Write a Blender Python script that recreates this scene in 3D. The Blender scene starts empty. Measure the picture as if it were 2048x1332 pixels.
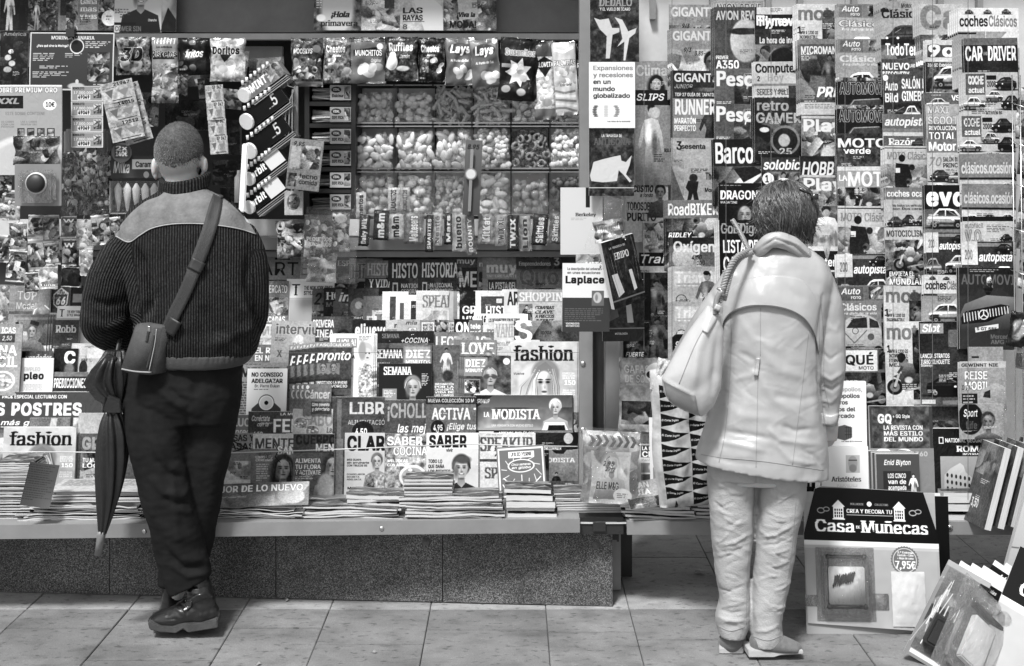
import bpy, bmesh, math, random
import numpy as np
from mathutils import Vector, Matrix
R = random.Random(7)
NR = np.random.RandomState(5)
SC = bpy.context.scene
COL = SC.collection
# ------------------------------------------------------------------ camera
CAM_H, F, CX, HY = 1.62, 2300.0, 1024.0, 325.0     # eye height, focal length in photograph pixels, centre column, horizon row
cd = bpy.data.cameras.new('camera'); cam = bpy.data.objects.new('camera', cd); COL.objects.link(cam)
cam.location = (0, 0, CAM_H); cam.rotation_euler = (math.radians(90), 0, 0)
cd.sensor_width = 36; cd.lens = 36*F/2048; cd.shift_y = -(666-HY)/2048; cd.clip_start = .05; cd.clip_end = 300
cd.dof.use_dof = True; cd.dof.focus_distance = 4.02; cd.dof.aperture_fstop = 5.6
SC.camera = cam
# ------------------------------------------------------------------ sky and sun (soft overcast light, black and white picture: greys only)
SUN_EL, SUN_AZ = 58, 203      # the sun stands behind the camera, a little to its left
wd = bpy.data.worlds.new('World'); SC.world = wd; wd.use_nodes = True
nt = wd.node_tree; nt.nodes.clear()
sky = nt.nodes.new('ShaderNodeTexSky'); sky.sky_type = 'NISHITA'; sky.sun_disc = False
sky.sun_elevation = math.radians(SUN_EL); sky.sun_rotation = math.radians(SUN_AZ); sky.dust_density = 3
bw = nt.nodes.new('ShaderNodeRGBToBW'); bg = nt.nodes.new('ShaderNodeBackground'); wo = nt.nodes.new('ShaderNodeOutputWorld')
bg.inputs[1].default_value = .12
nt.links.new(sky.outputs[0], bw.inputs[0]); nt.links.new(bw.outputs[0], bg.inputs[0]); nt.links.new(bg.outputs[0], wo.inputs[0])
sl = bpy.data.lights.new('sun', 'SUN'); sl.energy = 3.4; sl.angle = math.radians(9); sl.color = (1, 1, 1)
so = bpy.data.objects.new('sun', sl); COL.objects.link(so)
_e, _a = math.radians(SUN_EL), math.radians(SUN_AZ)
_sd = Vector((math.sin(_a)*math.cos(_e), math.cos(_a)*math.cos(_e), math.sin(_e)))
so.rotation_euler = (-_sd).to_track_quat('-Z', 'Y').to_euler()
SC.view_settings.view_transform = 'Standard'; SC.view_settings.look = 'None'; SC.view_settings.gamma = 1
SC.view_settings.use_curve_mapping = False; SC.view_settings.exposure = 0.5
SC.cycles.use_denoising = True; SC.cycles.max_bounces = 6; SC.cycles.transparent_max_bounces = 8
# ------------------------------------------------------------------ helpers
def W(px, py, D):                      # the world point seen at a photograph pixel, D metres into the place
    return Vector(((px-CX)*D/F, D, CAM_H-(py-HY)*D/F))
def m(px, D): return px*D/F            # pixels to metres at that distance
def mat(name, v, rough=.6, bump=0, bscale=80, spec=.5, coat=0, metal=0, var=0, vscale=6, stretch=None, alpha=1, trans=0, sheen=0):
    M = bpy.data.materials.new(name); M.use_nodes = True; n = M.node_tree; b = n.nodes['Principled BSDF']
    b.inputs['Base Color'].default_value = (v, v, v, 1); b.inputs['Roughness'].default_value = rough
    b.inputs['Metallic'].default_value = metal; b.inputs['Specular IOR Level'].default_value = spec
    b.inputs['Coat Weight'].default_value = coat; b.inputs['Coat Roughness'].default_value = .12
    b.inputs['Alpha'].default_value = alpha; b.inputs['Transmission Weight'].default_value = trans
    if sheen: b.inputs['Sheen Weight'].default_value = sheen; b.inputs['Sheen Roughness'].default_value = .5
    tc = n.nodes.new('ShaderNodeTexCoord'); mp = n.nodes.new('ShaderNodeMapping'); n.links.new(tc.outputs['Object'], mp.inputs[0])
    if stretch: mp.inputs['Scale'].default_value = stretch
    if var:
        t = n.nodes.new('ShaderNodeTexNoise'); t.inputs['Scale'].default_value = vscale; t.inputs['Detail'].default_value = 6; t.inputs['Roughness'].default_value = .65
        n.links.new(mp.outputs[0], t.inputs[0]); r = n.nodes.new('ShaderNodeMapRange')
        r.inputs[1].default_value = .3; r.inputs[2].default_value = .7; r.inputs[3].default_value = v*(1-var); r.inputs[4].default_value = v*(1+var)
        n.links.new(t.outputs[0], r.inputs[0]); n.links.new(r.outputs[0], b.inputs['Base Color'])
    if bump:
        t2 = n.nodes.new('ShaderNodeTexNoise'); t2.inputs['Scale'].default_value = bscale; t2.inputs['Detail'].default_value = 4
        n.links.new(mp.outputs[0], t2.inputs[0]); bn = n.nodes.new('ShaderNodeBump'); bn.inputs['Strength'].default_value = bump; bn.inputs['Distance'].default_value = .004
        n.links.new(t2.outputs[0], bn.inputs['Height']); n.links.new(bn.outputs[0], b.inputs['Normal'])
    return M
def crease(M, scale, strength, dist=.012, stretch=(1, 1, 1)):   # sharp crumples of thin cloth, added under the weave
    n = M.node_tree; b = n.nodes['Principled BSDF']; tc = n.nodes.new('ShaderNodeTexCoord'); mp = n.nodes.new('ShaderNodeMapping'); mp.inputs['Scale'].default_value = stretch; n.links.new(tc.outputs['Object'], mp.inputs[0]); t = n.nodes.new('ShaderNodeTexNoise')
    t.noise_type = 'RIDGED_MULTIFRACTAL'; t.inputs['Scale'].default_value = scale; t.inputs['Detail'].default_value = 3; t.inputs['Distortion'].default_value = .8; n.links.new(mp.outputs[0], t.inputs[0])
    bn = n.nodes.new('ShaderNodeBump'); bn.inputs['Strength'].default_value = strength; bn.inputs['Distance'].default_value = dist; n.links.new(t.outputs[0], bn.inputs['Height'])
    old = b.inputs['Normal'].links; 
    if old: n.links.new(bn.outputs[0], old[0].from_node.inputs['Normal'])
    else: n.links.new(bn.outputs[0], b.inputs['Normal'])
def link(name, me, mats, parent=None, loc=None):
    o = bpy.data.objects.new(name, me); COL.objects.link(o)
    for q in (mats if isinstance(mats, (list, tuple)) else [mats]):
        if len(me.materials) < (len(mats) if isinstance(mats, (list, tuple)) else 1): me.materials.append(q)
    if parent: o.parent = parent; o.matrix_parent_inverse = parent.matrix_world.inverted() if False else Matrix()
    if loc is not None: o.location = loc
    return o
def tag(o, label, cat, group=None):
    o['label'] = label; o['category'] = cat
    if group: o['group'] = group
    return o
def struct(o): o['kind'] = 'structure'; return o
def stuff(o): o['kind'] = 'stuff'; return o
def empty(name, loc=(0, 0, 0)):
    o = bpy.data.objects.new(name, None); COL.objects.link(o); o.location = loc; o.empty_display_size = .05; return o
def center(o):                          # move a top-level mesh's origin to the middle of its base
    v = np.empty(len(o.data.vertices)*3); o.data.vertices.foreach_get('co', v); v = v.reshape(-1, 3)
    c = np.array([(v[:, 0].min()+v[:, 0].max())/2, (v[:, 1].min()+v[:, 1].max())/2, v[:, 2].min()])
    o.data.vertices.foreach_set('co', (v-c).ravel()); o.location = Vector(c)+o.location; return o
def mesh(name, verts, faces, smooth=False, midx=None, uvs=None):
    me = bpy.data.meshes.new(name); me.from_pydata([tuple(v) for v in verts], [], faces)
    if smooth: me.shade_smooth()
    if midx is not None: me.polygons.foreach_set('material_index', midx)
    if uvs is not None:
        l = me.uv_layers.new(name='UVMap'); idx = np.empty(len(me.loops), np.int32); me.loops.foreach_get('vertex_index', idx)
        l.data.foreach_set('uv', np.asarray(uvs, np.float32)[idx].ravel())
    me.update(); return me
class MB:                               # collects simple solids into one mesh
    def __init__(s): s.v = []; s.f = []; s.mi = []
    def add(s, vs, fs, mi=0):
        n = len(s.v); s.v += [Vector(v) for v in vs]; s.f += [tuple(i+n for i in f) for f in fs]; s.mi += [mi]*len(fs); return s
    def box(s, x0, y0, z0, x1, y1, z1, mi=0, M=None):
        vs = [Vector((x, y, z)) for z in (z0, z1) for y in (y0, y1) for x in (x0, x1)]
        if M is not None: vs = [M @ v for v in vs]
        return s.add(vs, [(0, 2, 3, 1), (4, 5, 7, 6), (0, 1, 5, 4), (2, 6, 7, 3), (0, 4, 6, 2), (1, 3, 7, 5)], mi)
    def prism(s, pts, d, mi=0):         # closed outline extruded by the vector d
        n = len(pts); a = [Vector(p) for p in pts]; b = [p+Vector(d) for p in a]
        return s.add(a+b, [tuple(range(n)), tuple(range(2*n-1, n-1, -1))]+[(i, i+n, (i+1) % n+n, (i+1) % n) for i in range(n)], mi)
    def tube(s, pts, r, seg=8, mi=0, cap=True):
        pts = [Vector(p) for p in pts]; rs = r if isinstance(r, (list, tuple)) else [r]*len(pts); vs = []; fs = []
        for i, p in enumerate(pts):
            t = (pts[min(i+1, len(pts)-1)]-pts[max(i-1, 0)]).normalized()
            a = t.cross(Vector((0, 0, 1)) if abs(t.z) < .9 else Vector((1, 0, 0))).normalized(); b = t.cross(a)
            vs += [p+(a*math.cos(k*2*math.pi/seg)+b*math.sin(k*2*math.pi/seg))*rs[i] for k in range(seg)]
        for i in range(len(pts)-1):
            fs += [(i*seg+k, i*seg+(k+1) % seg, (i+1)*seg+(k+1) % seg, (i+1)*seg+k) for k in range(seg)]
        if cap: fs += [tuple(range(seg-1, -1, -1)), tuple(range((len(pts)-1)*seg, len(pts)*seg))]
        return s.add(vs, fs, mi)
    def sph(s, c, r, seg=10, rings=6, mi=0):
        c = Vector(c); r = Vector(r) if not isinstance(r, (int, float)) else Vector((r, r, r)); vs = [c+Vector((0, 0, r.z))]
        for i in range(1, rings):
            a = math.pi*i/rings
            vs += [c+Vector((r.x*math.sin(a)*math.cos(k*2*math.pi/seg), r.y*math.sin(a)*math.sin(k*2*math.pi/seg), r.z*math.cos(a))) for k in range(seg)]
        vs.append(c-Vector((0, 0, r.z))); L = len(vs)-1; fs = [(0, 1+k, 1+(k+1) % seg) for k in range(seg)]
        for i in range(rings-2):
            fs += [(1+i*seg+k, 1+(i+1)*seg+k, 1+(i+1)*seg+(k+1) % seg, 1+i*seg+(k+1) % seg) for k in range(seg)]
        fs += [(L, 1+(rings-2)*seg+(k+1) % seg, 1+(rings-2)*seg+k) for k in range(seg)]
        return s.add(vs, fs, mi)
    def done(s, name, mats, parent=None, smooth=False, bevel=0):
        me = mesh(name, s.v, s.f, smooth, s.mi)
        if bevel:
            bm = bmesh.new(); bm.from_mesh(me); bmesh.ops.bevel(bm, geom=bm.edges[:], offset=bevel, segments=2, affect='EDGES', clamp_overlap=True); bm.to_mesh(me); bm.free()
        return link(name, me, mats, parent)
# ------------------------------------------------------------------ lettering: glyphs of the built-in font turned into coverage masks
GC = {}; _tc = bpy.data.curves.new('glyph', 'FONT'); _to = bpy.data.objects.new('glyph', _tc); COL.objects.link(_to); _tc.resolution_u = 4
FNT = [_tc.font]*2
try: FNT[0] = bpy.data.fonts.load(bpy.utils.system_resource('DATAFILES', path='fonts')+'/Inter.woff2')      # Blender's own interface face; the built-in one otherwise
except Exception: pass
CAP = 40; _U = {}
def _gm(body):
    _tc.body = body; dg = bpy.context.evaluated_depsgraph_get(); dg.update(); e = _to.evaluated_get(dg); me = e.to_mesh(); me.calc_loop_triangles()
    v = np.array([x.co[:2] for x in me.vertices]).reshape(-1, 2); t = np.array([x.vertices[:] for x in me.loop_triangles], int).reshape(-1, 3); e.to_mesh_clear(); return v, t
def glyph(ch, fi=0):
    ky = (ch, fi)
    if ky in GC: return GC[ky]
    _tc.font = FNT[fi]
    if fi not in _U:
        v, t = _gm('H'); _U[fi] = (v[:, 1].max(), _gm('I')[0][:, 0].max())
    k = CAP/_U[fi][0]; v, t = _gm(ch+'I')
    if ch == ' ': GC[ky] = (np.zeros((int(CAP*1.8), int(CAP*.42)), np.float32), 0); return GC[ky]
    v2, t2 = _gm(ch); adv = (v[:, 0].max()-_U[fi][1])*k
    w = max(4, int(round(adv))+6); S = 2; Wp, Hp = w*S, int(CAP*1.8)*S; g = np.zeros((Hp, Wp), bool); P = v2*k*S; P[:, 0] += 3*S; P[:, 1] = (CAP*1.35)*S-P[:, 1]
    for a, b, c in t2:
        A, B, C = P[a], P[b], P[c]; x0, x1 = max(0, int(min(A[0], B[0], C[0]))), min(Wp-1, int(max(A[0], B[0], C[0]))+1); y0, y1 = max(0, int(min(A[1], B[1], C[1]))), min(Hp-1, int(max(A[1], B[1], C[1]))+1)
        if x1 < x0 or y1 < y0: continue
        X, Y = np.meshgrid(np.arange(x0, x1+1)+.5, np.arange(y0, y1+1)+.5)
        s = [(Q[0]-p[0])*(Y-p[1])-(Q[1]-p[1])*(X-p[0]) for p, Q in ((A, B), (B, C), (C, A))]
        g[y0:y1+1, x0:x1+1] |= ((s[0] >= -.01) & (s[1] >= -.01) & (s[2] >= -.01)) | ((s[0] <= .01) & (s[1] <= .01) & (s[2] <= .01))
    g = g.reshape(Hp//S, S, Wp//S, S).mean((1, 3)).astype(np.float32); GC[ky] = (g, adv); return GC[ky]
def dil(a, dx, dy):
    o = a.copy()
    for i in range(1, dx+1): o[:, i:] = np.maximum(o[:, i:], a[:, :-i]); o[:, :-i] = np.maximum(o[:, :-i], a[:, i:])
    b = o.copy()
    for i in range(1, dy+1): o[i:] = np.maximum(o[i:], b[:-i]); o[:-i] = np.maximum(o[:-i], b[i:])
    return o
LC = {}
def line(text, st):
    key = (text, st)
    if key in LC: return LC[key]
    gs = [glyph(c, 1 if 'h' in st else 0) for c in text]; ex_ = 4 if 'B' in st else 1; tot = int(sum((a if a else CAP*.42)+ex_ for g, a in gs))+24; a = np.zeros((int(CAP*1.8), tot), np.float32); x = 6
    for g, ad in gs:
        xi = int(x); w = min(g.shape[1], tot-xi); a[:, xi:xi+w] = np.maximum(a[:, xi:xi+w], g[:, :w]); x += ad if ad else CAP*.42
        x += ex_
    if 'B' in st: a = dil(a, 3, 2)
    elif 'b' in st or 'i' in st: a = dil(a, 2 if 'b' in st else 1, 1)
    if 's' in st:                       # heavy stems, thin bars and feet: a serif face
        d = dil(a, 2, 0); thin = a; base = int(CAP*1.35); f = dil(d, 4, 0); a = np.minimum(1, d); a[base-3:base+1] = f[base-3:base+1]; tt = base-CAP; a[tt:tt+3] = f[tt:tt+3]
        xh = int(base-CAP*.74); a[xh:xh+2] = np.maximum(a[xh:xh+2], dil(d, 2, 0)[xh:xh+2])
    if 'i' in st:
        for r in range(a.shape[0]): a[r] = np.roll(a[r], int((a.shape[0]*.75-r)*.24))
    c = np.where(a.max(0) > .1)[0]
    a = a[:, c[0]:c[-1]+1] if len(c) else a[:, :4]
    LC[key] = a; return a
def rsz(a, w, h):                       # area resize
    def wm(n, k):
        if k < 1: k = 1
        e = np.linspace(0, n, k+1); M = np.zeros((k, n), np.float32)
        for i in range(k):
            s, t = e[i], e[i+1]
            if t-s < 1: c = (s+t)/2-.5; j = int(np.clip(math.floor(c), 0, n-1)); f = min(max(c-j, 0), 1); M[i, j] += 1-f; M[i, min(j+1, n-1)] += f; continue
            for j in range(int(s), min(n, int(math.ceil(t)))): M[i, j] = min(t, j+1)-max(s, j)
            M[i] /= max(M[i].sum(), 1e-6)
        return M
    return wm(a.shape[0], h) @ a @ wm(a.shape[1], w).T
def vnoise(h, w, cell, rs=NR):
    gh, gw = int(h/cell)+3, int(w/cell)+3; g = rs.rand(gh, gw).astype(np.float32); y = np.arange(h)/cell; x = np.arange(w)/cell
    yi, xi = y.astype(int), x.astype(int); fy, fx = (y-yi)[:, None], (x-xi)[None]; fy = fy*fy*(3-2*fy); fx = fx*fx*(3-2*fx)
    return (g[yi][:, xi]*(1-fy)*(1-fx)+g[yi+1][:, xi]*fy*(1-fx)+g[yi][:, xi+1]*(1-fy)*fx+g[yi+1][:, xi+1]*fy*fx)
TD = 1.7                                # texels per photograph pixel
class Art:                              # one printed sheet, drawn in units of its own width and height
    def __init__(s, w, h, bg=.5):
        s.w = max(8, int(w*TD)); s.h = max(8, int(h*TD)); s.a = np.full((s.h, s.w), bg, np.float32)
    def box(s, x0, y0, x1, y1): return max(0, int(round(x0*s.w))), max(0, int(round(y0*s.h))), min(s.w, int(round(x1*s.w))), min(s.h, int(round(y1*s.h)))
    def f(s, x0, y0, x1, y1, v, v2=None):
        a, b, c, d = s.box(x0, y0, x1, y1)
        if c > a and d > b: s.a[b:d, a:c] = v if v2 is None else np.linspace(v, v2, d-b)[:, None]
        return s
    def n(s, x0=0, y0=0, x1=1, y1=1, amp=.1, cell=.1):
        a, b, c, d = s.box(x0, y0, x1, y1)
        if c > a and d > b:
            k = max(1.2, cell*s.w); q = sum((vnoise(d-b, c-a, max(1, k/2**i))-.5)/1.6**i for i in range(4)); s.a[b:d, a:c] += q*amp*1.6
        return s
    def busy(s, x0, y0, x1, y1, lo=.05, hi=.8, cell=.18):      # a crowded photograph: many shaded shapes over each other
        a, b, c, d = s.box(x0, y0, x1, y1)
        if c-a > 3 and d-b > 3:
            h, w = d-b, c-a; k = max(3, min(cell*s.w*1.4, max(h, w)*.35)); rg = hi-lo; I = np.full((h, w), lo+rg*.4, np.float32)+(vnoise(h, w, k*2)-.5)*rg*.9; n_ = int(min(70, 8+1.6*h*w/(k*k)))
            for q in range(n_):
                rx, ry = k*R.uniform(.2, 1.1), k*R.uniform(.15, .7); cx, cy = R.uniform(0, w), R.uniform(0, h); an = R.uniform(0, 3.14); m_ = int(max(rx, ry))+2; xa, xb, ya, yb = max(0, int(cx)-m_), min(w, int(cx)+m_), max(0, int(cy)-m_), min(h, int(cy)+m_)
                if xb <= xa or yb <= ya: continue
                Y, X = np.mgrid[ya:yb, xa:xb]; X = X-cx; Y = Y-cy; ca, sa = math.cos(an), math.sin(an); U, V = (X*ca+Y*sa)/rx, (-X*sa+Y*ca)/ry; dd = np.sqrt(U*U+V*V) if q % 3 else np.maximum(abs(U), abs(V)); mk = np.clip((1-dd)*R.choice([2.5, 5, 8])+.5, 0, 1); v = lo+rg*R.random()**1.3; I[ya:yb, xa:xb] = I[ya:yb, xa:xb]*(1-mk)+(v-(U+V)*rg*R.uniform(.05, .25))*mk
            s.a[b:d, a:c] = np.clip(I+(vnoise(h, w, 1.3)-.5)*.16*rg+(vnoise(h, w, 3.1)-.5)*.2*rg, lo*.5, min(1, hi*1.15))
        return s
    def e(s, cx, cy, rx, ry, v, soft=.08, ang=0, grad=0):
        ax = s.w; Y, X = np.mgrid[0:s.h, 0:s.w]; X = (X+.5)/ax-cx; Y = (Y+.5)/ax-cy*s.h/ax; ry = ry*s.h/ax if ry > 0 else -ry
        if ang: ca, sa = math.cos(ang), math.sin(ang); X, Y = X*ca+Y*sa, -X*sa+Y*ca
        d = np.sqrt((X/rx)**2+(Y/ry)**2); mk = np.clip((1-d)/max(soft, 1e-3)+.5, 0, 1); s.a = s.a*(1-mk)+(v+grad*(-X/rx*.6-Y/ry*.4))*mk; return s
    def p(s, pts, v, v2=None):
        P = np.array(pts, float)*[s.w, s.h]; x0, y0 = np.maximum(np.floor(P.min(0)).astype(int), 0); x1, y1 = np.minimum(np.ceil(P.max(0)).astype(int)+1, [s.w, s.h])
        if x1 <= x0 or y1 <= y0: return s
        S = 2; X, Y = np.meshgrid(x0+(np.arange((x1-x0)*S)+.5)/S, y0+(np.arange((y1-y0)*S)+.5)/S); ins = np.zeros(X.shape, bool)
        for i in range(len(P)):
            (ax, ay), (bx, by) = P[i], P[i-1]
            if ay != by: ins ^= ((ay > Y) != (by > Y)) & (X < (bx-ax)*(Y-ay)/(by-ay)+ax)
        mk = ins.reshape(y1-y0, S, x1-x0, S).mean((1, 3)); vv = v if v2 is None else np.linspace(v, v2, y1-y0)[:, None]
        s.a[y0:y1, x0:x1] = s.a[y0:y1, x0:x1]*(1-mk)+vv*mk; return s
    def l(s, pts, th, v):               # stroke
        for (ax, ay), (bx, by) in zip(pts, pts[1:]):
            k = s.h/s.w; dx, dy = bx-ax, (by-ay)*k; L = math.hypot(dx, dy) or 1e-6; nx, ny = -dy/L*th/2, dx/L*th/2/k; s.p([(ax+nx, ay+ny), (bx+nx, by+ny), (bx-nx, by-ny), (ax-nx, ay-ny)], v)
        return s
    def t(s, text, x, y, w, h, v, st='b', out=None):            # lettering fitted into width w, cap height h, its top at y
        L = line(text, st); tw = max(2, int(round(w*s.w))); k = h*s.h/CAP; th = max(2, int(round(L.shape[0]*k))); q = rsz(L, tw, th); top = int(round(y*s.h-CAP*.35*k)); left = int(round(x*s.w))
        y0, x0 = max(0, top), max(0, left); y1, x1 = min(s.h, top+th), min(s.w, left+tw)
        if y1 <= y0 or x1 <= x0: return s
        q = q[y0-top:y1-top, x0-left:x1-left]; q = np.clip(q*1.15, 0, 1)
        if out is not None: o = dil(q, 1, 1); s.a[y0:y1, x0:x1] = s.a[y0:y1, x0:x1]*(1-o)+out*o
        s.a[y0:y1, x0:x1] = s.a[y0:y1, x0:x1]*(1-q)+v*q; return s
    def tt(s, txt, x, y, w, h, v, lead=1.35, st='b', just=True):   # several lines
        for i, q in enumerate(txt.split('/')):
            mx = max(len(z) for z in txt.split('/')); s.t(q, x, y+i*h*lead, w if just is True else w*len(q)/mx, h, v, st)
        return s
    def small(s, x, y, w, n, v, h=.012, lead=2.0):              # lines of small print
        for i in range(n):
            cx = x; e = x+w*(R.uniform(.7, 1) if i < n-1 else R.uniform(.35, .8))
            while cx < e:
                ww = R.uniform(.03, .11); s.a_mix(cx, y+i*h*lead, min(cx+ww, e), y+i*h*lead+h, v, .75); cx += ww+.018
        return s
    def a_mix(s, x0, y0, x1, y1, v, k):
        a, b, c, d = s.box(x0, y0, x1, y1); c = max(c, a+1); d = max(d, b+1); s.a[b:d, a:c] = s.a[b:d, a:c]*(1-k)+v*k
    # pictures
    def face(s, cx, cy, r, hair=.15, skin=.72, coat=.3, long=False, bald=False, smile=False):
        k = s.w/s.h; q = lambda a: a*k; G = lambda a, b: (cx+a*r, cy+q(b*r)); sk = skin*.9; cx += R.uniform(-.02, .02)
        if long: s.e(*G(-.1, .55), r*1.25, q(r*1.9), hair, .35, grad=.12); s.e(*G(.35, 1.2), r*1.0, q(r*1.3), hair*1.2, .5)
        s.p([G(-2.3, 4.6), G(-1.9, 2.15), G(-.5, 1.5), G(.5, 1.5), G(1.9, 2.15), G(2.3, 4.6)], coat, coat*.55); s.p([G(-.3, .7), G(.32, .7), G(.42, 1.6), G(.05, 2.0), G(-.4, 1.6)], sk*.62, sk*.9)
        if not bald: s.e(*G(0, -.3), r*.98, q(r*1.1), hair, .2, grad=.08)
        s.e(*G(.02, .02), r*.72, q(r*.92), sk, .22, grad=.16); s.e(*G(.03, .5), r*.5, q(r*.62), sk*.98, .35, grad=.12); s.e(*G(-.52, .3), r*.26, q(r*.75), sk*.6, 1); s.e(*G(.04, 1.1), r*.3, q(r*.1), sk*.5, 1)
        for d in (-1, 1):
            s.e(*G(d*.3+.02, -.02), r*.2, q(r*.13), sk*.62, 1); s.e(*G(d*.3+.02, 0), r*.12, q(r*.055), sk*.25, .9); s.e(*G(d*.32, -.19), r*.22, q(r*.05), hair*.5+.12, .9)
        s.e(*G(.0, .24), r*.07, q(r*.24), sk*.8, 1); s.e(*G(.07, .38), r*.13, q(r*.07), sk*.6, 1)
        if smile: s.e(*G(.04, .62), r*.28, q(r*.11), sk*.4, .6); s.e(*G(.04, .61), r*.21, q(r*.06), .95, .4)
        else: s.e(*G(.04, .62), r*.22, q(r*.075), sk*.42, .7)
        if long or not bald:
            for i in range(10 if long else 5): a = -1 if i % 2 else 1; o = R.uniform(0, .25); s.l([G(a*(.1+o), -1.05+o), G(a*(.62+o*.8), -.6), G(a*(.8+o*.8), .1 if not long else .5), G(a*(.78+o), (.2 if not long else 1.7)+o)][:4 if long else 3], r*.1, min(1, hair*R.uniform(.5, 2.2)))
        return s
    def fig(s, cx, y0, h, v=.2, skin=.65, wide=.16):            # a standing figure
        g = lambda a, b: (cx+a*wide, y0+b*h)
        s.p([g(-.5, .17), g(.0, .145), g(.5, .17), g(.78, .3), g(.95, .48), g(.75, .5), g(.55, .33), g(.42, .42), g(.5, .55), g(.62, .75), g(.5, 1), g(.22, 1), g(.12, .75), g(0, .58), g(-.16, .76), g(-.3, 1), g(-.58, 1), g(-.55, .75), g(-.5, .55), g(-.38, .42), g(-.55, .33), g(-.85, .46), g(-.98, .42), g(-.75, .27)], min(1, v*1.25+.04), v*.8)
        s.e(*g(-.2, .3), wide*.22, h*.1, min(1, v*1.7+.08), .9); s.e(*g(.25, .42), wide*.2, h*.12, v*.6, .9); s.e(*g(0, .08), wide*.26, h*.068, skin, .2, grad=.1); s.e(*g(0, .05), wide*.27, h*.05, .12, .3); s.e(*g(.02, .09), wide*.2, h*.045, skin, .3, grad=.1); return s
    def car(s, x, y, w, h, v=.6, bg=None):
        rf, hd, fl = R.uniform(-.03, .08), R.uniform(-.06, .06), R.random() < .4
        g = lambda a, b: (x+(1-a if fl else a)*w, y+b*h); E = lambda a, b, rx, ry, v_, so=.3: s.e(*g(a, b), rx*w, ry*h, v_, so)
        s.e(x+w*.5, y+h*.97, w*.56, h*.07, .06, .8)
        s.p([g(0, .8), g(.0, .56), g(.03, .48), g(.16+hd, .4), g(.3+hd, .12+rf), g(.4, .04+rf), g(.68, .04+rf), g(.84, .34), g(.97, .42), g(1, .58), g(.99, .84), g(.85, .9), g(.1, .9)], min(1, v*1.25), v*.5)
        s.p([g(.03, .5), g(.5, .46), g(.98, .47), g(.98, .52), g(.5, .53), g(.02, .56)], min(1, v*1.4+.05)); s.p([g(.02, .72), g(.98, .7), g(.97, .8), g(.04, .84)], v*.3)
        s.p([g(.23+hd, .4), g(.34+hd, .16+rf), g(.5, .12+rf), g(.5, .4)], .07, .3); s.p([g(.53, .4), g(.53, .12+rf), g(.67, .13+rf), g(.79, .4)], .1, .35); s.l([g(.3+hd, .36), g(.42, .18+rf)], .012, .6)
        s.p([g(.03, .6), g(.28, .59), g(.27, .68), g(.04, .7)], .08); E(.05, .57, .035, .055, .95); E(.33, .57, .035, .05, .95); s.l([g(.5, .44), g(.51, .8)], .006, v*.4)
        for a in (.2, .8): s.e(*g(a, .83), w*.115, -w*.115, v*.25, .15); s.e(*g(a, .85), w*.095, -w*.095, .04, .1); s.e(*g(a, .85), w*.055, -w*.055, .55, .25); s.e(*g(a, .85), w*.02, -w*.02, .1, .4)
        return s
    def moto(s, x, y, w, h, v=.3):
        for a in (.16, .84): s.e(x+w*a, y+h*.78, w*.19, -w*.19, .05, .1); s.e(x+w*a, y+h*.78, w*.12, -w*.12, .45, .15); s.e(x+w*a, y+h*.78, w*.04, -w*.04, .1, .3)
        g = lambda a, b: (x+a*w, y+b*h)
        s.p([g(.12, .5), g(.3, .42), g(.55, .45), g(.9, .4), g(.8, .58), g(.66, .85), g(.34, .85), g(.3, .6)], v, .08); s.l([g(.28, .38), g(.16, .78)], .03*w*2, .7); s.l([g(.4, .88), g(.95, .76)], .05*w, .6)
        s.p([g(.33, .42), g(.28, .2), g(.42, .12), g(.62, .18), g(.68, .45), g(.55, .62), g(.45, .6)], min(.9, v*1.6), .12); s.e(x+w*.36, y+h*.08, w*.1, -w*.11, .85-v, .15); s.e(x+w*.32, y+h*.09, w*.06, -w*.05, .08, .2)
        s.l([g(.36, .24), g(.24, .42)], .06*w, .25); s.e(x+w*.5, y+h*.6, w*.1, -w*.08, .75, .4); return s
    def food(s, cx, cy, r):
        s.e(cx, cy, r, -r*.8, .85, .06); s.e(cx, cy, r*.8, -r*.62, .6, .1)
        for i in range(26): a = R.uniform(0, 6.28); q = R.uniform(0, .65)*r; s.e(cx+math.cos(a)*q, cy+math.sin(a)*q*.8*s.w/s.h, r*.14, -r*.1, R.uniform(.3, 1), .3)
        return s
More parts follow.
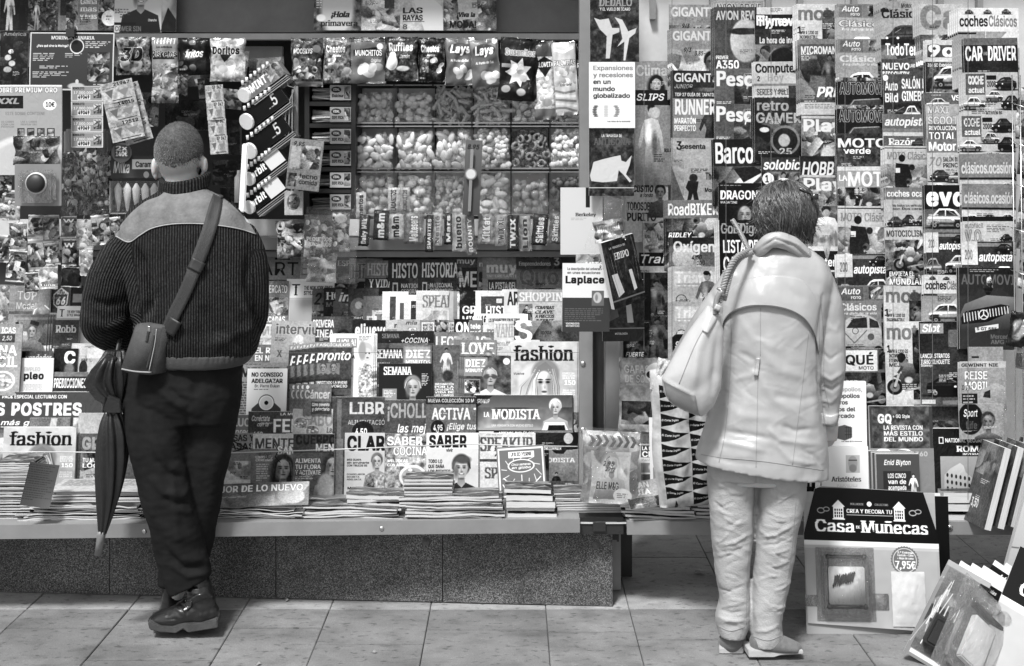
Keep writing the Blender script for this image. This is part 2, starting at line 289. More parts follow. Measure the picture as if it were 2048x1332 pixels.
# ------------------------------------------------------------------ sheets packed on shared pages; every page one material for paper and one for film-wrapped print
PG = 2048; PAGES = []; SHT = {'x': 0, 'y': 0, 'r': 0}
def page_mats(i):
    img = bpy.data.images.new('print_page', PG, PG); out = []
    for nm, rough, coat, bmp in (('printed_paper', .45, .06, 0), ('print_under_film', .35, .32, 1)):
        M = bpy.data.materials.new(nm); M.use_nodes = True; n = M.node_tree; b = n.nodes['Principled BSDF']; t = n.nodes.new('ShaderNodeTexImage'); t.image = img
        g = n.nodes.new('ShaderNodeRGBToBW'); n.links.new(t.outputs[0], g.inputs[0]); n.links.new(g.outputs[0], b.inputs['Base Color'])
        b.inputs['Roughness'].default_value = rough; b.inputs['Coat Weight'].default_value = coat; b.inputs['Coat Roughness'].default_value = .08; b.inputs['Specular IOR Level'].default_value = .2
        tc = n.nodes.new('ShaderNodeTexCoord'); mp = n.nodes.new('ShaderNodeMapping'); n.links.new(tc.outputs['Object'], mp.inputs[0])
        if bmp:
            mp.inputs['Scale'].default_value = (1, 1, .55); w = n.nodes.new('ShaderNodeTexNoise'); w.inputs['Scale'].default_value = 34; w.inputs['Detail'].default_value = 3; w.inputs['Distortion'].default_value = 1.4
            n.links.new(mp.outputs[0], w.inputs[0]); bn = n.nodes.new('ShaderNodeBump'); bn.inputs['Strength'].default_value = .9; bn.inputs['Distance'].default_value = .01
            n.links.new(w.outputs[0], bn.inputs['Height']); n.links.new(bn.outputs[0], b.inputs['Coat Normal'])
            bn2 = n.nodes.new('ShaderNodeBump'); bn2.inputs['Strength'].default_value = .3; bn2.inputs['Distance'].default_value = .006; n.links.new(w.outputs[0], bn2.inputs['Height']); n.links.new(bn2.outputs[0], b.inputs['Normal'])
        out.append(M)
    return img, np.full((PG, PG), .5, np.float32), out
def put(art):                           # -> (page, u0, v0, u1, v1)
    w, h = art.w+4, art.h+4
    if not PAGES: PAGES.append(page_mats(0))
    if SHT['x']+w > PG: SHT['x'] = 0; SHT['y'] += SHT['r']; SHT['r'] = 0
    if SHT['y']+h > PG: PAGES.append(page_mats(len(PAGES))); SHT.update(x=0, y=0, r=0)
    x, y = SHT['x'], SHT['y']; A = np.clip((np.clip(art.a, 0, 1)-.5)*1.12+.49, .012, .97); PAGES[-1][1][y:y+h, x:x+w] = np.pad(A, 2, mode='edge')
    SHT['x'] += w; SHT['r'] = max(SHT['r'], h); return (len(PAGES)-1, (x+2)/PG, 1-(y+2)/PG, (x+2+art.w)/PG, 1-(y+2+art.h)/PG)
def flush_pages():
    for img, a, _ in PAGES:
        px = np.ones((PG, PG, 4), np.float32); px[..., :3] = a[::-1, :, None]; img.pixels.foreach_set(px.ravel()); img.update(); img.pack()
    bpy.data.objects.remove(_to); bpy.data.curves.remove(_tc)
# ------------------------------------------------------------------ sheets of printed matter as solids
PAPER = mat('page_edges', .55, .8, var=.45, vscale=60, stretch=(.12, 24, .12)); BACKP = mat('back_cover', .35, .5)
def slab(name, w, h, th, uv, film=False, bend=.004, curl=0, nx=4, ny=6, seed=0, edge=None):
    # a printed slab: front towards -Y, origin at the middle of its base, bent a little like paper
    rr = random.Random(seed); a1, a2 = rr.uniform(-1, 1), rr.uniform(-1, 1); V = []; U = []; Fc = []; MI = []; pg, u0, v0, u1, v1 = uv
    for side in (0, 1):
        for j in range(ny+1):
            for i in range(nx+1):
                s, t = i/nx, j/ny; off = bend*(math.sin(math.pi*s)*a1+.6*math.sin(math.pi*t*1.3)*a2)-curl*(1-t)**2*.0-curl*max(0, t-.6)**2*6
                V.append(((s-.5)*w, off+side*th, t*h)); U.append((u0+(u1-u0)*s, v1+(v0-v1)*t))
    n1 = (nx+1)*(ny+1); g = lambda i, j, k: k*n1+j*(nx+1)+i
    for j in range(ny):
        for i in range(nx): Fc.append((g(i, j, 0), g(i+1, j, 0), g(i+1, j+1, 0), g(i, j+1, 0))); MI.append(0)
    for j in range(ny):
        for i in range(nx): Fc.append((g(i, j, 1), g(i, j+1, 1), g(i+1, j+1, 1), g(i+1, j, 1))); MI.append(2)
    for j in range(ny): Fc += [(g(0, j, 0), g(0, j+1, 0), g(0, j+1, 1), g(0, j, 1)), (g(nx, j, 0), g(nx, j, 1), g(nx, j+1, 1), g(nx, j+1, 0))]; MI += [1, 1]
    for i in range(nx): Fc += [(g(i, 0, 0), g(i, 0, 1), g(i+1, 0, 1), g(i+1, 0, 0)), (g(i, ny, 0), g(i+1, ny, 0), g(i+1, ny, 1), g(i, ny, 1))]; MI += [1, 1]
    me = mesh(name, V, Fc, True, MI, U); me.materials.append(PAGES[pg][2][1 if film else 0]); me.materials.append(edge or PAPER); me.materials.append(BACKP)
    try: me.set_sharp_from_angle(angle=.6)
    except Exception: pass
    return me
SEED = [100]
def mag(x, y, w, h, D, art, label, cat='magazine', name='magazine', tilt=5, roll=0, yaw=0, th=.005, film=False, bend=.005, copies=0, cdx=-4, cdy=0, group=None, edge=None, nx=4, ny=6):
    """x,y,w,h: the front's top-left corner and size in photograph pixels at distance D (metres) of its top edge"""
    if isinstance(art, Art): art = put(art)
    SEED[0] += 1; me = slab(name, m(w, D), m(h, D), th, art, film, bend, 0, nx, ny, SEED[0], edge); t = math.radians(tilt)
    top = W(x+w/2, y, D); H = m(h, D); base = top+Vector((0, -math.sin(t)*H, -math.cos(t)*H)); out = []
    for k in range(copies+1):
        o = bpy.data.objects.new(name, me); COL.objects.link(o); o.rotation_mode = 'XYZ'
        M = Matrix.Rotation(math.radians(yaw), 4, 'Z') @ Matrix.Rotation(-t, 4, 'X') @ Matrix.Rotation(math.radians(roll), 4, 'Y')
        o.matrix_world = Matrix.Translation(base+Vector((m(cdx*k, D), (th+.0012)*k, m(-cdy*k, D)))) @ M
        g = group if (group or not copies) else 'copies of one title standing together'
        tag(o, label, cat, g)
        out.append(o)
    return out[0]
# ================================================================== the place
STONE = mat('pavement_stone', .18, .85, .35, 140, var=.22, vscale=5); STONE2 = mat('pavement_stone_worn', .16, .85, .35, 140, var=.26, vscale=3.3); STONE3 = mat('pavement_stone_pale', .195, .85, .35, 150, var=.22, vscale=7)
STONE4 = mat('smooth_brightened_pavement', .34, .7, .2, 90, var=.25, vscale=3)  # smoother paving; its paleness also stands in for daylight behind the stand
for _M in (STONE, STONE2, STONE3, STONE4):      # dark worn spots and pale specks, fixed to the ground
    n = _M.node_tree; b = n.nodes['Principled BSDF']; src = b.inputs['Base Color'].links[0].from_socket; ge = n.nodes.new('ShaderNodeNewGeometry'); m2 = n.nodes.new('ShaderNodeMapping'); m2.inputs['Scale'].default_value = (1, 1.9, 1); n.links.new(ge.outputs['Position'], m2.inputs[0])
    for sc, lo, hi, tgt in ((30, .58, .68, .5), (2.3, .48, .7, .6), (9, .5, .75, .72), (120, .62, .7, 1.7), (240, .5, .75, .6)):
        t = n.nodes.new('ShaderNodeTexNoise'); t.inputs['Scale'].default_value = sc; t.inputs['Detail'].default_value = 5; n.links.new(m2.outputs[0], t.inputs[0]); r = n.nodes.new('ShaderNodeMapRange'); r.inputs[1].default_value = lo; r.inputs[2].default_value = hi; r.inputs[3].default_value = 1; r.inputs[4].default_value = tgt; n.links.new(t.outputs[0], r.inputs[0])
        x = n.nodes.new('ShaderNodeMath'); x.operation = 'MULTIPLY'; n.links.new(src, x.inputs[0]); n.links.new(r.outputs[0], x.inputs[1]); src = x.outputs[0]
    n.links.new(src, b.inputs['Base Color'])
JOINT = mat('joint_dirt', .12, .95); METAL = mat('grey_painted_metal', .22, .42, .06, 30, var=.1, vscale=9); METAL_D = mat('dark_painted_metal', .12, .45, .05, 40, var=.2, vscale=7)
BLACK = mat('black_metal', .02, .5); STEEL = mat('steel', .6, .25, metal=1); CORD = mat('elastic_cord', .1, .6); WHITEM = mat('off_white_metal', .55, .45, var=.12, vscale=8)
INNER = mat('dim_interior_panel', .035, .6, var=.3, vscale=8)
gp = bpy.data.materials.new('speckled_granite'); gp.use_nodes = True; _n = gp.node_tree; _b = _n.nodes['Principled BSDF']; _b.inputs['Roughness'].default_value = .55
_t = _n.nodes.new('ShaderNodeTexVoronoi'); _t.inputs['Scale'].default_value = 400; _c = _n.nodes.new('ShaderNodeTexCoord'); _n.links.new(_c.outputs['Object'], _t.inputs[0])
_r = _n.nodes.new('ShaderNodeValToRGB'); _sp = _n.nodes.new('ShaderNodeSeparateColor'); _n.links.new(_t.outputs['Color'], _sp.inputs[0]); _n.links.new(_sp.outputs[0], _r.inputs[0]); _n.links.new(_r.outputs[0], _b.inputs['Base Color'])
_r.color_ramp.interpolation = 'CONSTANT'; E_ = _r.color_ramp.elements; E_[0].color = (.02, .02, .02, 1); E_[1].position = .42; E_[1].color = (.075, .075, .075, 1)
for _p, _v in ((.62, .12), (.8, .18), (.93, .26)): q = E_.new(_p); q.color = (_v, _v, _v, 1)
GRAN = gp; _s = _n.nodes.new('ShaderNodeTexNoise'); _s.inputs['Scale'].default_value = 5; _s.inputs['Detail'].default_value = 7; _n.links.new(_c.outputs['Object'], _s.inputs[0]); _m = _n.nodes.new('ShaderNodeMapRange'); _m.inputs[1].default_value = .35; _m.inputs[2].default_value = .65; _m.inputs[3].default_value = .7; _m.inputs[4].default_value = 1.25; _n.links.new(_s.outputs[0], _m.inputs[0])
_x = _n.nodes.new('ShaderNodeMix'); _x.data_type = 'RGBA'; _x.blend_type = 'MULTIPLY'; _x.inputs[0].default_value = 1; _n.links.new(_r.outputs[0], _x.inputs[6]); _n.links.new(_m.outputs[0], _x.inputs[7]); _n.links.new(_x.outputs[2], _b.inputs['Base Color'])
# ground sheet and its slabs
g = MB().box(-60, -20, -.3, 60, 60, -.012).done('pavement', JOINT); struct(g)
far = MB().box(-60, 8.4, -.2, 60, 60, -.002).done('far_pavement', STONE); struct(far)
near = MB().box(-60, -20, -.2, 60, 3.0, -.002).done('near_pavement', STONE); struct(near)
cols = [-3.32, -2.9, -2.52, -2.14, -1.76, -1.389, -.974, -.661, -.297, .123, .425, .80, 1.17, 1.55, 1.93, 2.33, 2.74, 3.15]
rr = random.Random(3); tcache = {}
offs = [.2, .45, .12, .3, .32, .1, .4, .22, .5, .36, .2, .1, .3, .55, .15, .4, .25]
starts = {4: [4.134], 5: [3.742], 8: [3.985], 9: [3.965], 10: [3.9]}
for i in range(len(cols)-1):
    ys = [3.0]; 
    y = starts.get(i, [3.0+offs[i]*1.1])[0]
    while y-.62 > 3.1: y -= .62
    while y < 4.16: ys.append(y); y += .62
    if ys[-1] > 4.03: ys[-1] = 4.0
    ys.append(4.17); y = 4.17+offs[(i*5) % 17]*.8+.35
    while y < 8.3: ys.append(y); y += .86
    ys.append(8.4)
    for a, b in zip(ys, ys[1:]):
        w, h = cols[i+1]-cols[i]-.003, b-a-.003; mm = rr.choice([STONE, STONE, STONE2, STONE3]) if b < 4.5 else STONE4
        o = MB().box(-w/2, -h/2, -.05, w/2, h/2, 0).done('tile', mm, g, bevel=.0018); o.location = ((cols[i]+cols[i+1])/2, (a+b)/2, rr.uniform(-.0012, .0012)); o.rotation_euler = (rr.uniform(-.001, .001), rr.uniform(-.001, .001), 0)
# granite base of the stand
gb = empty('granite_base', (-.8, 4.26, 0)); tag(gb, 'low base of speckled dark granite panels under the long magazine bench', 'plinth')
gx = [-2.45]+[(p-CX)*4.25/F for p in (209, 550, 886)]+[.368]
def gy(x): return 4.33-.061*(x+1.93)
for a, b in zip(gx, gx[1:]):
    a += .0015; b -= .0015
    MB().prism([(a, gy(a), .004), (b, gy(b), .004), (b, gy(b)+.03, .004), (a, gy(a)+.03, .004)], (0, 0, .296)).done('panel', GRAN, gb).location = -gb.location
    for q in (a+.06, b-.06):
        if q > -2.3:
            MB().tube([(q, gy(q)+.004, .225), (q, gy(q)-.003, .225)], .014, 14).tube([(q, gy(q)-.001, .225), (q, gy(q)-.006, .225)], .006, 10).done('bolt', METAL_D, gb, True).location = -gb.location
MB().prism([(-2.45, gy(-2.45)+.032, .0), (.36, gy(.36)+.032, 0), (.36, 5.1, 0), (-2.45, 5.1, 0)], (0, 0, .295)).done('core', BLACK, gb).location = -gb.location
MB().box(.369, 4.22, .235, .385, 4.24, .255).box(.385, 4.215, .23, .392, 4.245, .26).done('end_bolt', BLACK, gb).location = -gb.location
# bench
bl = empty('metal_bench', (-1, 4.07, .3)); tag(bl, 'long grey metal bench along the granite base carrying piles of magazines', 'bench'); _o = -bl.location
MB().prism([(-2.45, 4.005, .3), (.2425, 4.1, .3), (.2425, 4.104, .3), (-2.45, 4.009, .3)], (0, 0, .05)).done('front_edge', METAL, bl, bevel=.001).location = _o
MB().prism([(-2.45, 4.0095, .335), (.2425, 4.1045, .335), (.2425, 5.1, .335), (-2.45, 5.1, .335)], (0, 0, .0115)).done('bench_top', METAL, bl).location = _o
for q in ((293, 1064), (763, 1057)):
    x = (q[0]-CX)*4.07/F; yb = 4.005+.0353*(x+2.45); MB().sph((x, yb, .322), (.009, .004, .009)).done('screw', STEEL, bl, True).location = _o
MB().box(.2445, 4.13, .285, .40, 4.6, .345).box(.29, 4.115, .30, .335, 4.129, .33).done('bracket', BLACK, bl).location = _o
# kiosk body
ki = empty('kiosk', (0, 4.8, 0)); tag(ki, 'street newspaper kiosk with dark sweet counter, posts and overhanging roof', 'kiosk'); _o = -ki.location
def kp(name, mb, mt, **k): o = mb.done(name, mt, ki, **k); o.location = _o; return o
kp('sloping_back', MB().prism([(-2.45, 4.62, .347), (-2.45, 4.64, .347), (-2.45, 4.97, 1.225), (-2.45, 4.95, 1.225)], (2.72, 0, 0)), METAL_D)
kp('counter', MB().box(-2.45, 4.74, 1.258, .33, 5.4, 1.285), METAL); kp('counter_edge', MB().box(-2.45, 4.725, 1.262, .33, 4.739, 1.31), METAL)
kp('counter_lip', MB().box(-2.45, 4.75, 1.318, .33, 4.77, 1.385), WHITEM); kp('under_counter', MB().box(-2.45, 4.77, 1.228, .33, 4.80, 1.252), METAL)
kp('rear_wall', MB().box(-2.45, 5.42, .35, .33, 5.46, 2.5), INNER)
kp('rail', MB().box(-2.45, 4.72, 2.122, .33, 4.75, 2.15), METAL_D, bevel=.003)
kp('top_panel', MB().box(-2.45, 4.86, 2.17, .33, 4.885, 2.52), METAL_D); kp('top_shelf', MB().box(-2.45, 4.752, 2.139, .33, 4.9, 2.15), METAL_D)
kp('light_strip', MB().box(-1.42, 4.9, 2.03, -.98, 4.93, 2.115), WHITEM); kp('light_strip', MB().box(-2.45, 4.9, 2.03, -1.6, 4.93, 2.115), WHITEM)
kp('roof', MB().box(-2.7, 4.58, 2.56, .42, 5.6, 2.66), METAL_D, bevel=.01); kp('roof', MB().box(.423, 4.42, 2.56, 2.9, 4.72, 2.66), METAL_D, bevel=.01)
kp('post', MB().box(.255, 4.34, .01, .305, 4.40, 2.56), METAL, bevel=.002); kp('post', MB().box(.352, 4.33, .01, .41, 4.39, 2.56), METAL, bevel=.002)
kp('gap_panel', MB().box(.3055, 4.39, .01, .3515, 4.42, 2.56), BLACK)
for z in (.86, .61): kp('bolt', MB().sph((.268, 4.339, z), (.011, .005, .011)), STEEL, smooth=True)
kp('rack_board', MB().box(.411, 4.60, .36, 2.75, 4.63, 2.56), WHITEM)
kp('rack_shelf', MB().box(.41, 4.12, .315, 2.75, 4.64, .338), METAL); kp('shelf_edge', MB().box(.41, 4.1, .292, 2.75, 4.118, .34), METAL, bevel=.001)
for x in (.42, 2.7): kp('leg', MB().box(x, 4.5, 0, x+.05, 4.55, .314), BLACK)
x = (1900-CX)*4.1/F; kp('bolt', MB().sph((x, 4.098, .318), (.011, .004, .011)), STEEL, smooth=True)
for i, px in enumerate((1310, 1432, 1545, 1610, 1720, 1800, 1895, 1975)):
    x = (px-CX)*4.5/F; kp('hook', MB().box(x-.01, 4.57, 2.19, x+.012, 4.598, 2.28), METAL)
for px, top, bot in ((1344, 5, 700), (1452, 5, 560), (1542, 5, 370), (1690, 0, 690), (1786, 0, 800), (1865, 0, 800), (1936, 0, 1000), (1288, 180, 700)):
    c = MB().tube([W(px, top-40, 4.20), W(px, (top+bot)/2, 4.14), W(px, bot, 4.09)], .0011, 5).done('elastic_cord', CORD)
    center(c); tag(c, 'thin dark elastic cord down over the '+{1344: 'first', 1452: 'second', 1542: 'third', 1690: 'fifth', 1786: 'sixth', 1865: 'seventh', 1936: 'eighth', 1288: 'narrow unnumbered'}[px]+' rack column', 'cord', 'elastic cords over the magazine rack')
# ================================================================== the magazine rack: eight columns of overlapping covers
A = Art
def ttl(w, h, bg, title, tv, th=.13, ty=.04, st='b', bar=None, tx=.04, tw=.92):
    a = A(w, h, bg)
    if bar is not None: a.f(0, 0, 1, ty+th+.05, bar)
    a._ttl = (title, tx, ty, tw, th, tv, st); return a
def fin(a, amp=.05):
    a.n(amp=amp, cell=.5)
    if a.w > 60 and a.h > 80:
        h_, w_ = a.a.shape; a.a = a.a+(vnoise(h_, w_, 5)-.5)*.1+(vnoise(h_, w_, 2.2)-.5)*.08
        for k in range(R.choice([1, 2, 3])):
            x, y = R.uniform(.03, .6), R.uniform(.3, .85); v = .9 if a.a[int(min(.99, y)*h_), int(x*w_)] < .45 else .12; a.small(x, y, R.uniform(.2, .38), R.choice([2, 3, 4]), v, .011)
    if hasattr(a, '_ttl'):
        t, x, y, w, h, v, st = a._ttl; st = st if 's' in st or 'i' in st else st+('h' if sum(map(ord, t)) % 3 == 0 else ''); a.t(t, x, y, w, h, v*.93, st, out=None if abs(v-a.a[int(a.h*(y+h/2)), a.w//2]) > .25 else (.1 if v > .5 else .9))
    a.a = np.clip(a.a, 0, 1)*.93; return a
def gig(): return fin(ttl(108, 142, .55, 'GIGANTES', .85, .13).busy(0, .3, 1, 1, .3, .8, .3).face(.78, .48, .15, .05, .5, .3).l([(0, .5), (.3, .8), (.5, .95)], .05, .85).l([(0, .65), (.2, .9)], .04, .2).t('DEL BASKET', .3, .2, .62, .06, .5).t('9/3', .25, .28, .14, .06, .1, 'i').t('3.85-', .45, .33, .2, .06, .1, 'i'))
def pesca(): return fin(ttl(100, 132, .38, 'Pesca', .92, .22).busy(.1, .1, 1, 1, .05, .6, .2).f(0, 0, .4, 1, .33).face(.8, .3, .17, .5, .45, .15).p([(.6, .08), (.98, .05), (1, .2), (.55, .2)], .6).t('TRIBU', .62, .09, .34, .06, .25).e(.45, .75, .22, .2, .6, .6, 1).small(.04, .5, .3, 4, .9))
def autoclas(): return fin(ttl(108, 146, .62, 'Clásicos', .85, .09, .24).f(0, 0, 1, .2, .5).f(.05, .02, .5, .19, .42).t('Auto', .1, .03, .35, .08, .9, 'i').t('FOTO', .28, .135, .18, .035, .9).busy(.62, .02, .98, .18).t('Para disfrutar la vida', .1, .35, .7, .035, .85, 'i').car(.05, .46, .85, .4, .8).busy(.8, .2, 1, .8, .1, .6, .1))
def autom(): return fin(ttl(112, 150, .1, 'AUTOMOVIL', .22, .16, .08).busy(0, 0, 1, .06, .1, .8, .05).p([(.1, .5), (.3, .32), (.8, .3), (1, .42), (1, .62), (0, .7)], .3, .12).l([(.15, .5), (.32, .33), (.8, .31)], .02, .6))
def play(): return fin(ttl(88, 118, .45, 'Play', .92, .2, .06).busy(0, .1, 1, 1, .15, .8, .15).face(.78, .3, .12, .75, .7, .6, bald=True).e(.6, .62, .16, .1, .75, .4).e(.85, .62, .14, .1, .7, .4).f(0, .84, 1, 1, .85).t('REGALAZO 2 POSTERS', .06, .87, .9, .08, .4).f(0, 0, 1, .04, .75))
def hobby(): return fin(ttl(90, 118, .12, 'HOBBY', .9, .22, .1, 'bi').busy(0, .42, 1, 1))
def coche(): return fin(ttl(118, 158, .7, 'COCHE', .9, .11, .05, tx=.1, tw=.26).f(.05, .02, .4, .3, .35).t('actual', .1, .2, .28, .07, .9).t('COCHE', .09, .05, .28, .1, .92).car(.58, .04, .4, .2, .15).car(.4, .24, .32, .15, .75).car(.0, .32, .4, .18, .85).car(.68, .3, .38, .2, .1).f(.42, .04, .6, .1, .1).t('2008', .43, .12, .16, .07, .15).t('ALUVIÓN DE', .4, .52, .3, .05, .15).t('NOVEDADES', .03, .6, .7, .09, .5).car(.05, .74, .6, .22, .7).car(.6, .68, .5, .2, .35), .02)
def clasoc(): return fin(ttl(110, 146, .5, 'clásicos.ocasión', .85, .15, .12, 'b').f(0, .33, 1, .36, .08).f(0, .37, 1, 1, .75).car(.02, .42, .32, .14, .8).car(.36, .4, .3, .15, .65).car(.68, .4, .32, .15, .75).busy(0, .6, 1, 1, .2, .8))
def autopista(): return fin(A(104, 140, .2).f(0, 0, .3, .33, .8).f(.3, .02, .95, .07, .5).t('200', .06, .12, .14, .13, .45).t('autopista', .32, .16, .64, .12, .95, 'bi').car(.62, .02, .4, .16, .1).car(-.05, .4, .42, .35, .5).car(.45, .34, .65, .35, .75).f(0, .72, 1, 1, .12))
def moto1(): return fin(A(98, 138, .78).t('moto', .04, .05, .92, .2, .45).t('1', .02, .35, .1, .1, .1).small(.1, .36, .1, 2, .3).tt('BMW R 1200 GS/INCOMBUSTIBLE,/ETERNA Y AÚN/MEJOR', .06, .42, .4, .05, .2).busy(.55, .22, 1, 1, .03, .5, .1).e(.68, .16, .12, .07, .3, .2).moto(.48, .3, .6, .6, .4))
def motocl(): return fin(A(108, 142, .72).f(0, .01, 1, .06, .75).l([(i/12, .035) for i in range(13)], .02, .2).t('MOTO Clásica', .05, .1, .92, .12, .5, 's').busy(.0, .3, 1, 1, .4, .85, .1).e(.38, .2, .07, .06, .08, .1).p([(.25, .28), (.52, .3), (.6, .52), (.5, .95), (.25, .95), (.22, .5)], .1, .2).moto(.3, .55, .65, .42, .5).e(.6, .35, .06, .05, .15, .1).f(.24, .36, .34, .44, .85))
def cochcl(w=112): return fin(A(w, 150, .3).f(0, 0, 1, .3, .82).car(.12, .02, .14, .06, .3).car(.42, .02, .14, .06, .4).car(.72, .01, .16, .07, .3).t('coches', .03, .1, .46, .13, .08).t('Clásicos', .5, .1, .47, .13, .45).f(0, .3, 1, 1, .55, .7).l([(.2, .3), (.2, .5)], .01, .8).l([(.45, .3), (.45, .5)], .01, .8).p([(.55, .5), (.8, .3), (1, .3), (1, .5)], .8).car(.1, .45, .85, .32, .85).f(0, .31, .3, .335, .1))
def triat(): return fin(A(98, 128, .66).f(.06, .08, .9, .3, .75).t('Triatlón', .08, .08, .9, .22, .84).f(.1, .26, .9, .29, .66).e(.2, .42+.1, .11, .085, .2, .06).e(.2, .52, .095, .074, .66, .06).fig(.72, .08, .95, .3, .6, .24).e(.7, .14, .06, .06, .6, .1).e(.7, .1, .065, .035, .12, .1))
def face2(w, h, bg, *a, **k): return A(w, h, bg).face(*a, **k)
RACK = []
def column(name, D0, items, dx=0, cop=2):
    D = D0; prev = None
    for it in items:
        x, y, w, h, a, lab = it[:6]; kw = it[6] if len(it) > 6 else {}
        if prev is not None: D -= m(y-prev, D)*math.tan(math.radians(3.2))+.0085
        prev = y; RACK.append(mag(x, y, w, h, D, a, lab+', '+name, tilt=3.2, th=.004, bend=R.uniform(.002, .0065), copies=kw.pop('copies', R.choice([0, 0, 1])), cdx=-3, cdy=1.5, roll=R.uniform(-.7, .7), group=kw.pop('group', 'magazines in the wall rack'), **kw))
cA = 'first rack column'
column(cA, 4.53, [
 (1337, 9, 106, 140, gig(), 'topmost basketball magazine with faded masthead', {}),
 (1341, 57, 106, 140, gig(), 'second basketball magazine with shouting player in cap', {'copies': 2}),
 (1343, 141, 104, 138, fin(ttl(104, 138, .16, 'GIGANTES', .88, .12).t('JUNIOR', .04, .2, .36, .06, .6, 'i').busy(.3, .25, 1, 1, .02, .4)), 'dark basketball magazine, third from the top'),
 (1345, 183, 102, 134, fin(ttl(102, 134, .5, 'RUNNERS', .95, .22, .12).f(0, 0, 1, .1, .2).t('TOP 27 GUÍA DE ZAPATILLAS', .04, .02, .9, .05, .9).tt('MARATÓN/PERFECTO', .03, .4, .42, .08, .9).t('MENOS', .03, .9, .35, .07, .9).fig(.75, .18, .9, .12, .55, .24)), 'running magazine with runner in dark shirt'),
 (1341, 276, 104, 138, fin(A(104, 138, .62).busy(0, .05, .25, 1, .5, .75).f(.25, .05, 1, .6, .66, .6).t('3', .1, .05, .1, .12, .08).t('sesenta', .2, .09, .46, .07, .1).p([(0, .4), (.1, .6), (.3, .98), (0, 1)], .35).e(.43, .58, .08, .06, .15, .2).p([(.33, .62), (.53, .63), (.5, .78), (.55, .95), (.45, .95), (.42, .8), (.36, .97), (.3, .95), (.34, .78), (.28, .72)], .12).t('The Snark', .66, .5, .45, .1, .08).t('Moroco', .65, .72, .3, .06, .12)), 'pale surf magazine with crouching dark surfer'),
 (1331, 400, 112, 140, fin(A(112, 140, .5).busy(0, .2, 1, 1, .15, .8, .16).f(0, 0, 1, .26, .45).t('RoadBIKER', .05, .05, .9, .16, .9, out=.3).moto(.35, .26, .6, .4, .5).f(.02, .45, .5, .55, .1).t('RIDLEY', .05, .465, .42, .065, .95, 'bi')), 'road bicycle magazine with leaning racing cyclist'),
 (1341, 475, 104, 136, fin(A(104, 136, .4).f(0, 0, 1, .12, .15).busy(0, .12, 1, 1, .3, .8, .25).t('Oxígeno', .05, .06, .95, .15, .85).t('4,50', .4, .26, .2, .06, .1, 'i').t('10/3', .5, .34, .16, .06, .1, 'i')), 'mountain magazine with clouds and scribbled price'),
 (1342, 533, 100, 128, triat(), 'upper triathlon magazine with swimmer in half open wetsuit', {'copies': 2}),
 (1342, 603, 100, 128, triat(), 'lower triathlon magazine with swimmer in half open wetsuit', {'copies': 2}),
 (1345, 668, 92, 60, fin(A(92, 60, .65).e(.2, .4, .26, .45, .08, .05).t('Sport', .06, .25, .36, .2, .9, 'i').busy(.5, .1, 1, 1)), 'magazine with black round badge at the bottom')])
cB = 'second rack column'
column(cB, 4.505, [
 (1426, 2, 100, 130, fin(ttl(100, 130, .55, 'AVION REVUE', .35, .12)), 'topmost faded aviation magazine'),
 (1428, 14, 100, 136, fin(ttl(100, 136, .28, 'AVION REVUE', .8, .13, .06).f(.7, .2, 1, .7, .5).e(.62, .5, .3, .32, .66, .1, grad=.2).e(.58, .36, .3, .05, .2, .3).e(.78, .36, .22, .045, .18, .2).tt('PRIMER', .03, .72, .25, .05, .9).t('A350', .03, .79, .46, .12, .95)), 'aviation magazine with rounded aircraft nose close up', {'copies': 2}),
 (1429, 137, 98, 132, pesca(), 'upper fishing magazine with angler in cap'),
 (1427, 208, 98, 132, pesca(), 'lower fishing magazine with angler in cap'),
 (1427, 278, 100, 132, fin(ttl(100, 132, .3, 'Barcos', .95, .3, .06, bar=.12).busy(0, .42, 1, 1, .15, .6, .3).p([(.1, .9), (.5, .6), (1, .45), (1, .52), (.6, .8), (.2, 1)], .85).p([(.4, .45), (.8, .42), (1, .5), (.6, .66)], .12)), 'boating magazine with speedboat wake'),
 (1436, 366, 96, 130, fin(A(96, 130, .08).t('DRAGONZ', .04, .12, .9, .13, .95).small(.04, .03, .9, 1, .8).t('MAGAZINE', .05, .28, .35, .035, .8).face(.55, .48, .19, .35, .68, .6, bald=True)), 'black fighting sport magazine with bald boxer'),
 (1436, 440, 100, 134, fin(A(100, 134, .07).l([(0, .0), (0, 1)], .06, .8).t('GolfDigest', .06, .05, .95, .15, .62, 's').t('LISTA DE', .1, .3, .7, .18, .92).t('CALIDAD', .1, .55, .8, .2, .92).busy(.1, .8, 1, 1)), 'black golf magazine with tall white headline', {'copies': 2})])
cC = 'third rack column'
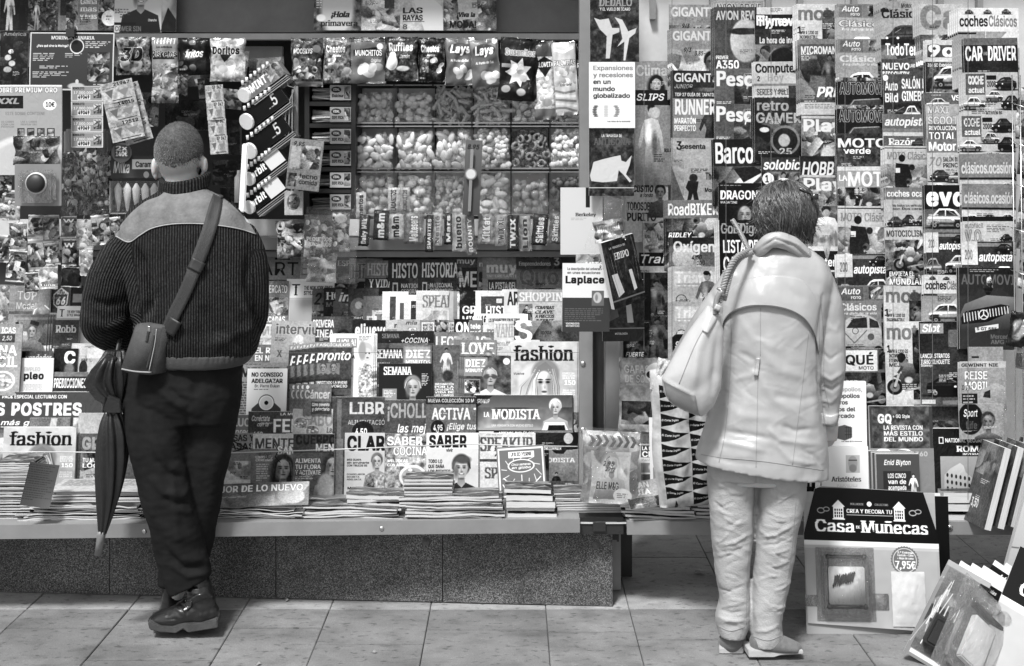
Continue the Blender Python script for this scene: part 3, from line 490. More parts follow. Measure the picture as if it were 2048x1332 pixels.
column(cC, 4.48, [
 (1509, 14, 92, 122, fin(ttl(92, 122, .2, 'Flynews', .95, .16, .14).f(.05, 0, 1, .12, .75).small(.35, .02, .3, 3, .3).f(0, .12, 1, .36, .08).t('La hora de invertir', .1, .5, .95, .1, .85).busy(0, .62, 1, 1, .15, .6).e(.6, .95, .32, .28, .06, .1).t('Flynews', .1, .15, .95, .16, .96)), 'dark aircraft magazine with white masthead'),
 (1508, 123, 92, 122, fin(ttl(92, 122, .72, 'Computer', .1, .14, .04).t('Hoy', .3, .2, .35, .12, .6).t('2', .08, .24, .06, .08, .2).f(0, .36, 1, .4, .5).tt('SERIES Y PELIS/A LA CARTA', .06, .45, .75, .1, .35).f(.75, .4, 1, .6, .2)), 'pale computing magazine with black masthead', {'copies': 1}),
 (1508, 195, 98, 130, fin(A(98, 130, .16).busy(0, .3, 1, 1, .05, .4, .3).t('retro', .05, .05, .65, .15, .6, out=.15).t('GAMER', .03, .24, .92, .15, .65, out=.15).e(.62, .66, .3, .23, .5, .06).e(.62, .66, .25, .19, .15, .06).e(.6, .66, .12, .1, .7, .2).t('25', .5, .78, .26, .1, .7, out=.2).e(.2, .5, .1, .04, .85, .3)), 'retro videogame magazine with round emblem on dark cover', {'copies': 2}),
 (1522, 308, 88, 118, fin(A(88, 118, .25).f(0, 0, 1, .06, .1).t('solobici', .04, .1, .92, .16, .92, 'bi').busy(0, .3, 1, 1, .1, .6, .12).e(.15, .42, .13, .1, .95, .05).t('1', .09, .36, .08, .12, .1).fig(.5, .3, .7, .7, .5, .2)), 'mountain bike magazine touching the hair of the woman')])
cD = 'fourth rack column'
column(cD, 4.455, [
 (1592, 8, 94, 130, moto1(), 'topmost motorcycle magazine with large grey masthead', {'copies': 2}),
 (1598, 78, 92, 152, fin(ttl(92, 152, .3, 'MICROMANIA', .9, .1, .1).f(0, 0, 1, .07, .45).busy(0, .22, 1, .8, .15, .5, .3).fig(.65, .2, .62, .25, .35, .2).t('PRE', .35, .64, .55, .13, .92, 'bi').small(.04, .2, .25, 4, .85).f(0, .84, 1, 1, .75).small(.1, .86, .8, 3, .4)), 'videogame magazine with armed figure', {'copies': 2}),
 (1602, 232, 88, 118, play(), 'upper console magazine with muscular bald figure'),
 (1600, 312, 90, 118, hobby(), 'console magazine with slanted white masthead on black'),
 (1602, 350, 88, 118, play(), 'lower console magazine with muscular bald figure'),
 (1612, 412, 78, 110, fin(A(78, 110, .5).busy(0, 0, 1, .3, .3, .8).fig(.5, 0, 1.3, .7, .65, .45).e(.45, .45, .22, .12, .72, .4).e(.4, .62, .1, .05, .4, .8)), 'magazine with bare chested athlete'),
 (1616, 493, 78, 90, fin(A(78, 90, .12).f(0, 0, 1, .1, .8).t('Nintendo', .1, .25, .9, .18, .95).f(0, .52, 1, .56, .85).busy(0, .6, 1, 1)), 'console magazine with white letters on black band'),
 (1610, 545, 84, 110, fin(A(84, 110, .3).busy(0, 0, 1, 1)), 'dark magazine half behind the shoulder of the woman')])
cE = 'fifth rack column'
vw = fin(A(110, 150, .5).f(0, 0, 1, .2, .42).f(.05, .02, .5, .2, .35).t('Auto', .1, .03, .35, .08, .9, 'i').t('FOTO', .28, .14, .18, .035, .9).busy(.6, .02, 1, .18).t('Clásicos', .08, .24, .66, .09, .85).t('Para disfrutar la vida', .08, .35, .66, .03, .85, 'i').busy(.82, .24, 1, .8, .1, .6, .1).e(.45, .6, .36, .22, .72, .05).f(.1, .6, .82, .84, .72, .6).p([(.18, .56), (.3, .44), (.55, .42), (.56, .56)], .2).p([(.6, .56), (.6, .43), (.75, .48), (.78, .56)], .2).l([(.12, .6), (.32, .76), (.55, .59)], .02, .4).e(.34, .6, .06, .045, .35, .1).e(.34, .6, .045, .034, .72, .1).e(.62, .68, .06, .045, .35, .1).f(.1, .8, .8, .84, .5).e(.2, .86, .08, .06, .1, .1).e(.75, .86, .08, .06, .1, .1), .03)
column(cE, 4.43, [
 (1672, 8, 100, 138, autoclas(), 'topmost classic car magazine with small photo badge', {'copies': 1}),
 (1675, 78, 100, 138, autoclas(), 'second classic car magazine with small photo badge', {'copies': 1}),
 (1674, 155, 104, 138, autom(), 'upper black car magazine with dim masthead'),
 (1672, 210, 106, 140, autom(), 'lower black car magazine with dim masthead', {'copies': 1}),
 (1671, 267, 108, 144, fin(ttl(108, 144, .25, 'MOTO', .95, .12, .07).n(0, 0, 1, 1, .12, .05).t('verde', .14, .2, .5, .08, .95, out=.15).e(.3, .55, .1, .08, .7, .3).moto(.2, .45, .7, .5, .5).busy(0, .8, 1, 1)), 'off road motorcycle magazine with dark grainy cover'),
 (1675, 333, 104, 140, fin(ttl(104, 140, .6, 'MOTO', .96, .2, .08, tx=.2, tw=.9).f(0, 0, 1, .06, .8).t('LA', .03, .12, .16, .08, .95).busy(0, .3, 1, 1, .02, .8, .09).moto(.3, .3, .6, .4)), 'motorcycle magazine with crowded race start'),
 (1674, 412, 106, 140, motocl(), 'classic motorcycle magazine with seated rider in black helmet'),
 (1674, 508, 104, 138, autopista(), 'car magazine with white masthead on black band'),
 (1672, 571, 110, 150, vw, 'classic car magazine with old camper van', {'copies': 1}),
 (1683, 697, 100, 140, fin(A(100, 140, .3).f(0, 0, 1, .34, .4).f(.02, .02, .72, .32, .85).t('QUÉ', .08, .09, .56, .13, .1).t('MOTO', .34, .25, .3, .05, .4).busy(.74, 0, 1, .3, .1, .5).busy(0, .34, 1, 1, .03, .4, .15).moto(.2, .45, .7, .35, .5)), 'motorcycle magazine with dark letters in pale box')])
cF = 'sixth rack column'
column(cF, 4.405, [
 (1760, 2, 88, 120, fin(ttl(88, 120, .6, 'Clásico', .08, .14, .14, 's').t('Motor', .5, .04, .25, .07, .2, 's').f(0, .3, 1, 1, .62).car(.1, .38, .9, .42, .2).car(.02, .1, .2, .08, .1)), 'classic car magazine with small dark rally car', {'copies': 3}),
 (1761, 78, 86, 116, fin(A(86, 116, .3).f(0, 0, 1, .1, .1).busy(0, .1, 1, .35, .2, .5).t('TodoTerreno', .1, .08, 1.1, .2, .95, out=.1).tt('NUEVO/DISCOVERY', .03, .42, .62, .11, .92).t('LAND ROVER', .66, .43, .3, .06, .9).t('28 AÑOS', .03, .8, .5, .07, .85)), 'four wheel drive magazine with stacked white headlines'),
 (1767, 148, 92, 124, fin(A(92, 124, .2).f(0, 0, 1, .4, .3).e(.05, .06, .06, .05, .9, .1).tt('Auto/Bild', .03, .12, .28, .14, .9).tt('SALÓN DE/GINEBRA', .4, .08, .6, .15, .9).car(-.02, .42, 1.1, .5, .1).car(.4, .5, .4, .3, .85)), 'car magazine with sports car and tall white words'),
 (1765, 228, 92, 122, fin(ttl(92, 122, .5, 'autopista', .95, .13, .06, 'bi', bar=.42).f(0, .3, 1, 1, .78).car(.0, .36, .4, .22, .85).car(.5, .34, .5, .26, .7)), 'car magazine with white slanted masthead over small cars'),
 (1766, 272, 92, 122, fin(A(92, 122, .35).t('Razón', .1, .04, .6, .11, .9, 's').car(.6, .02, .4, .2, .2)), 'thin strip of magazine with serif word'),
 (1768, 292, 92, 122, motocl(), 'classic motorcycle magazine showing a rider beside chequered border', {'copies': 2}),
 (1771, 375, 88, 120, fin(A(88, 120, .6).f(0, 0, 1, .2, .45).t('coches ocasión', .03, .05, 1.1, .1, .88).f(0, .2, 1, 1, .7).tt('No todos los vehículos/son Dos caras', .15, .28, .7, .04, .3).car(.02, .46, .36, .2, .3).car(.36, .44, .32, .2, .2).car(.66, .44, .34, .2, .4)), 'used car magazine with pale cover and three cars'),
 (1770, 455, 90, 122, fin(ttl(90, 122, .65, 'MOTOCICLISMO', .25, .1, .05, bar=.72).busy(0, .2, 1, 1, .05, .8, .1).moto(.2, .25, .7, .45, .6).t('EMPIEZA EL', .08, .72, .55, .07, .95, out=.1).t('MUNDIAL', .08, .83, .75, .1, .95, out=.1)), 'motorcycle racing magazine with two line white headline'),
 (1766, 572, 92, 132, moto1(), 'upper motorcycle magazine with large grey masthead'),
 (1770, 643, 90, 168, fin(A(90, 168, .78).t('moto', .04, .04, .92, .17, .45).t('1', .04, .28, .08, .08, .1).tt('BMW R 1200 GS/INCOMBUSTIBLE,/ETERNA Y AÚN/MEJOR', .08, .33, .42, .04, .2).busy(.6, .1, 1, 1, .03, .5, .1).moto(.05, .42, .9, .45, .35).e(.35, .42, .09, .05, .12, .1).f(.45, .92, 1, .98, .7)), 'lower motorcycle magazine with rider and large grey masthead')])
cG = 'seventh rack column'
column(cG, 4.38, [
 (1838, 8, 92, 122, fin(A(92, 122, .7).t('Car', .03, .04, 1.15, .36, .5, 'B').busy(0, .5, 1, 1, .2, .8).car(.4, .45, .7, .35, .2).f(0, .93, 1, 1, .85)), 'pale car magazine with giant grey letters', {'copies': 3}),
 (1850, 80, 80, 124, fin(A(80, 124, .78).f(.05, .08, 1, .28, .3).t('9on', .08, .08, 1.0, .18, .9, 'B', out=.15).busy(0, .35, 1, .85, .1, .6, .12).car(.2, .4, .9, .38, .8).t('356 SC Cabriolet', .06, .38, .6, .05, .9)), 'sports car magazine with white convertible', {'copies': 1}),
 (1849, 185, 80, 106, fin(A(80, 106, .35).t('VS', .7, .05, .2, .1, .95).small(.2, .04, .4, 1, .9).car(.05, .1, .6, .2, .7)), 'narrow visible strip of car magazine with pale coupe'),
 (1852, 208, 78, 104, fin(A(78, 104, .6).t('MAXI', .05, .04, .55, .14, .75, out=.3).t('SCOOTER', .05, .24, 1.05, .15, .75, out=.3)), 'scooter magazine with outlined grey words'),
 (1855, 248, 78, 104, fin(A(78, 104, .4).t('REVOLUCIÓN', .02, .04, .7, .08, .95, out=.1).t('TOTAL', .02, .16, .7, .14, .95, out=.1).busy(.75, 0, 1, 1)), 'motoring magazine with two white outlined words'),
 (1854, 278, 84, 122, fin(A(84, 122, .7).f(0, 0, 1, .22, .45).t('Motor16', .05, .05, .95, .14, .95, 'b').t('70', .05, .3, .3, .14, .5, 'i').tt('SALÓN DE GINEBRA/PRINCIPALES', .38, .3, .75, .07, .2).car(.05, .5, .5, .2, .2).car(.5, .52, .5, .2, .6).car(.05, .72, .45, .2, .75)), 'car magazine listing motor show cars'),
 (1848, 370, 86, 120, fin(A(86, 120, .3).f(0, 0, 1, .4, .08).t('evo', .04, .06, .92, .28, .96, 'B').f(0, .4, 1, .8, .35, .5).car(.05, .38, .9, .34, .88).tt('JAPONESES', .02, .86, .95, .1, .93, st='bs')), 'black car magazine with three giant white letters', {'copies': 1}),
 (1851, 465, 84, 120, autopista(), 'car magazine with pale old car and black band'),
 (1846, 550, 92, 124, cochcl(92), 'classic car magazine with white coupe under tall letters'),
 (1839, 643, 96, 168, fin(A(96, 168, .2).f(0, 0, 1, 1, .12, .35).f(.02, .02, .5, .14, .6).t('Slot', .06, .03, .38, .09, .92, 'bi').f(.6, .1, 1, .3, .4).tt('LANCIA STRATOS/TURBO SILHOUETTE', .02, .38, .6, .05, .95).t('Slideways', .02, .5, .25, .03, .9).car(.12, .62, .9, .26, .08).f(.02, .92, .3, .97, .8).f(.45, .93, 1, .98, .5)), 'dark model car magazine with black racing car')])
cH = 'eighth rack column'
_am = A(112, 162, .2).f(0, 0, 1, .08, .1).small(.2, .02, .7, 2, .7).f(0, .08, 1, .35, .16).t('AUTOMOVIL', .04, .09, 1.05, .12, .36, out=.1).p([(.25, .4), (.35, .27), (.75, .25), (.95, .36)], .18).p([(0, .6), (.1, .45), (.5, .34), (1, .36), (1, .75), (.1, .78), (0, .76)], .5, .2).p([(.03, .62), (.12, .54), (.75, .45), (.9, .47), (.8, .58), (.5, .67), (.04, .7)], .05)
for _i in range(16):
    _x = .08+_i*.052; _am.l([(_x, .565-_i*.0062), (_x+.015, .675-_i*.0075)], .018, .8)
_am.e(.44, .58, .09, .062, .85, .05).e(.44, .58, .072, .05, .1, .05).l([(.44, .53), (.44, .58), (.38, .62)], .02, .85).l([(.44, .58), (.5, .61)], .02, .85).p([(.28, .74), (.7, .69), (.7, .745), (.29, .8)], .8).t('S GT 585', .31, .735, .36, .035, .15).tt('Mercedes/AMG GT', .55, .82, .42, .05, .4, st='s')
column(cH, 4.355, [
 (1914, 16, 122, 160, cochcl(122), 'topmost classic car magazine with tall thin masthead', {'copies': 5}),
 (1928, 76, 108, 140, fin(A(108, 140, .14).f(0, 0, 1, .1, .4).t('CAR', .03, .12, .32, .2, .93).t('AND', .36, .2, .08, .05, .6).t('DRIVER', .45, .12, .52, .2, .93).t('PORSCHE', .03, .54, .7, .13, .85, 's').t('911 GTS', .02, .76, .5, .13, .6, 's').p([(.7, .9), (1, .6), (1, 1)], .35)), 'dark car magazine with bold white masthead'),
 (1926, 145, 110, 150, coche(), 'upper car magazine crowded with small cars', {'copies': 2}),
 (1918, 229, 112, 150, coche(), 'lower car magazine crowded with small cars', {'copies': 1}),
 (1918, 308, 110, 142, clasoc(), 'upper used classic car magazine with three small cars'),
 (1922, 368, 108, 142, clasoc(), 'lower used classic car magazine with three small cars'),
 (1925, 433, 102, 136, fin(A(102, 136, .75).f(0, 0, 1, .07, .1).t('autofácil', .04, .1, .36, .07, .5).t('V.O.', .04, .2, .36, .18, .65, 'b', out=.2).small(.46, .12, .45, 5, .3).car(.72, .25, .25, .12, .15).t('SEGUNDA MANO', .02, .42, .96, .14, .1)), 'used car guide with pale cover'),
 (1922, 483, 106, 140, autopista(), 'car magazine with dim old car beside a bright black-banded masthead'),
 (1916, 535, 112, 162, _am, 'glossy dark car magazine with wide front grille', {'film': True}),
 (1936, 694, 70, 60, fin(A(70, 60, .6).f(.1, .3, .3, .36, .1)), 'plain grey sheet half hidden above the motorhome magazine'),
 (1920, 723, 92, 122, fin(A(92, 122, .62).f(0, 0, 1, .1, .75).t('GEWINNT NIE', .03, .03, .8, .05, .2).t('REISE', .1, .16, .5, .13, .95, out=.3).t('MOBIL', .1, .33, .55, .13, .95, out=.3).f(.03, .52, .38, 1, .1).small(.06, .55, .28, 7, .85, .025).p([(.42, .6), (.5, .45), (.8, .35), (.98, .42), (1, .78), (.5, .85)], .72, .5).p([(.5, .58), (.54, .5), (.66, .46), (.66, .6)], .2).e(.6, .84, .05, .04, .1, .1)), 'motorhome magazine with pale camper'),
 (1918, 808, 90, 70, fin(A(90, 70, .6).e(.25, .42, .28, .45, .08, .05).t('Sport', .1, .15, .32, .2, .92, 'i').t('Life', .15, .5, .25, .2, .3).face(.65, .5, .16, .2, .6, .5)), 'sport magazine with black round badge behind the thick books')])
# the broad grille of the glossy car cover
# adult, cycling and body building titles between the post and the first column
for (x, y, w, h, D, a, lab) in (
 (1270, 122, 84, 112, 4.545, fin(A(84, 112, .55).t('Climax', .02, .08, .9, .18, .72, 'b', out=.5).face(.5, .42, .16, .06, .7, .2, long=True).f(0, .7, 1, 1, .1)), 'faded magazine with dark haired model at the rear'),
 (1270, 180, 80, 190, 4.53, fin(A(80, 190, .55).f(0, 0, 1, .16, .08).t('SLIPS', .04, .04, .7, .07, .9, 'i').fig(.4, .14, 1.05, .62, .68, .34).e(.5, .24, .12, .06, .75, .2).t('RILEY', .72, .62, .25, .035, .1)), 'glamour magazine with blonde model in white swimwear'),
 (1250, 362, 86, 122, 4.515, fin(A(86, 122, .72).t('Ciclismo', .04, .04, .62, .14, .08, 'bi').t('a fondo', .35, .2, .3, .06, .1, 'i').tt('TODOSOBRE/PURITO', .04, .35, .68, .13, .15).face(.82, .18, .13, .08, .6, .4).e(.8, .8, .14, .16, .15, .3, .6)), 'pale cycling magazine with dark cyclist behind bagged book'),
 (1286, 446, 58, 78, 4.5, fin(A(58, 78, .5).busy(0, 0, 1, 1, .3, .8).t('GUIA', .1, .2, .7, .3, .6)), 'small wrapped guide under the cycling magazine'),
 (1278, 505, 66, 90, 4.485, fin(A(66, 90, .8).f(.0, 0, 1, .3, .08).t('Trail', .05, .05, .85, .18, .95, 'i').busy(0, .5, 1, 1)), 'trail running magazine with white slanted word'),
 (1284, 545, 58, 100, 4.47, fin(A(58, 100, .18).busy(0, 0, 1, 1, .03, .45, .2).fig(.5, .15, .9, .35, .5, .4)), 'dark body building magazine above another alike'),
 (1280, 632, 58, 92, 4.455, fin(A(58, 92, .14).busy(0, 0, 1, 1, .03, .4, .2).fig(.6, .05, .9, .3, .4, .4).small(.1, .3, .4, 3, .8, .03)), 'dark body building magazine lowest beside the post'),
 (1245, 545, 56, 95, 4.46, fin(A(56, 95, .1).fig(.5, .1, .95, .3, .45, .35)), 'dark muscle magazine deep behind the hanging books'),
 (1246, 645, 52, 82, 4.445, fin(A(52, 82, .1).busy(0, 0, 1, 1, .02, .3).t('FUERTE', .1, .72, .7, .1, .8, 'i')), 'dark magazine with small slanted word near the post'),
 ): mag(x, y, w, h, D, a, lab, tilt=3, group='magazines between post and rack')
# ================================================================== the long display: rows of magazines rising to the counter
def show(rows, group):
    for it in rows:
        x, y, w, h, D, a, lab = it[:7]; kw = dict(it[7]) if len(it) > 7 else {}
        kw.setdefault('tilt', 9); mag(x, y, w, h, D, a, lab, group=group, **kw)
def ttl2(w, h, bg, title, tv, th=.13, ty=.04, **k): return ttl(w, h, bg, title, tv, th, ty, **k)
NG = lambda: fin(A(82, 118, .22).busy(.4, .3, 1, 1, .1, .6, .4).t('HISTORIA', .06, .06, .98, .24, .95, out=.1).f(.07, .38, .2, .58, .9).f(.095, .41, .175, .55, .2).tt('NATIONAL/GEOGRAPHIC', .28, .4, .62, .07, .95).tt('LA LEY SECA Y/EL NACIMIENTO', .07, .66, .7, .06, .9))
TNY = lambda: A(92, 124, .72).f(0, 0, 1, .3, .88).t('T', .08, .08, .18, .18, .08, 's').tt('THE NEW YORK TIMES/STYLE MAGAZINE', .34, .11, .62, .06, .25).f(.05, .34, 1, 1, .68, .6).e(.75, .75, .2, .3, .25, .1).e(.75, .75, .14, .26, .66, .1)
def fash(w=130, h=172):
    a = A(w, h, .62); a.f(0, 0, 1, 1, .74, .6).n(amp=.05); k = w/h
    a.t('fashion', .03, .045, .92, .165, .06, 's')
    a.p([(.1, 1), (.18, .85), (.4, .72), (.75, .7), (.98, .86), (1, 1)], .5).busy(.45, .78, 1, 1, .15, .8, .05)
    a.e(.36, .45, .26, .2, .72, .2, grad=.1).e(.3, .62, .2, .2, .75, .4, .5).p([(.05, .8), (.2, .5), (.36, .3), (.45, .35), (.36, .7), (.2, .85)], .7, .8).e(.52, .36, .21, .17, .5, .2)
    a.p([(.4, .28), (.52, .22), (.64, .3), (.7, .5), (.66, .74), (.56, .76), (.38, .66), (.34, .4)], .45, .6)
    for i in range(9): a.l([(.38-.006*i, .28+.01*i), (.28-.02*i, .5), (.16-.012*i, .78)], .014, R.uniform(.45, .92))
    for i in range(5): a.l([(.62+.01*i, .3), (.68+.012*i, .5), (.66+.015*i, .74)], .014, R.uniform(.3, .75))
    a.p([(.42, .56), (.56, .56), (.6, .8), (.4, .8)], .45, .66).e(.5, .455, .12, .13, .8, .16, grad=.12).e(.505, .53, .085, .09, .78, .25, grad=.1).e(.59, .5, .05, .13, .55, .9).e(.43, .53, .04, .08, .62, .9)
    for i in range(7): a.l([(.44-.01*i, .3+.012*i), (.385-.008*i, .42), (.4-.014*i, .6), (.3-.02*i, .84)], .012, R.uniform(.4, .95)); a.l([(.56+.008*i, .3+.01*i), (.615+.006*i, .42), (.62+.01*i, .62), (.66+.012*i, .8)], .012, R.uniform(.3, .85))
    for d in (-.062, .062): a.e(.5+d*.9, .448, .045, .024, .5, 1).e(.5+d*.9, .448, .028, .011, .06, .7).e(.5+d*.95, .418, .04, .007, .2, .8)
    a.e(.51, .5, .016, .02, .62, .8).e(.5, .555, .04, .0125, .3, .4).l([(.5, .43), (.51, .5)], .012, .72)
    a.tt('ESPECIAL/EDICIÓN/MÁS DE', .78, .34, .19, .02, .85).t('150', .8, .43, .17, .05, .92, 's').tt('IDEAS PARA/PONERTE/LA CABEZA', .78, .53, .19, .018, .85).t('Vuelve', .04, .34, .16, .025, .3, 'i').t('MODA', .03, .93, .25, .035, .9)
    return a
BACKROW = 'magazines in the rear row under the counter'
show([
 (520, 514, 100, 130, 4.84, fin(A(100, 130, .62).t('ARTE', .02, .08, .98, .2, .08, 'r').f(.3, .01, .6, .04, .1).busy(0, .35, 1, 1)), 'art magazine with large black capitals in the rear row'),
 (672, 510, 62, 90, 4.86, fin(A(62, 90, .15).t('ESPIRAL', .05, .12, .95, .12, .8, 's').busy(0, .4, 1, 1)), 'dark magazine with thin serif word beside the wrapped toys'),
 (699, 517, 66, 92, 4.85, fin(A(66, 92, .6).busy(0, .5, 1, 1).t('Historia', .05, .12, 1.6, .32, .45, 's', out=.9)), 'pale magazine with large pale letters cut by its neighbour'),
 (731, 521, 70, 94, 4.835, fin(A(70, 94, .2).f(0, 0, 1, .38, .55).t('HISTORIA', .05, .06, 1.1, .26, .8, 's').t('Y VIDA', .1, .4, .7, .17, .95, 's').small(.1, .75, .6, 3, .9, .03)), 'history magazine with pale band and dark lower half'),
 (780, 520, 82, 118, 4.825, NG(), 'first of two history magazines with small white frame', {'copies': 1}),
 (840, 519, 74, 118, 4.815, NG(), 'second of two history magazines with small white frame', {'copies': 1}),
 (880, 513, 34, 100, 4.84, fin(A(34, 100, .4).t('MUY', .05, .1, .3, .1, .6).t('B', .5, .06, .4, .16, .9, 's').e(.7, .6, .5, .25, .1)), 'narrow magazine edge with dark round picture'),
 (903, 515, 52, 100, 4.825, fin(A(52, 100, .3).t('muy', .2, .02, .7, .1, .85).f(0, .2, 1, 1, .12).busy(0, .2, .4, .8).t('ME', .3, .28, .68, .3, .92)), 'magazine with two tall white letters on black'),
 (944, 513, 48, 100, 4.83, fin(A(48, 100, .5).busy(.3, .3, 1, 1).t('mu', .3, .1, .5, .1, .85)), 'stack of grey magazines beside the crime cover', {'copies': 3}),
 (969, 515, 68, 104, 4.82, fin(A(68, 104, .6).t('muy', .06, .1, .9, .18, .9, 'B', out=.5).t('INTERESANTE', .06, .33, .9, .05, .8).f(.1, .42, .98, 1, .25).t('LA PISTA DEL', .14, .48, .8, .13, .95).t('CRIMEN', .14, .66, .85, .26, .95)), 'science magazine with crime headline in the rear row', {'copies': 2}),
 (1033, 527, 92, 122, 4.815, fin(A(92, 122, .55).t('Quo', .06, .08, .86, .26, .45, 's', out=.68).t('CÓMO', .08, .42, .3, .06, .9).busy(.4, .4, 1, 1).t('2,30', .75, .42, .2, .06, .1, 'i')), 'magazine with three large outlined letters'),
 (1032, 500, 92, 38, 4.795, fin(A(92, 38, .12).t('Emprendedores', .06, .62, .7, .2, .8, 's').t('FLASH &', .2, .2, .6, .2, .5, 'i').t('3', .82, .4, .12, .4, .7)), 'dark wrapped business pack lying against the counter', {'film': True}),
], BACKROW)
MIDROW = 'magazines in the middle rows of the long display'
show([
 (520, 562, 58, 86, 4.74, fin(A(58, 86, .5).t('LIDERCAZO', .05, .1, .9, .17, .85, out=.3).busy(0, .38, 1, .8, .3, .8).t('DÉCADAS', .1, .82, .8, .13, .95)), 'wrapped puzzle magazine beside the sleeve of the man', {'film': True}),
 (577, 558, 92, 124, 4.75, TNY(), 'white style magazine with large black letter near the wrapped toys', {'copies': 1}),
 (625, 577, 40, 90, 4.73, fin(A(40, 90, .4).t('21', .1, .1, .7, .25, .1, 'i').busy(0, .5, 1, 1)), 'grey wrapped magazine with slanted number'),
 (648, 575, 44, 92, 4.72, fin(A(44, 92, .15).t('HO', .1, .1, .7, .16, .92, 's').t('MÁS', .1, .32, .7, .1, .5, 's').small(.1, .65, .7, 4, .85, .02)), 'black magazine with two serif letters'),
 (671, 578, 44, 92, 4.715, fin(A(44, 92, .4).f(.3, 0, 1, .3, .2).t('im', .15, .08, .75, .18, .9, 'bi').tt('Apren/del po', .3, .5, .55, .07, .2)), 'narrow magazine stack with slanted white letters', {'copies': 2}),
 (697, 577, 60, 92, 4.71, fin(A(60, 92, .3).e(.35, .4, .28, .2, .5, .05).e(.35, .36, .12, .08, .75, .2).t('Diario', .12, .6, .5, .05, .9)), 'dark grey book with round portrait'),
 (727, 592, 60, 80, 4.695, fin(A(60, 80, .5).f(.3, .35, .9, .8, .85).f(.4, .45, 1, .8, .5).t('EL A', .12, .5, .95, .26, .95)), 'grey book with white frame and short white words'),
 (765, 583, 52, 84, 4.69, fin(A(52, 84, .88).f(.3, .12, .9, 1, .3).t('H', .55, .3, .3, .2, .95)), 'white bordered book with dark cover and one letter'),
 (792, 590, 28, 80, 4.675, fin(A(28, 80, .9).f(.3, .2, 1, 1, .35)), 'thin white bordered book next to another alike'),
 (812, 590, 40, 80, 4.66, fin(A(40, 80, .88).f(.25, .15, .9, 1, .2).small(.3, .25, .5, 2, .9, .02).f(.25, .75, .9, .8, .85)), 'white bordered book with black inner cover', {'copies': 1}),
 (840, 582, 58, 86, 4.65, fin(A(58, 86, .82).t('SPEAK', .08, .1, 1.1, .28, .5, 's').busy(.1, .45, .95, .75, .6, .85).t('BUSINESS', .1, .78, .4, .05, .3)), 'pale language magazine with grey serif letters', {'copies': 2}),
 (895, 583, 24, 86, 4.655, fin(A(24, 86, .55).f(0, 0, .5, 1, .7)), 'grey magazine spines between two covers', {'copies': 3}),
 (915, 582, 40, 86, 4.645, fin(A(40, 86, .1).f(0, 0, .1, 1, .8).n(0, 0, 1, .4, .5, .2).tt('GR/MIS', .25, .35, .7, .17, .93).t('DE LA', .5, .8, .45, .09, .9)), 'black magazine with grand mystery headline'),
 (955, 582, 58, 86, 4.635, fin(A(58, 86, .85).f(.12, .12, 1, 1, .3).f(.65, .18, .85, .28, .85).t('HIST', .3, .35, .7, .22, .94).t('EDICIÓN', .55, .72, .4, .07, .85)), 'white bordered history magazine', {'copies': 2}),
 (1008, 579, 32, 86, 4.63, fin(A(32, 86, .82).t('AR', .2, .06, .75, .3, .15).t('12', .2, .68, .5, .14, .1, 's').f(0, .6, 1, .62, .1)), 'pale magazine with two thin dark capitals', {'copies': 1}),
 (1035, 579, 92, 122, 4.62, fin(A(92, 122, .76).f(0, 0, 1, .21, .62).t('SHOPPING', .03, .05, 1.1, .14, .85, 's').f(.03, .23, .33, .55, .5).fig(.2, .25, .4, .1, .7, .12).tt('COMPRAS/CLAVE/A PRECIOS/MINI', .38, .27, .42, .05, .25, 1.4, 'si')), 'shopping magazine with small figure picture'),
], MIDROW)
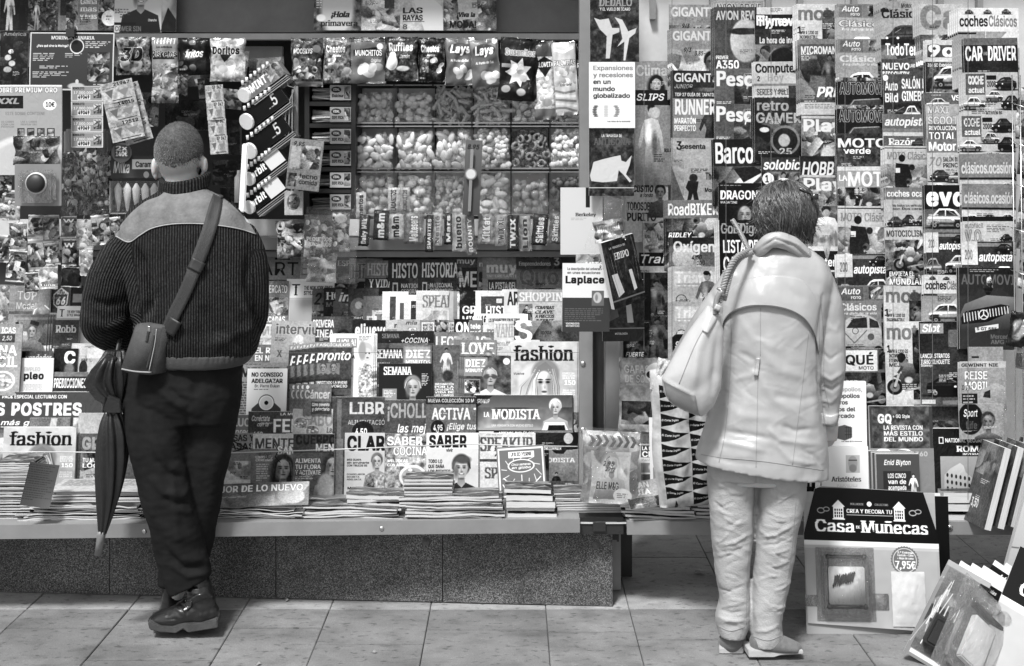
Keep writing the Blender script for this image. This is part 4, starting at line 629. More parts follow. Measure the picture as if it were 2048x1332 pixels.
show([
 (500, 648, 62, 90, 4.62, fin(A(62, 90, .82).t('IME', .1, .05, .8, .2, .6).busy(.1, .3, .9, .4, .5, .8).t('EL REF', .3, .5, .6, .12, .9, out=.3).f(0, .45, 1, 1, .45).tt('EL REF/EN NUN', .2, .52, .75, .12, .95)), 'magazine behind the bent elbow of the man'),
 (545, 642, 84, 112, 4.6, fin(A(84, 112, .68).t('interviu', .06, .06, 1, .17, .4, 'b', out=.85).e(.6, .4, .14, .12, .82, .2).e(.62, .3, .1, .06, .85, .3).p([(.4, .95), (.5, .5), (.75, .5), (.85, .95)], .75).small(.05, .3, .3, 3, .25).t('X', .1, .52, .15, .12, .4, 's')), 'pale magazine with blonde woman above the stacked weeklies', {'roll': 1.5, 'copies': 1}),
 (624, 633, 84, 112, 4.605, fin(A(84, 112, .3).tt('PRIMERA/LINEA', .03, .06, .5, .13, .92).face(.75, .4, .17, .12, .6, .05).f(.06, .48, .24, .58, .8)), 'dark magazine with two line white masthead and a face'),
 (705, 640, 66, 90, 4.6, fin(A(66, 90, .15).t('eljueves', .08, .1, 1.15, .26, .95, 'B')), 'black satirical magazine with rounded white letters'),
 (765, 640, 40, 60, 4.605, fin(A(40, 60, .75).busy(0, .3, 1, 1, .4, .9).t('mi', .6, .1, .4, .15, .2)), 'pale magazine top behind the wrapped cookery pack'),
 (798, 640, 46, 60, 4.595, fin(A(46, 60, .7).t('S', .4, .25, .4, .3, .85, 's', out=.4).t('mia', .3, .03, .5, .12, .3, 'i')), 'fan of pale magazines behind the wrapped cookery pack', {'copies': 3}),
 (840, 640, 74, 90, 4.585, fin(A(74, 90, .55).f(.05, .05, .38, .32, .9).tt('MARTIÑO/ROJAS TIENE/NUEVA NOVIA', .08, .08, .28, .06, .2, 1.2).busy(.4, 0, .75, .4).f(.78, .05, 1, .35, .85).tt('¡CON LA/BUENA/AIRE', .8, .08, .18, .06, .2, 1.3)), 'gossip magazine with small couple photograph'),
 (908, 638, 36, 60, 4.58, fin(A(36, 60, .08).t('ON', .1, .12, .82, .34, .96, 'B')), 'black magazine with two white capitals'),
 (938, 640, 26, 60, 4.575, fin(A(26, 60, .45).tt('tele/mad', .1, .12, .8, .16, .92)), 'narrow television magazine beside the two white capitals'),
 (960, 628, 96, 40, 4.59, fin(A(96, 40, .85).t('1€', .03, .1, .1, .45, .08).t('LOS DESAPARECIDOS SON DE TODOS', .18, .22, .65, .18, .1)), 'strip of white magazine with black headline', {'copies': 2}),
 (966, 645, 40, 60, 4.57, fin(A(40, 60, .8).t('mo', .2, .15, .7, .3, .5)), 'pale magazine with grey letters beside the thin lettered one'),
 (988, 642, 44, 90, 4.56, fin(A(44, 90, .78).t('VANIDAD', .06, .06, 1.5, .3, .6, 's').small(.2, .5, .6, 2, .3)), 'pale magazine with thin grey letters'),
 (1028, 641, 128, 160, 4.55, fin(A(128, 160, .38).busy(0, 0, 1, .4, .2, .6, .25).p([(.1, 0), (.45, 0), (.2, .3), (.05, .3)], .6, .3).t('S', .0, .0, .3, .26, .95, 's').t('moda', .42, .12, .16, .05, .15, 'i').e(.7, .3, .3, .04, .1, .5).f(0, .24, .4, .27, .8)), 'fashion magazine with large white curved letter'),
], MIDROW)
pronto = fin(A(74, 104, .3).f(0, 0, 1, .1, .6).t('FASCÍCULOS', .05, .03, .9, .05, .9).t('pronto', .04, .17, .94, .17, .95, 'bi', out=.1).f(.06, .4, .68, .68, .5).face(.25, .48, .1, .3, .7, .3).face(.5, .48, .1, .3, .7, .3).f(0, .7, 1, .88, .2).tt('HACIENDO LA MADRE/DEL DIVORCIO', .1, .74, .8, .05, .9))
for k in range(5): mag(578+k*13, 690-k*1.5, 74, 104, 4.56-k*.012, pronto if k == 4 else pronto, 'weekly magazine fanned among five alike below the blonde cover', group='fanned weekly magazines', tilt=9, th=.003)
can = fin(A(56, 62, .45).t('Cáncer', .05, .2, .9, .26, .75).f(.3, .55, 1, .95, .3).tt('Cómo prevenirlo/y detectarlo', .33, .6, .62, .1, .9).e(.15, .1, .06, .06, .9))
for k in range(4): mag(580+k*9, 768, 56, 62, 4.49-k*.01, can, 'small health booklet fanned among four alike', cat='booklet', name='booklet', group='fanned health booklets', tilt=9, th=.003)
hola = A(88, 136, .86).f(.14, .06, .62, .2, .55).t('¡HOLA!', .17, .08, .42, .09, .92, 'b')
for i, (q, w_) in enumerate((('LA', .12), ('PODEROSA', .47), ('IVANKA', .35), ('TRUMP', .3))): hola.t(q, .1, .235+i*.07, w_, .047, .1)
for i, (q, w_) in enumerate((('LA ÚLTIMA', .34), ('DEMOSTRACIÓN', .42), ('DE FUERZA DE', .4), ('LA NUEVA', .3), ('PRINCESA DE', .38), ('AMÉRICA', .28))): hola.t(q, .1, .54+i*.055, w_, .03, .25)
hola.small(.1, .9, .45, 3, .5).p([(.66, 1), (.68, .6), (.8, .42), (.95, .45), (1, .6), (1, 1)], .62, .7).n(.66, .45, 1, 1, .3, .04).e(.82, .24, .17, .12, .72, .2).e(.85, .3, .11, .1, .78, .1).e(.82, .28, .02, .01, .2).e(.9, .28, .02, .01, .2).e(.86, .345, .03, .01, .35).e(.74, .24, .08, .14, .6, .4).small(.66, .03, .3, 3, .4)
semana = A(104, 132, .2); semana.f(0, 0, 1, 1, .14).t('SEMANA', .05, .05, .56, .12, .95, 's', out=.3).face(.62, .36, .17, .5, .76, .25).f(.04, .38, .32, .58, .55).small(.06, .4, .24, 5, .9).f(.08, .68, .34, .98, .3).fig(.15, .7, .4, .85, .7, .05).fig(.27, .7, .4, .1, .6, .05).p([(.78, .98), (.82, .72), (.9, .6), (.98, .75), (.96, 1)], .74).busy(.36, .78, .75, 1, .1, .6, .06).small(.8, .15, .16, 8, .9)
diez = A(104, 140, .42); diez.f(0, 0, 1, 1, .3).n(amp=.15).f(.02, .02, .5, .3, .55).t('DIEZ', .06, .05, .4, .11, .95).t('MINUTOS', .06, .19, .42, .05, .95).face(.56, .3, .17, .35, .76, .82).l([(.42, .3), (.72, .3)], .015, .1).e(.48, .31, .06, .03, .3, .5).e(.64, .31, .06, .03, .3, .5).p([(.42, 1), (.48, .62), (.6, .66), (.66, 1)], .04).f(.03, .34, .36, .56, .5).n(.05, .36, .34, .54, .8, .06).t('KIKO', .05, .62, .32, .09, .96, 'B').t('HERNÁNDEZ', .05, .77, .38, .05, .9).e(.88, .08, .07, .05, .85)
FRONT = 'magazines in the front rows of the long display'
show([
 (660, 668, 88, 136, 4.53, hola, 'white celebrity magazine with blonde woman and long dark headline', {'copies': 2, 'cdx': 3}),
 (750, 662, 118, 34, 4.545, fin(A(118, 34, .1).t('SEMANA', .12, .15, .3, .25, .5, 's').t('+COCINA', .45, .4, .45, .28, .85, 'i').busy(0, .7, 1, 1, .1, .5)), 'dark wrapped cookery supplement standing behind the weeklies', {'film': True}),
 (745, 690, 66, 100, 4.54, fin(A(66, 100, .3).t('SEMANA', .08, .08, .85, .18, .92, 's', out=.2).small(.1, .35, .5, 4, .9).f(0, 0, .06, 1, .7)), 'weekly magazine half hidden behind the portrait cover', {'copies': 2}),
 (806, 690, 58, 100, 4.53, fin(A(58, 100, .45).f(.05, .03, .95, .42, .6).t('DIEZ', .1, .1, .85, .15, .95).t('MINUTOS', .1, .3, .85, .07, .95)), 'weekly magazine with pale masthead box above the portrait cover'),
 (762, 727, 102, 130, 4.5, semana, 'weekly magazine with close portrait of a woman resting her cheek', {'copies': 1}),
 (864, 664, 124, 150, 4.56, fin(A(124, 150, .5).t('LECTURAS', .06, .06, .82, .14, .9, 'b', out=.5).face(.55, .25, .2, .6, .65, .6, long=True).e(.9, .15, .08, .08, .7)), 'wide magazine with large white masthead behind the others'),
 (866, 690, 54, 110, 4.535, fin(A(54, 110, .4).fig(.5, .05, .6, .7, .5, .25).e(.55, .55, .2, .1, .2, .4).tt('INDIGNACIÓN/POR LA/OPULENTA/VIDA DE/LAS CAMPOS', .08, .68, .7, .035, .92, 1.4)), 'narrow magazine with standing figure in floral dress'),
 (915, 680, 78, 110, 4.54, fin(A(78, 110, .5).t('LOVE', .1, .05, .85, .2, .93, 's').face(.8, .3, .12, .4, .7, .5, long=True)), 'magazine with large white serif letters in a stack', {'copies': 3}),
 (925, 712, 100, 132, 4.51, diez, 'weekly magazine with man wearing glasses', {'copies': 2}),
 (1022, 684, 132, 176, 4.515, fash(), 'fashion magazine with blonde woman standing beside the bolted post', {'copies': 2, 'cdx': 3}),
 (478, 725, 96, 126, 4.56, fin(A(96, 126, .62).small(.1, .02, .8, 1, .3).t('MENTE', .05, .08, .8, .14, .2).small(.05, .3, .3, 14, .25, .02)), 'pale magazine behind the white diet book'),
 (495, 737, 80, 112, 4.53, A(80, 112, .88).tt('NO CONSIGO/ADELGAZAR', .11, .07, .78, .07, .06, 1.6).t('Dr. Pierre Dukan', .2, .28, .62, .05, .2, 'r').small(.18, .36, .66, 1, .4).p([(.1, .95), (.14, .7), (.3, .6), (.7, .6), (.86, .7), (.9, .95)], .3).e(.5, .6, .2, .145, .2, .05).e(.5, .6, .185, .13, .9, .05).e(.5, .6, .15, .11, .82, .05).e(.5, .6, .05, .036, .05, .05), 'white diet book with drawing of scales', {'name': 'book', 'cat': 'book', 'th': .014}),
], FRONT)
# front row: packs standing on the bench
def lines(a, tx, x, y, w, h, v, lead=1.5):
    mx = max(len(q) for q in tx.split('/'))
    for i, q in enumerate(tx.split('/')): a.t(q, x, y+i*h*lead, w*len(q)/mx, h, v)
    return a
clara = lines(lines(A(78, 124, .72).f(0, 0, 1, .28, .75).t('CLARA', .06, .05, 1.2, .2, .04, 'B').face(.82, .42, .15, .4, .78, .55, smile=True).f(.75, .6, 1, 1, .6).n(.5, .6, 1, 1, .2, .05), 'MÁS GUAPA/sin arruinarte/CON TRUCOS DE', .06, .38, .55, .03, .2), 'CONGELADOR/SECRETA/ADELGAZA', .06, .6, .45, .025, .3).t('Moda', .08, .8, .3, .035, .1).t('primavera', .06, .86, .42, .035, .1)
saberc = lines(A(82, 132, .55).n(amp=.3).t('SABER', .04, .04, .86, .12, .9, 'b', out=.35).t('COCINAR', .2, .19, .95, .12, .85, 'b', out=.35), 'MIL IDEAS/CON ARROZ', .06, .37, .5, .04, .95); saberc.food(.68, .62, .34); saberc.t('¡VIVA!', .1, .92, .7, .06, .95)
saberv = lines(lines(A(102, 124, .78).f(0, 0, 1, .24, .84).t('SABER', .05, .04, .72, .17, .04, 'B').t('vivir', .38, .23, .13, .05, .2).face(.68, .52, .18, .2, .82, .22, smile=True).e(.7, .4, .15, .06, .3, .5), 'TODO LO/QUE DAÑA/LOS DIENTES', .04, .4, .42, .05, .12), 'NUTRITERAPIA:', .04, .64, .35, .03, .5).t('15', .05, .76, .1, .1, .5).small(.2, .77, .3, 4, .2, .02)
def pack(x, y, w, h, D, art, lab, **k):
    k.setdefault('name', 'wrapped_magazine')
    k.setdefault('tilt', 7); k.setdefault('group', 'wrapped packs on the metal bench'); k.setdefault('film', True); k.setdefault('th', .01); return mag(x, y, w, h, D, art, lab, **k)
pack(455, 830, 60, 44, 4.46, fin(A(60, 44, .5).t('LUCES', .2, .15, .9, .35, .85).t('a precio', .05, .6, .9, .3, .85, 'i')), 'wrapped pack beside the dark trouser leg')
pack(446, 866, 68, 122, 4.44, fin(A(68, 122, .55).f(0, 0, 1, .28, .6).tt('CASAS Y/CASAS', .02, .03, .9, .1, .2).busy(0, .45, 1, .95, .5, .9, .2).f(.05, .75, .9, .88, .85).l([(.2, .1), (.7, .25), (.3, .3)], .03, .08).t('S', .03, .33, .1, .05, .9)), 'interior decoration magazine with pale living room')
pack(497, 823, 92, 50, 4.455, fin(A(92, 50, .3).t('Conéctate', .08, .16, .4, .2, .85, 'i').t('con la', .2, .42, .25, .16, .85, 'i').t('FELIZ', .55, .3, .9, .5, .95).t('LA MEJOR', .7, .05, .5, .1, .9).t('4,50', .12, .8, .2, .12, .9)), 'dark wrapped card header with flowing script above a health magazine')
pack(506, 868, 82, 112, 4.43, fin(A(82, 112, .5).f(0, 0, 1, .26, .82).t('MENTE', .06, .08, .95, .17, .3, out=.9).t('SANA', .6, .22, .6, .14, .95, out=.4).face(.75, .6, .24, .15, .75, .2, long=True).tt('LIMPIA TU/CEREBRO', .08, .38, .4, .04, .9).small(.1, .52, .35, 8, .85, .02).tt('ABUSO EN/LA INFANCIA', .1, .88, .4, .04, .95).l([(.5, .15), (.62, .3), (.55, .4), (.68, .5)], .02, .06)), 'health magazine with long haired woman and scribbled price', copies=1)
pack(586, 818, 80, 54, 4.45, fin(A(80, 54, .78).t('SABOR', .25, .12, .95, .48, .6, 'b').food(.2, .5, .2).food(.5, .8, .2).t('Las', .85, .65, .2, .2, .3, 'i')), 'pale wrapped cookery header with salad drawing')
pack(587, 868, 82, 138, 4.425, fin(A(82, 138, .4).f(0, 0, 1, .27, .3).t('CUERPO', .06, .02, .98, .12, .1, 'B').t('MENTE', .55, .14, .7, .1, .93, out=.3).face(.95, .45, .22, .2, .78, .7, long=True).e(.8, .75, .2, .2, .72, .3).tt('ALIMENTA/TU FLORA/Y ACTÍVATE', .06, .35, .62, .06, .95, 1.4).small(.06, .6, .45, 3, .9).small(.06, .75, .3, 4, .85)), 'health magazine with cropped face and white three line headline')
lib = A(190, 64, .3); lib.f(0, 0, .5, 1, .26).f(.5, 0, 1, 1, .4).t('LIBRO', .14, .12, .5, .3, .8).t('ALIMENTACIÓN', .12, .5, .4, .12, .8, 'r').e(.3, .8, .075, .22, .06, .05).t('4,50', .26, .68, .08, .17, .95)
pack(662, 794, 108, 205, 4.46, fin(A(108, 205, .3).f(.12, .02, .2, 1, .45).t('LIBRO', .35, .05, .85, .11, .8).t('ALIMENTACIÓN', .32, .22, .75, .045, .8, 'r').e(.6, .33, .2, .1, .06, .05).t('4,50', .46, .3, .22, .07, .95).f(0, .4, .24, 1, .5)), 'dark tall wrapped pack with grey spine and round price')
pack(690, 866, 80, 132, 4.435, clara, 'women magazine with smiling blonde beside the food cover')
pack(770, 800, 84, 72, 4.455, fin(A(84, 72, .3).t('¡CHOLLO', .06, .1, 1.15, .38, .62, 'b').t('las mejores', .3, .66, 1.1, .22, .95, 'i')), 'dark wrapped header with pale exclamation over the food cover')
pack(771, 868, 82, 134, 4.43, saberc, 'cookery magazine with bowl of rice')
pack(852, 794, 100, 78, 4.45, fin(A(100, 78, .42).f(0, 0, 1, .18, .15).t('NUEVA COLECCIÓN 10 M', .04, .05, .92, .09, .8).t('ACTIVA TU', .12, .28, 1.1, .28, .9).t('¡Elige tus', .42, .66, .6, .15, .9, 'i').e(.24, .78, .14, .2, .08, .05).t('4,95', .15, .7, .18, .14, .95).t('€', .22, .86, .05, .08, .9).t('MAÑANA TARDE NOCHE', .5, .9, .6, .05, .8)), 'wrapped header with round price above the smiling cover')
pack(853, 866, 104, 130, 4.425, saberv, 'health magazine with smiling dark haired woman')
mod = A(196, 80, .5); mod.f(0, 0, 1, .86, .3, .6).n(0, .3, 1, .8, .2, .3).p([(0, 0), (.2, 0), (.0, .36)], .1).t('SPEAKUP', .03, .1, .13, .1, .8, 'i').t('LA', .1, .42, .06, .12, .92, 's').t('MODISTA', .18, .35, .5, .24, .94, 's').t('UNA VENGANZA CON MUCHO ESTILO', .18, .72, .42, .055, .8).face(.82, .3, .065, .85, .85, .75).p([(.68, .92), (.72, .66), (.92, .66), (.97, .92)], .84).p([(.74, .95), (.76, .74), (.92, .74), (.94, .95)], .04).f(0, .86, 1, 1, .08).t('APRENDE INGLÉS CON EL MEJOR CINE', .25, .895, .65, .065, .93).f(.05, .89, .2, .97, .8)
_md = A(198, 210, .25).n(amp=.1); _md.a[:mod.h, :mod.w] = mod.a[:, :_md.w]
pack(948, 790, 198, 210, 4.47, _md, 'large wrapped film pack with woman in black strapless dress', th=.016)
pack(955, 866, 116, 134, 4.44, fin(A(116, 134, .84).t('SPEAKUP', .04, .06, .92, .2, .35, 's').small(.15, .02, .7, 1, .4).l([(.3, .22), (.36, .28), (.3, .34)], .02, .1).f(.04, .38, .4, .42, .3).t('SPEAK', .12, .5, .6, .16, .35, 's').face(.5, .85, .12, .15, .8, .5)), 'pale language magazine leaning in the film pack')
pack(1068, 862, 78, 72, 4.445, fin(A(78, 72, .1).tt('THE DRESSMAKER', .1, .42, .6, .09, .9).small(.12, .6, .3, 2, .8, .02).e(.88, .2, .12, .15, .75).f(0, 0, 1, .05, .5)), 'black small disc case in the film pack')
pack(1098, 900, 58, 86, 4.43, fin(A(58, 86, .5).t('MODISTA', -.3, .18, 1.2, .1, .85, 's').fig(.25, .5, .6, .1, .6, .2).f(0, .7, 1, 1, .35)), 'grey film booklet beside the leaning hardback')
vern = A(100, 104, .45); vern.f(.03, .03, .97, .97, .85).f(.06, .06, .94, .94, .42).f(.25, .1, .78, .22, .88).t('JULIO VERNE', .3, .12, .44, .07, .2, 's').e(.5, .38, .28, .13, .85, .05).e(.5, .38, .25, .11, .4, .05).tt('Cinco semanas/en globo', .3, .33, .4, .045, .9, st='i').e(.5, .9, .22, .16, .85, .06).e(.5, .93, .2, .16, .5, .2)
for i in range(12): a_ = i*.52; vern.l([(.5+.3*math.cos(a_), .45+.2*math.sin(a_)), (.5+.42*math.cos(a_+.2), .5+.36*math.sin(a_+.2))], .014, .85)
for k, (a_, b_) in enumerate((((.12, .6), (.4, .85)), ((.9, .6), (.62, .85)), ((.5, .55), (.5, .8)), ((.2, .9), (.1, .72)), ((.8, .92), (.92, .72)))): vern.l([a_, b_], .02, .88)
bk = mag(998, 892, 96, 100, 4.28, vern, 'decorated hardback with balloon engraving leaning on its pile', name='book', cat='book', tilt=13, roll=-3.5, th=.022, bend=0)
# cord across the packs
for (a, b, D, lab) in (((-20, 903), (480, 905), 4.33, 'white cord stretched across the packs near the man'), ((430, 907), (930, 888), 4.33, 'white cord stretched across the wrapped health magazines'), ((930, 888), (1155, 893), 4.345, 'short white cord ending at the post')):
    c = MB().tube([W(*a, D), W((a[0]+b[0])/2, (a[1]+b[1])/2+1, D-.004), W(*b, D)], .0022, 6).done('cord', WHITEM, smooth=True); center(c); tag(c, lab, 'cord')
c = MB().tube([W(560, 706, 4.48), W(900, 704, 4.45), W(1158, 705, 4.37)], .0009, 5).done('thin_cord', CORD); center(c); tag(c, 'thin dark cord across the celebrity magazines up to the post', 'cord')
# piles lying flat on the bench
from mathutils import noise as MN
def getv_(me): v = np.empty(len(me.vertices)*3, np.float32); me.vertices.foreach_get('co', v); return v.reshape(-1, 3)
def flat(x0, x1, ybot, n, D, th_px, lab, cat='magazine', name='magazine', skew=0, jit=5, art=None, depth=.2, film=False, group=None, wob=.5, roll=0, edge=None):
    """n sheets or books lying on each other; their fore edges face the camera. x0,x1 in px at D, ybot: underside row"""
    z = CAM_H-(ybot-HY)*D/F; th = m(th_px, D)
    for k in range(n):
        jit_ = jit*(2.2 if k % 3 == 2 else .8); a = x0+R.uniform(-jit_, jit_)+skew*k; b = x1+R.uniform(-jit, jit)+skew*k; w = m(b-a, D)
        art_ = art if (k == n-1 and art is not None) else PLAIN
        SEED[0] += 1; me = slab(name, w, depth, th*R.uniform(.5, .95), art_, film if k == n-1 else False, .0025 if name == 'magazine' else .0, 0, 12, 6, SEED[0], edge)
        v_ = getv_(me); am_ = min(1.6, wob)*(.006 if 'newspaper' in name else .003); v_[:, 1] += [am_*MN.noise(Vector((p[0]*9+x0, k*.12, p[2]*7)))+am_*.5*MN.noise(Vector((p[0]*30+k, k*.3, p[2]*20)))+(.02*wob*(max(0, .05-p[2])**1.0)*4*max(0, MN.noise(Vector((p[0]*6+k*.2, k*.4, 1)))) if 'newspaper' in name else 0) for p in v_]; me.vertices.foreach_set('co', v_.ravel())
        o = bpy.data.objects.new(name, me); COL.objects.link(o)
        o.matrix_world = Matrix.Translation(Vector(((((a+b)/2)-CX)*D/F, D+R.uniform(-.008, .008), z+th*(k+1)-.0005))) @ Matrix.Rotation(math.radians(R.uniform(-1.5, 1.5)*wob*2), 4, 'Z') @ Matrix.Rotation(math.radians(roll+R.uniform(-.4, .4)*wob), 4, 'Y') @ Matrix.Rotation(math.radians(-90), 4, 'X')
        tag(o, lab, cat, group or lab[:40])
PLAIN = put(A(60, 80, .4).busy(0, 0, 1, 1, .15, .6))
newsart = put(fin(A(120, 60, .7).small(.05, .1, .9, 14, .3, .02)))
nuevo = put(fin(A(190, 70, .5).busy(0, .0, 1, 1, .35, .7, .3).t('EJOR DE LO NUEVO', .02, .1, .92, .26, .9, out=.4)))
DB = 4.14
flat(-14, 58, 1056, 20, 4.12, 3.1, 'folded newspaper in the tall neat pile at the end of the bench', 'newspaper', 'newspaper', jit=1.5, depth=.15, wob=.2)
flat(-14, 60, 993, 21, 4.12, 3.2, 'folded newspaper in the upper half of the tall neat pile', 'newspaper', 'newspaper', jit=2.5, depth=.14, wob=.3)
flat(60, 285, 1057, 15, 4.10, 3.2, 'loosely folded newspaper in the low ruffled pile behind the umbrella', 'newspaper', 'newspaper', jit=14, depth=.26, wob=1.6)
flat(84, 300, 1010, 6, 4.13, 5, 'glossy magazine stacked on the ruffled newspapers behind the umbrella', art=newsart, jit=8, skew=5, depth=.15)
flat(425, 600, 1051, 11, 4.11, 2.9, 'loose newspaper in the pile beside the dark trousers', 'newspaper', 'newspaper', jit=13, depth=.13, wob=1.8, roll=1.2)
flat(432, 608, 1019, 3, 4.14, 6, 'wide magazine lying on the newspapers beside the dark trousers', art=nuevo, jit=5, depth=.11, wob=1)
mag(430, 966, 190, 46, 4.17, nuevo, 'wide wrapped magazine tilted towards the viewer with pale capitals', tilt=30, roll=-2, th=.008)
flat(590, 800, 1044, 6, 4.12, 4.7, 'film wrapped magazine in the low pile before the food cover', film=True, jit=10, depth=.11, wob=2)
flat(690, 800, 1014, 3, 4.16, 7.5, 'film wrapped magazine on top of the low pile before the food cover', film=True, art=PLAIN, jit=6, depth=.11, wob=2, skew=3)
flat(810, 1010, 1039, 5, 4.11, 5.4, 'wrapped magazine in the lowest layers below the smiling cover', film=True, jit=6, depth=.11, wob=1.6)
flat(800, 1000, 1013, 4, 4.14, 4.5, 'wrapped magazine in the middle layers below the smiling cover', film=True, jit=6, depth=.11, wob=1.2, roll=-1.2)
flat(808, 905, 992, 7, 4.17, 4.6, 'thin pale brochure in the small neat pile below the smiling cover', 'brochure', 'brochure', jit=1.5, depth=.11, wob=.3)
flat(1017, 1112, 1040, 5, 4.13, 12.5, 'hardback in the pile of five under the decorated balloon book', 'book', 'book', jit=3, skew=-2.2, depth=.11, wob=1)
flat(1116, 1250, 1041, 12, 4.18, 4.6, 'wrapped magazine in the pile below the bagged beauty magazine', jit=2, skew=-.6, depth=.11, wob=.4, film=True)
flat(1120, 1322, 1050, 2, 4.13, 4, 'wide thin magazine underneath the pile beside the post', jit=3, depth=.13, wob=.3, group='two wide thin magazines under the piles')
# ================================================================== hanging bags, sweets, tickets, books
from mathutils import noise as MN
FOIL = mat('silver_foil', .6, .28, .5, 60, metal=.85); 
def film_mat(name, k, hz):
    M = bpy.data.materials.new(name); M.use_nodes = True; n = M.node_tree; n.nodes.clear(); o = n.nodes.new('ShaderNodeOutputMaterial'); mx = n.nodes.new('ShaderNodeMixShader'); tr = n.nodes.new('ShaderNodeBsdfTransparent'); gl = n.nodes.new('ShaderNodeBsdfGlossy'); df = n.nodes.new('ShaderNodeBsdfDiffuse'); m2 = n.nodes.new('ShaderNodeMixShader')
    gl.inputs['Roughness'].default_value = .1; df.inputs[0].default_value = (.8, .8, .8, 1); tr.inputs[0].default_value = (.985, .985, .985, 1); tc = n.nodes.new('ShaderNodeTexCoord'); mp = n.nodes.new('ShaderNodeMapping'); mp.inputs['Scale'].default_value = (1, 1, .45); n.links.new(tc.outputs['Object'], mp.inputs[0]); t = n.nodes.new('ShaderNodeTexNoise'); t.inputs['Scale'].default_value = 42; t.inputs['Detail'].default_value = 4; t.inputs['Distortion'].default_value = 2.5; n.links.new(mp.outputs[0], t.inputs[0])
    bn = n.nodes.new('ShaderNodeBump'); bn.inputs['Strength'].default_value = 1; bn.inputs['Distance'].default_value = .02; n.links.new(t.outputs[0], bn.inputs['Height']); n.links.new(bn.outputs[0], gl.inputs['Normal']); fr = n.nodes.new('ShaderNodeFresnel'); n.links.new(bn.outputs[0], fr.inputs['Normal']); ma = n.nodes.new('ShaderNodeMath'); ma.operation = 'MULTIPLY_ADD'; n.links.new(fr.outputs[0], ma.inputs[0]); ma.inputs[1].default_value = k; ma.inputs[2].default_value = .03; ma.use_clamp = True
    m2.inputs[0].default_value = hz; n.links.new(tr.outputs[0], m2.inputs[1]); n.links.new(df.outputs[0], m2.inputs[2]); n.links.new(ma.outputs[0], mx.inputs[0]); n.links.new(m2.outputs[0], mx.inputs[1]); n.links.new(gl.outputs[0], mx.inputs[2]); n.links.new(mx.outputs[0], o.inputs[0]); return M
FILM = film_mat('clear_film', .5, .012); FILM2 = film_mat('hazy_film', .7, .035)
def pillow(x, y, w, h, D, art, lab, cat='snack bag', name='snack_bag', bulge=.03, roll=0, wr=.0065, film=True, group=None, yaw=0, pinch=.12, tilt=0, nx=14, ny=18, seal=True):
    pg, u0, v0, u1, v1 = put(art) if isinstance(art, Art) else art; SEED[0] += 1; sd = SEED[0]*3.7; Wm, Hm = m(w, D), m(h, D); V = []; U = []; Fc = []; MI = []
    for side in (0, 1):
        for j in range(ny+1):
            for i in range(nx+1):
                s, t = i/nx, j/ny; ex = (1-(2*s-1)**4)**.7*(1-(2*t-1)**6)**.7; p = MN.noise(Vector((s*3+sd, t*4, side*5)))*1.2+MN.noise(Vector((s*9+sd, t*12, side*5)))*.5
                edge = 1-pinch*math.sin(math.pi*t)**2*(.6+.4*math.sin(t*9+sd)); ruf = math.sin(s*40+sd)*.0012*(abs(2*t-1) > .93)
                wx = (s-.5)*Wm*edge*(1+.04*MN.noise(Vector((sd, t*5, 0)))); V.append((wx, (-1 if side == 0 else 1)*bulge*.5*ex*(1+.35*p)+wr*p*(.4+ex)*(1 if side else -1)+ruf, t*Hm+.004*MN.noise(Vector((s*4+sd, side, 3)))*(t < .1 or t > .9))); U.append((u0+(u1-u0)*s, v1+(v0-v1)*t))
    n1 = (nx+1)*(ny+1); g = lambda i, j, k: k*n1+j*(nx+1)+i
    for j in range(ny):
        for i in range(nx):
            a = 1 if (seal and (j == 0 or j == ny-1) and False) else 0
            Fc += [(g(i, j, 0), g(i+1, j, 0), g(i+1, j+1, 0), g(i, j+1, 0)), (g(i, j, 1), g(i, j+1, 1), g(i+1, j+1, 1), g(i+1, j, 1))]; MI += [a, 1]
    for j in range(ny): Fc += [(g(0, j, 0), g(0, j+1, 0), g(0, j+1, 1), g(0, j, 1)), (g(nx, j, 0), g(nx, j, 1), g(nx, j+1, 1), g(nx, j+1, 0))]; MI += [0, 0]
    for i in range(nx): Fc += [(g(i, 0, 0), g(i, 0, 1), g(i+1, 0, 1), g(i+1, 0, 0)), (g(i, ny, 0), g(i+1, ny, 0), g(i+1, ny, 1), g(i, ny, 1))]; MI += [0, 0]
    me = mesh(name, V, Fc, True, MI, U); me.materials.append(PAGES[pg][2][1 if film else 0]); me.materials.append(FOIL)
    o = bpy.data.objects.new(name, me); COL.objects.link(o); top = W(x+w/2, y, D); t = math.radians(tilt)
    o.matrix_world = Matrix.Translation(top+Vector((0, -math.sin(t)*Hm, -math.cos(t)*Hm))) @ Matrix.Rotation(math.radians(yaw), 4, 'Z') @ Matrix.Rotation(-t, 4, 'X') @ Matrix.Rotation(math.radians(roll), 4, 'Y')
    return tag(o, lab, cat, group)
def chips(a, n=9, x=(.15, .85), y=(.5, .85), r=.17, v=.85):
    for i in range(n): a.e(R.uniform(*x), R.uniform(*y), r*R.uniform(.7, 1.1), -r*R.uniform(.5, .9), v*R.uniform(.75, 1.1), .12, R.uniform(0, 3), .15)
    return a
SB = 'snack bags hanging in a row under the rail'
def sbag(x, y, w, h, art, lab, **k): pillow(x, y, w, h, k.pop('D', 4.66), art, lab, group=SB, **k)
a = chips(A(72, 74, .4).n(amp=.3), 6, (.2, .8), (.65, .85), .15, .7).t('3D', .12, .3, .72, .32, .12, 'Bi', out=.85).e(.48, .18, .1, .1, .2, .1); sbag(232, 74, 70, 76, a, 'rounded grey snack bag with large slanted lettering over the dark jacket')
a = A(52, 130, .5).busy(0, .38, 1, 1, .3, .85, .12)
for i in range(9): a.l([(i/8, 0), (i/8, .1)], .03, .85)
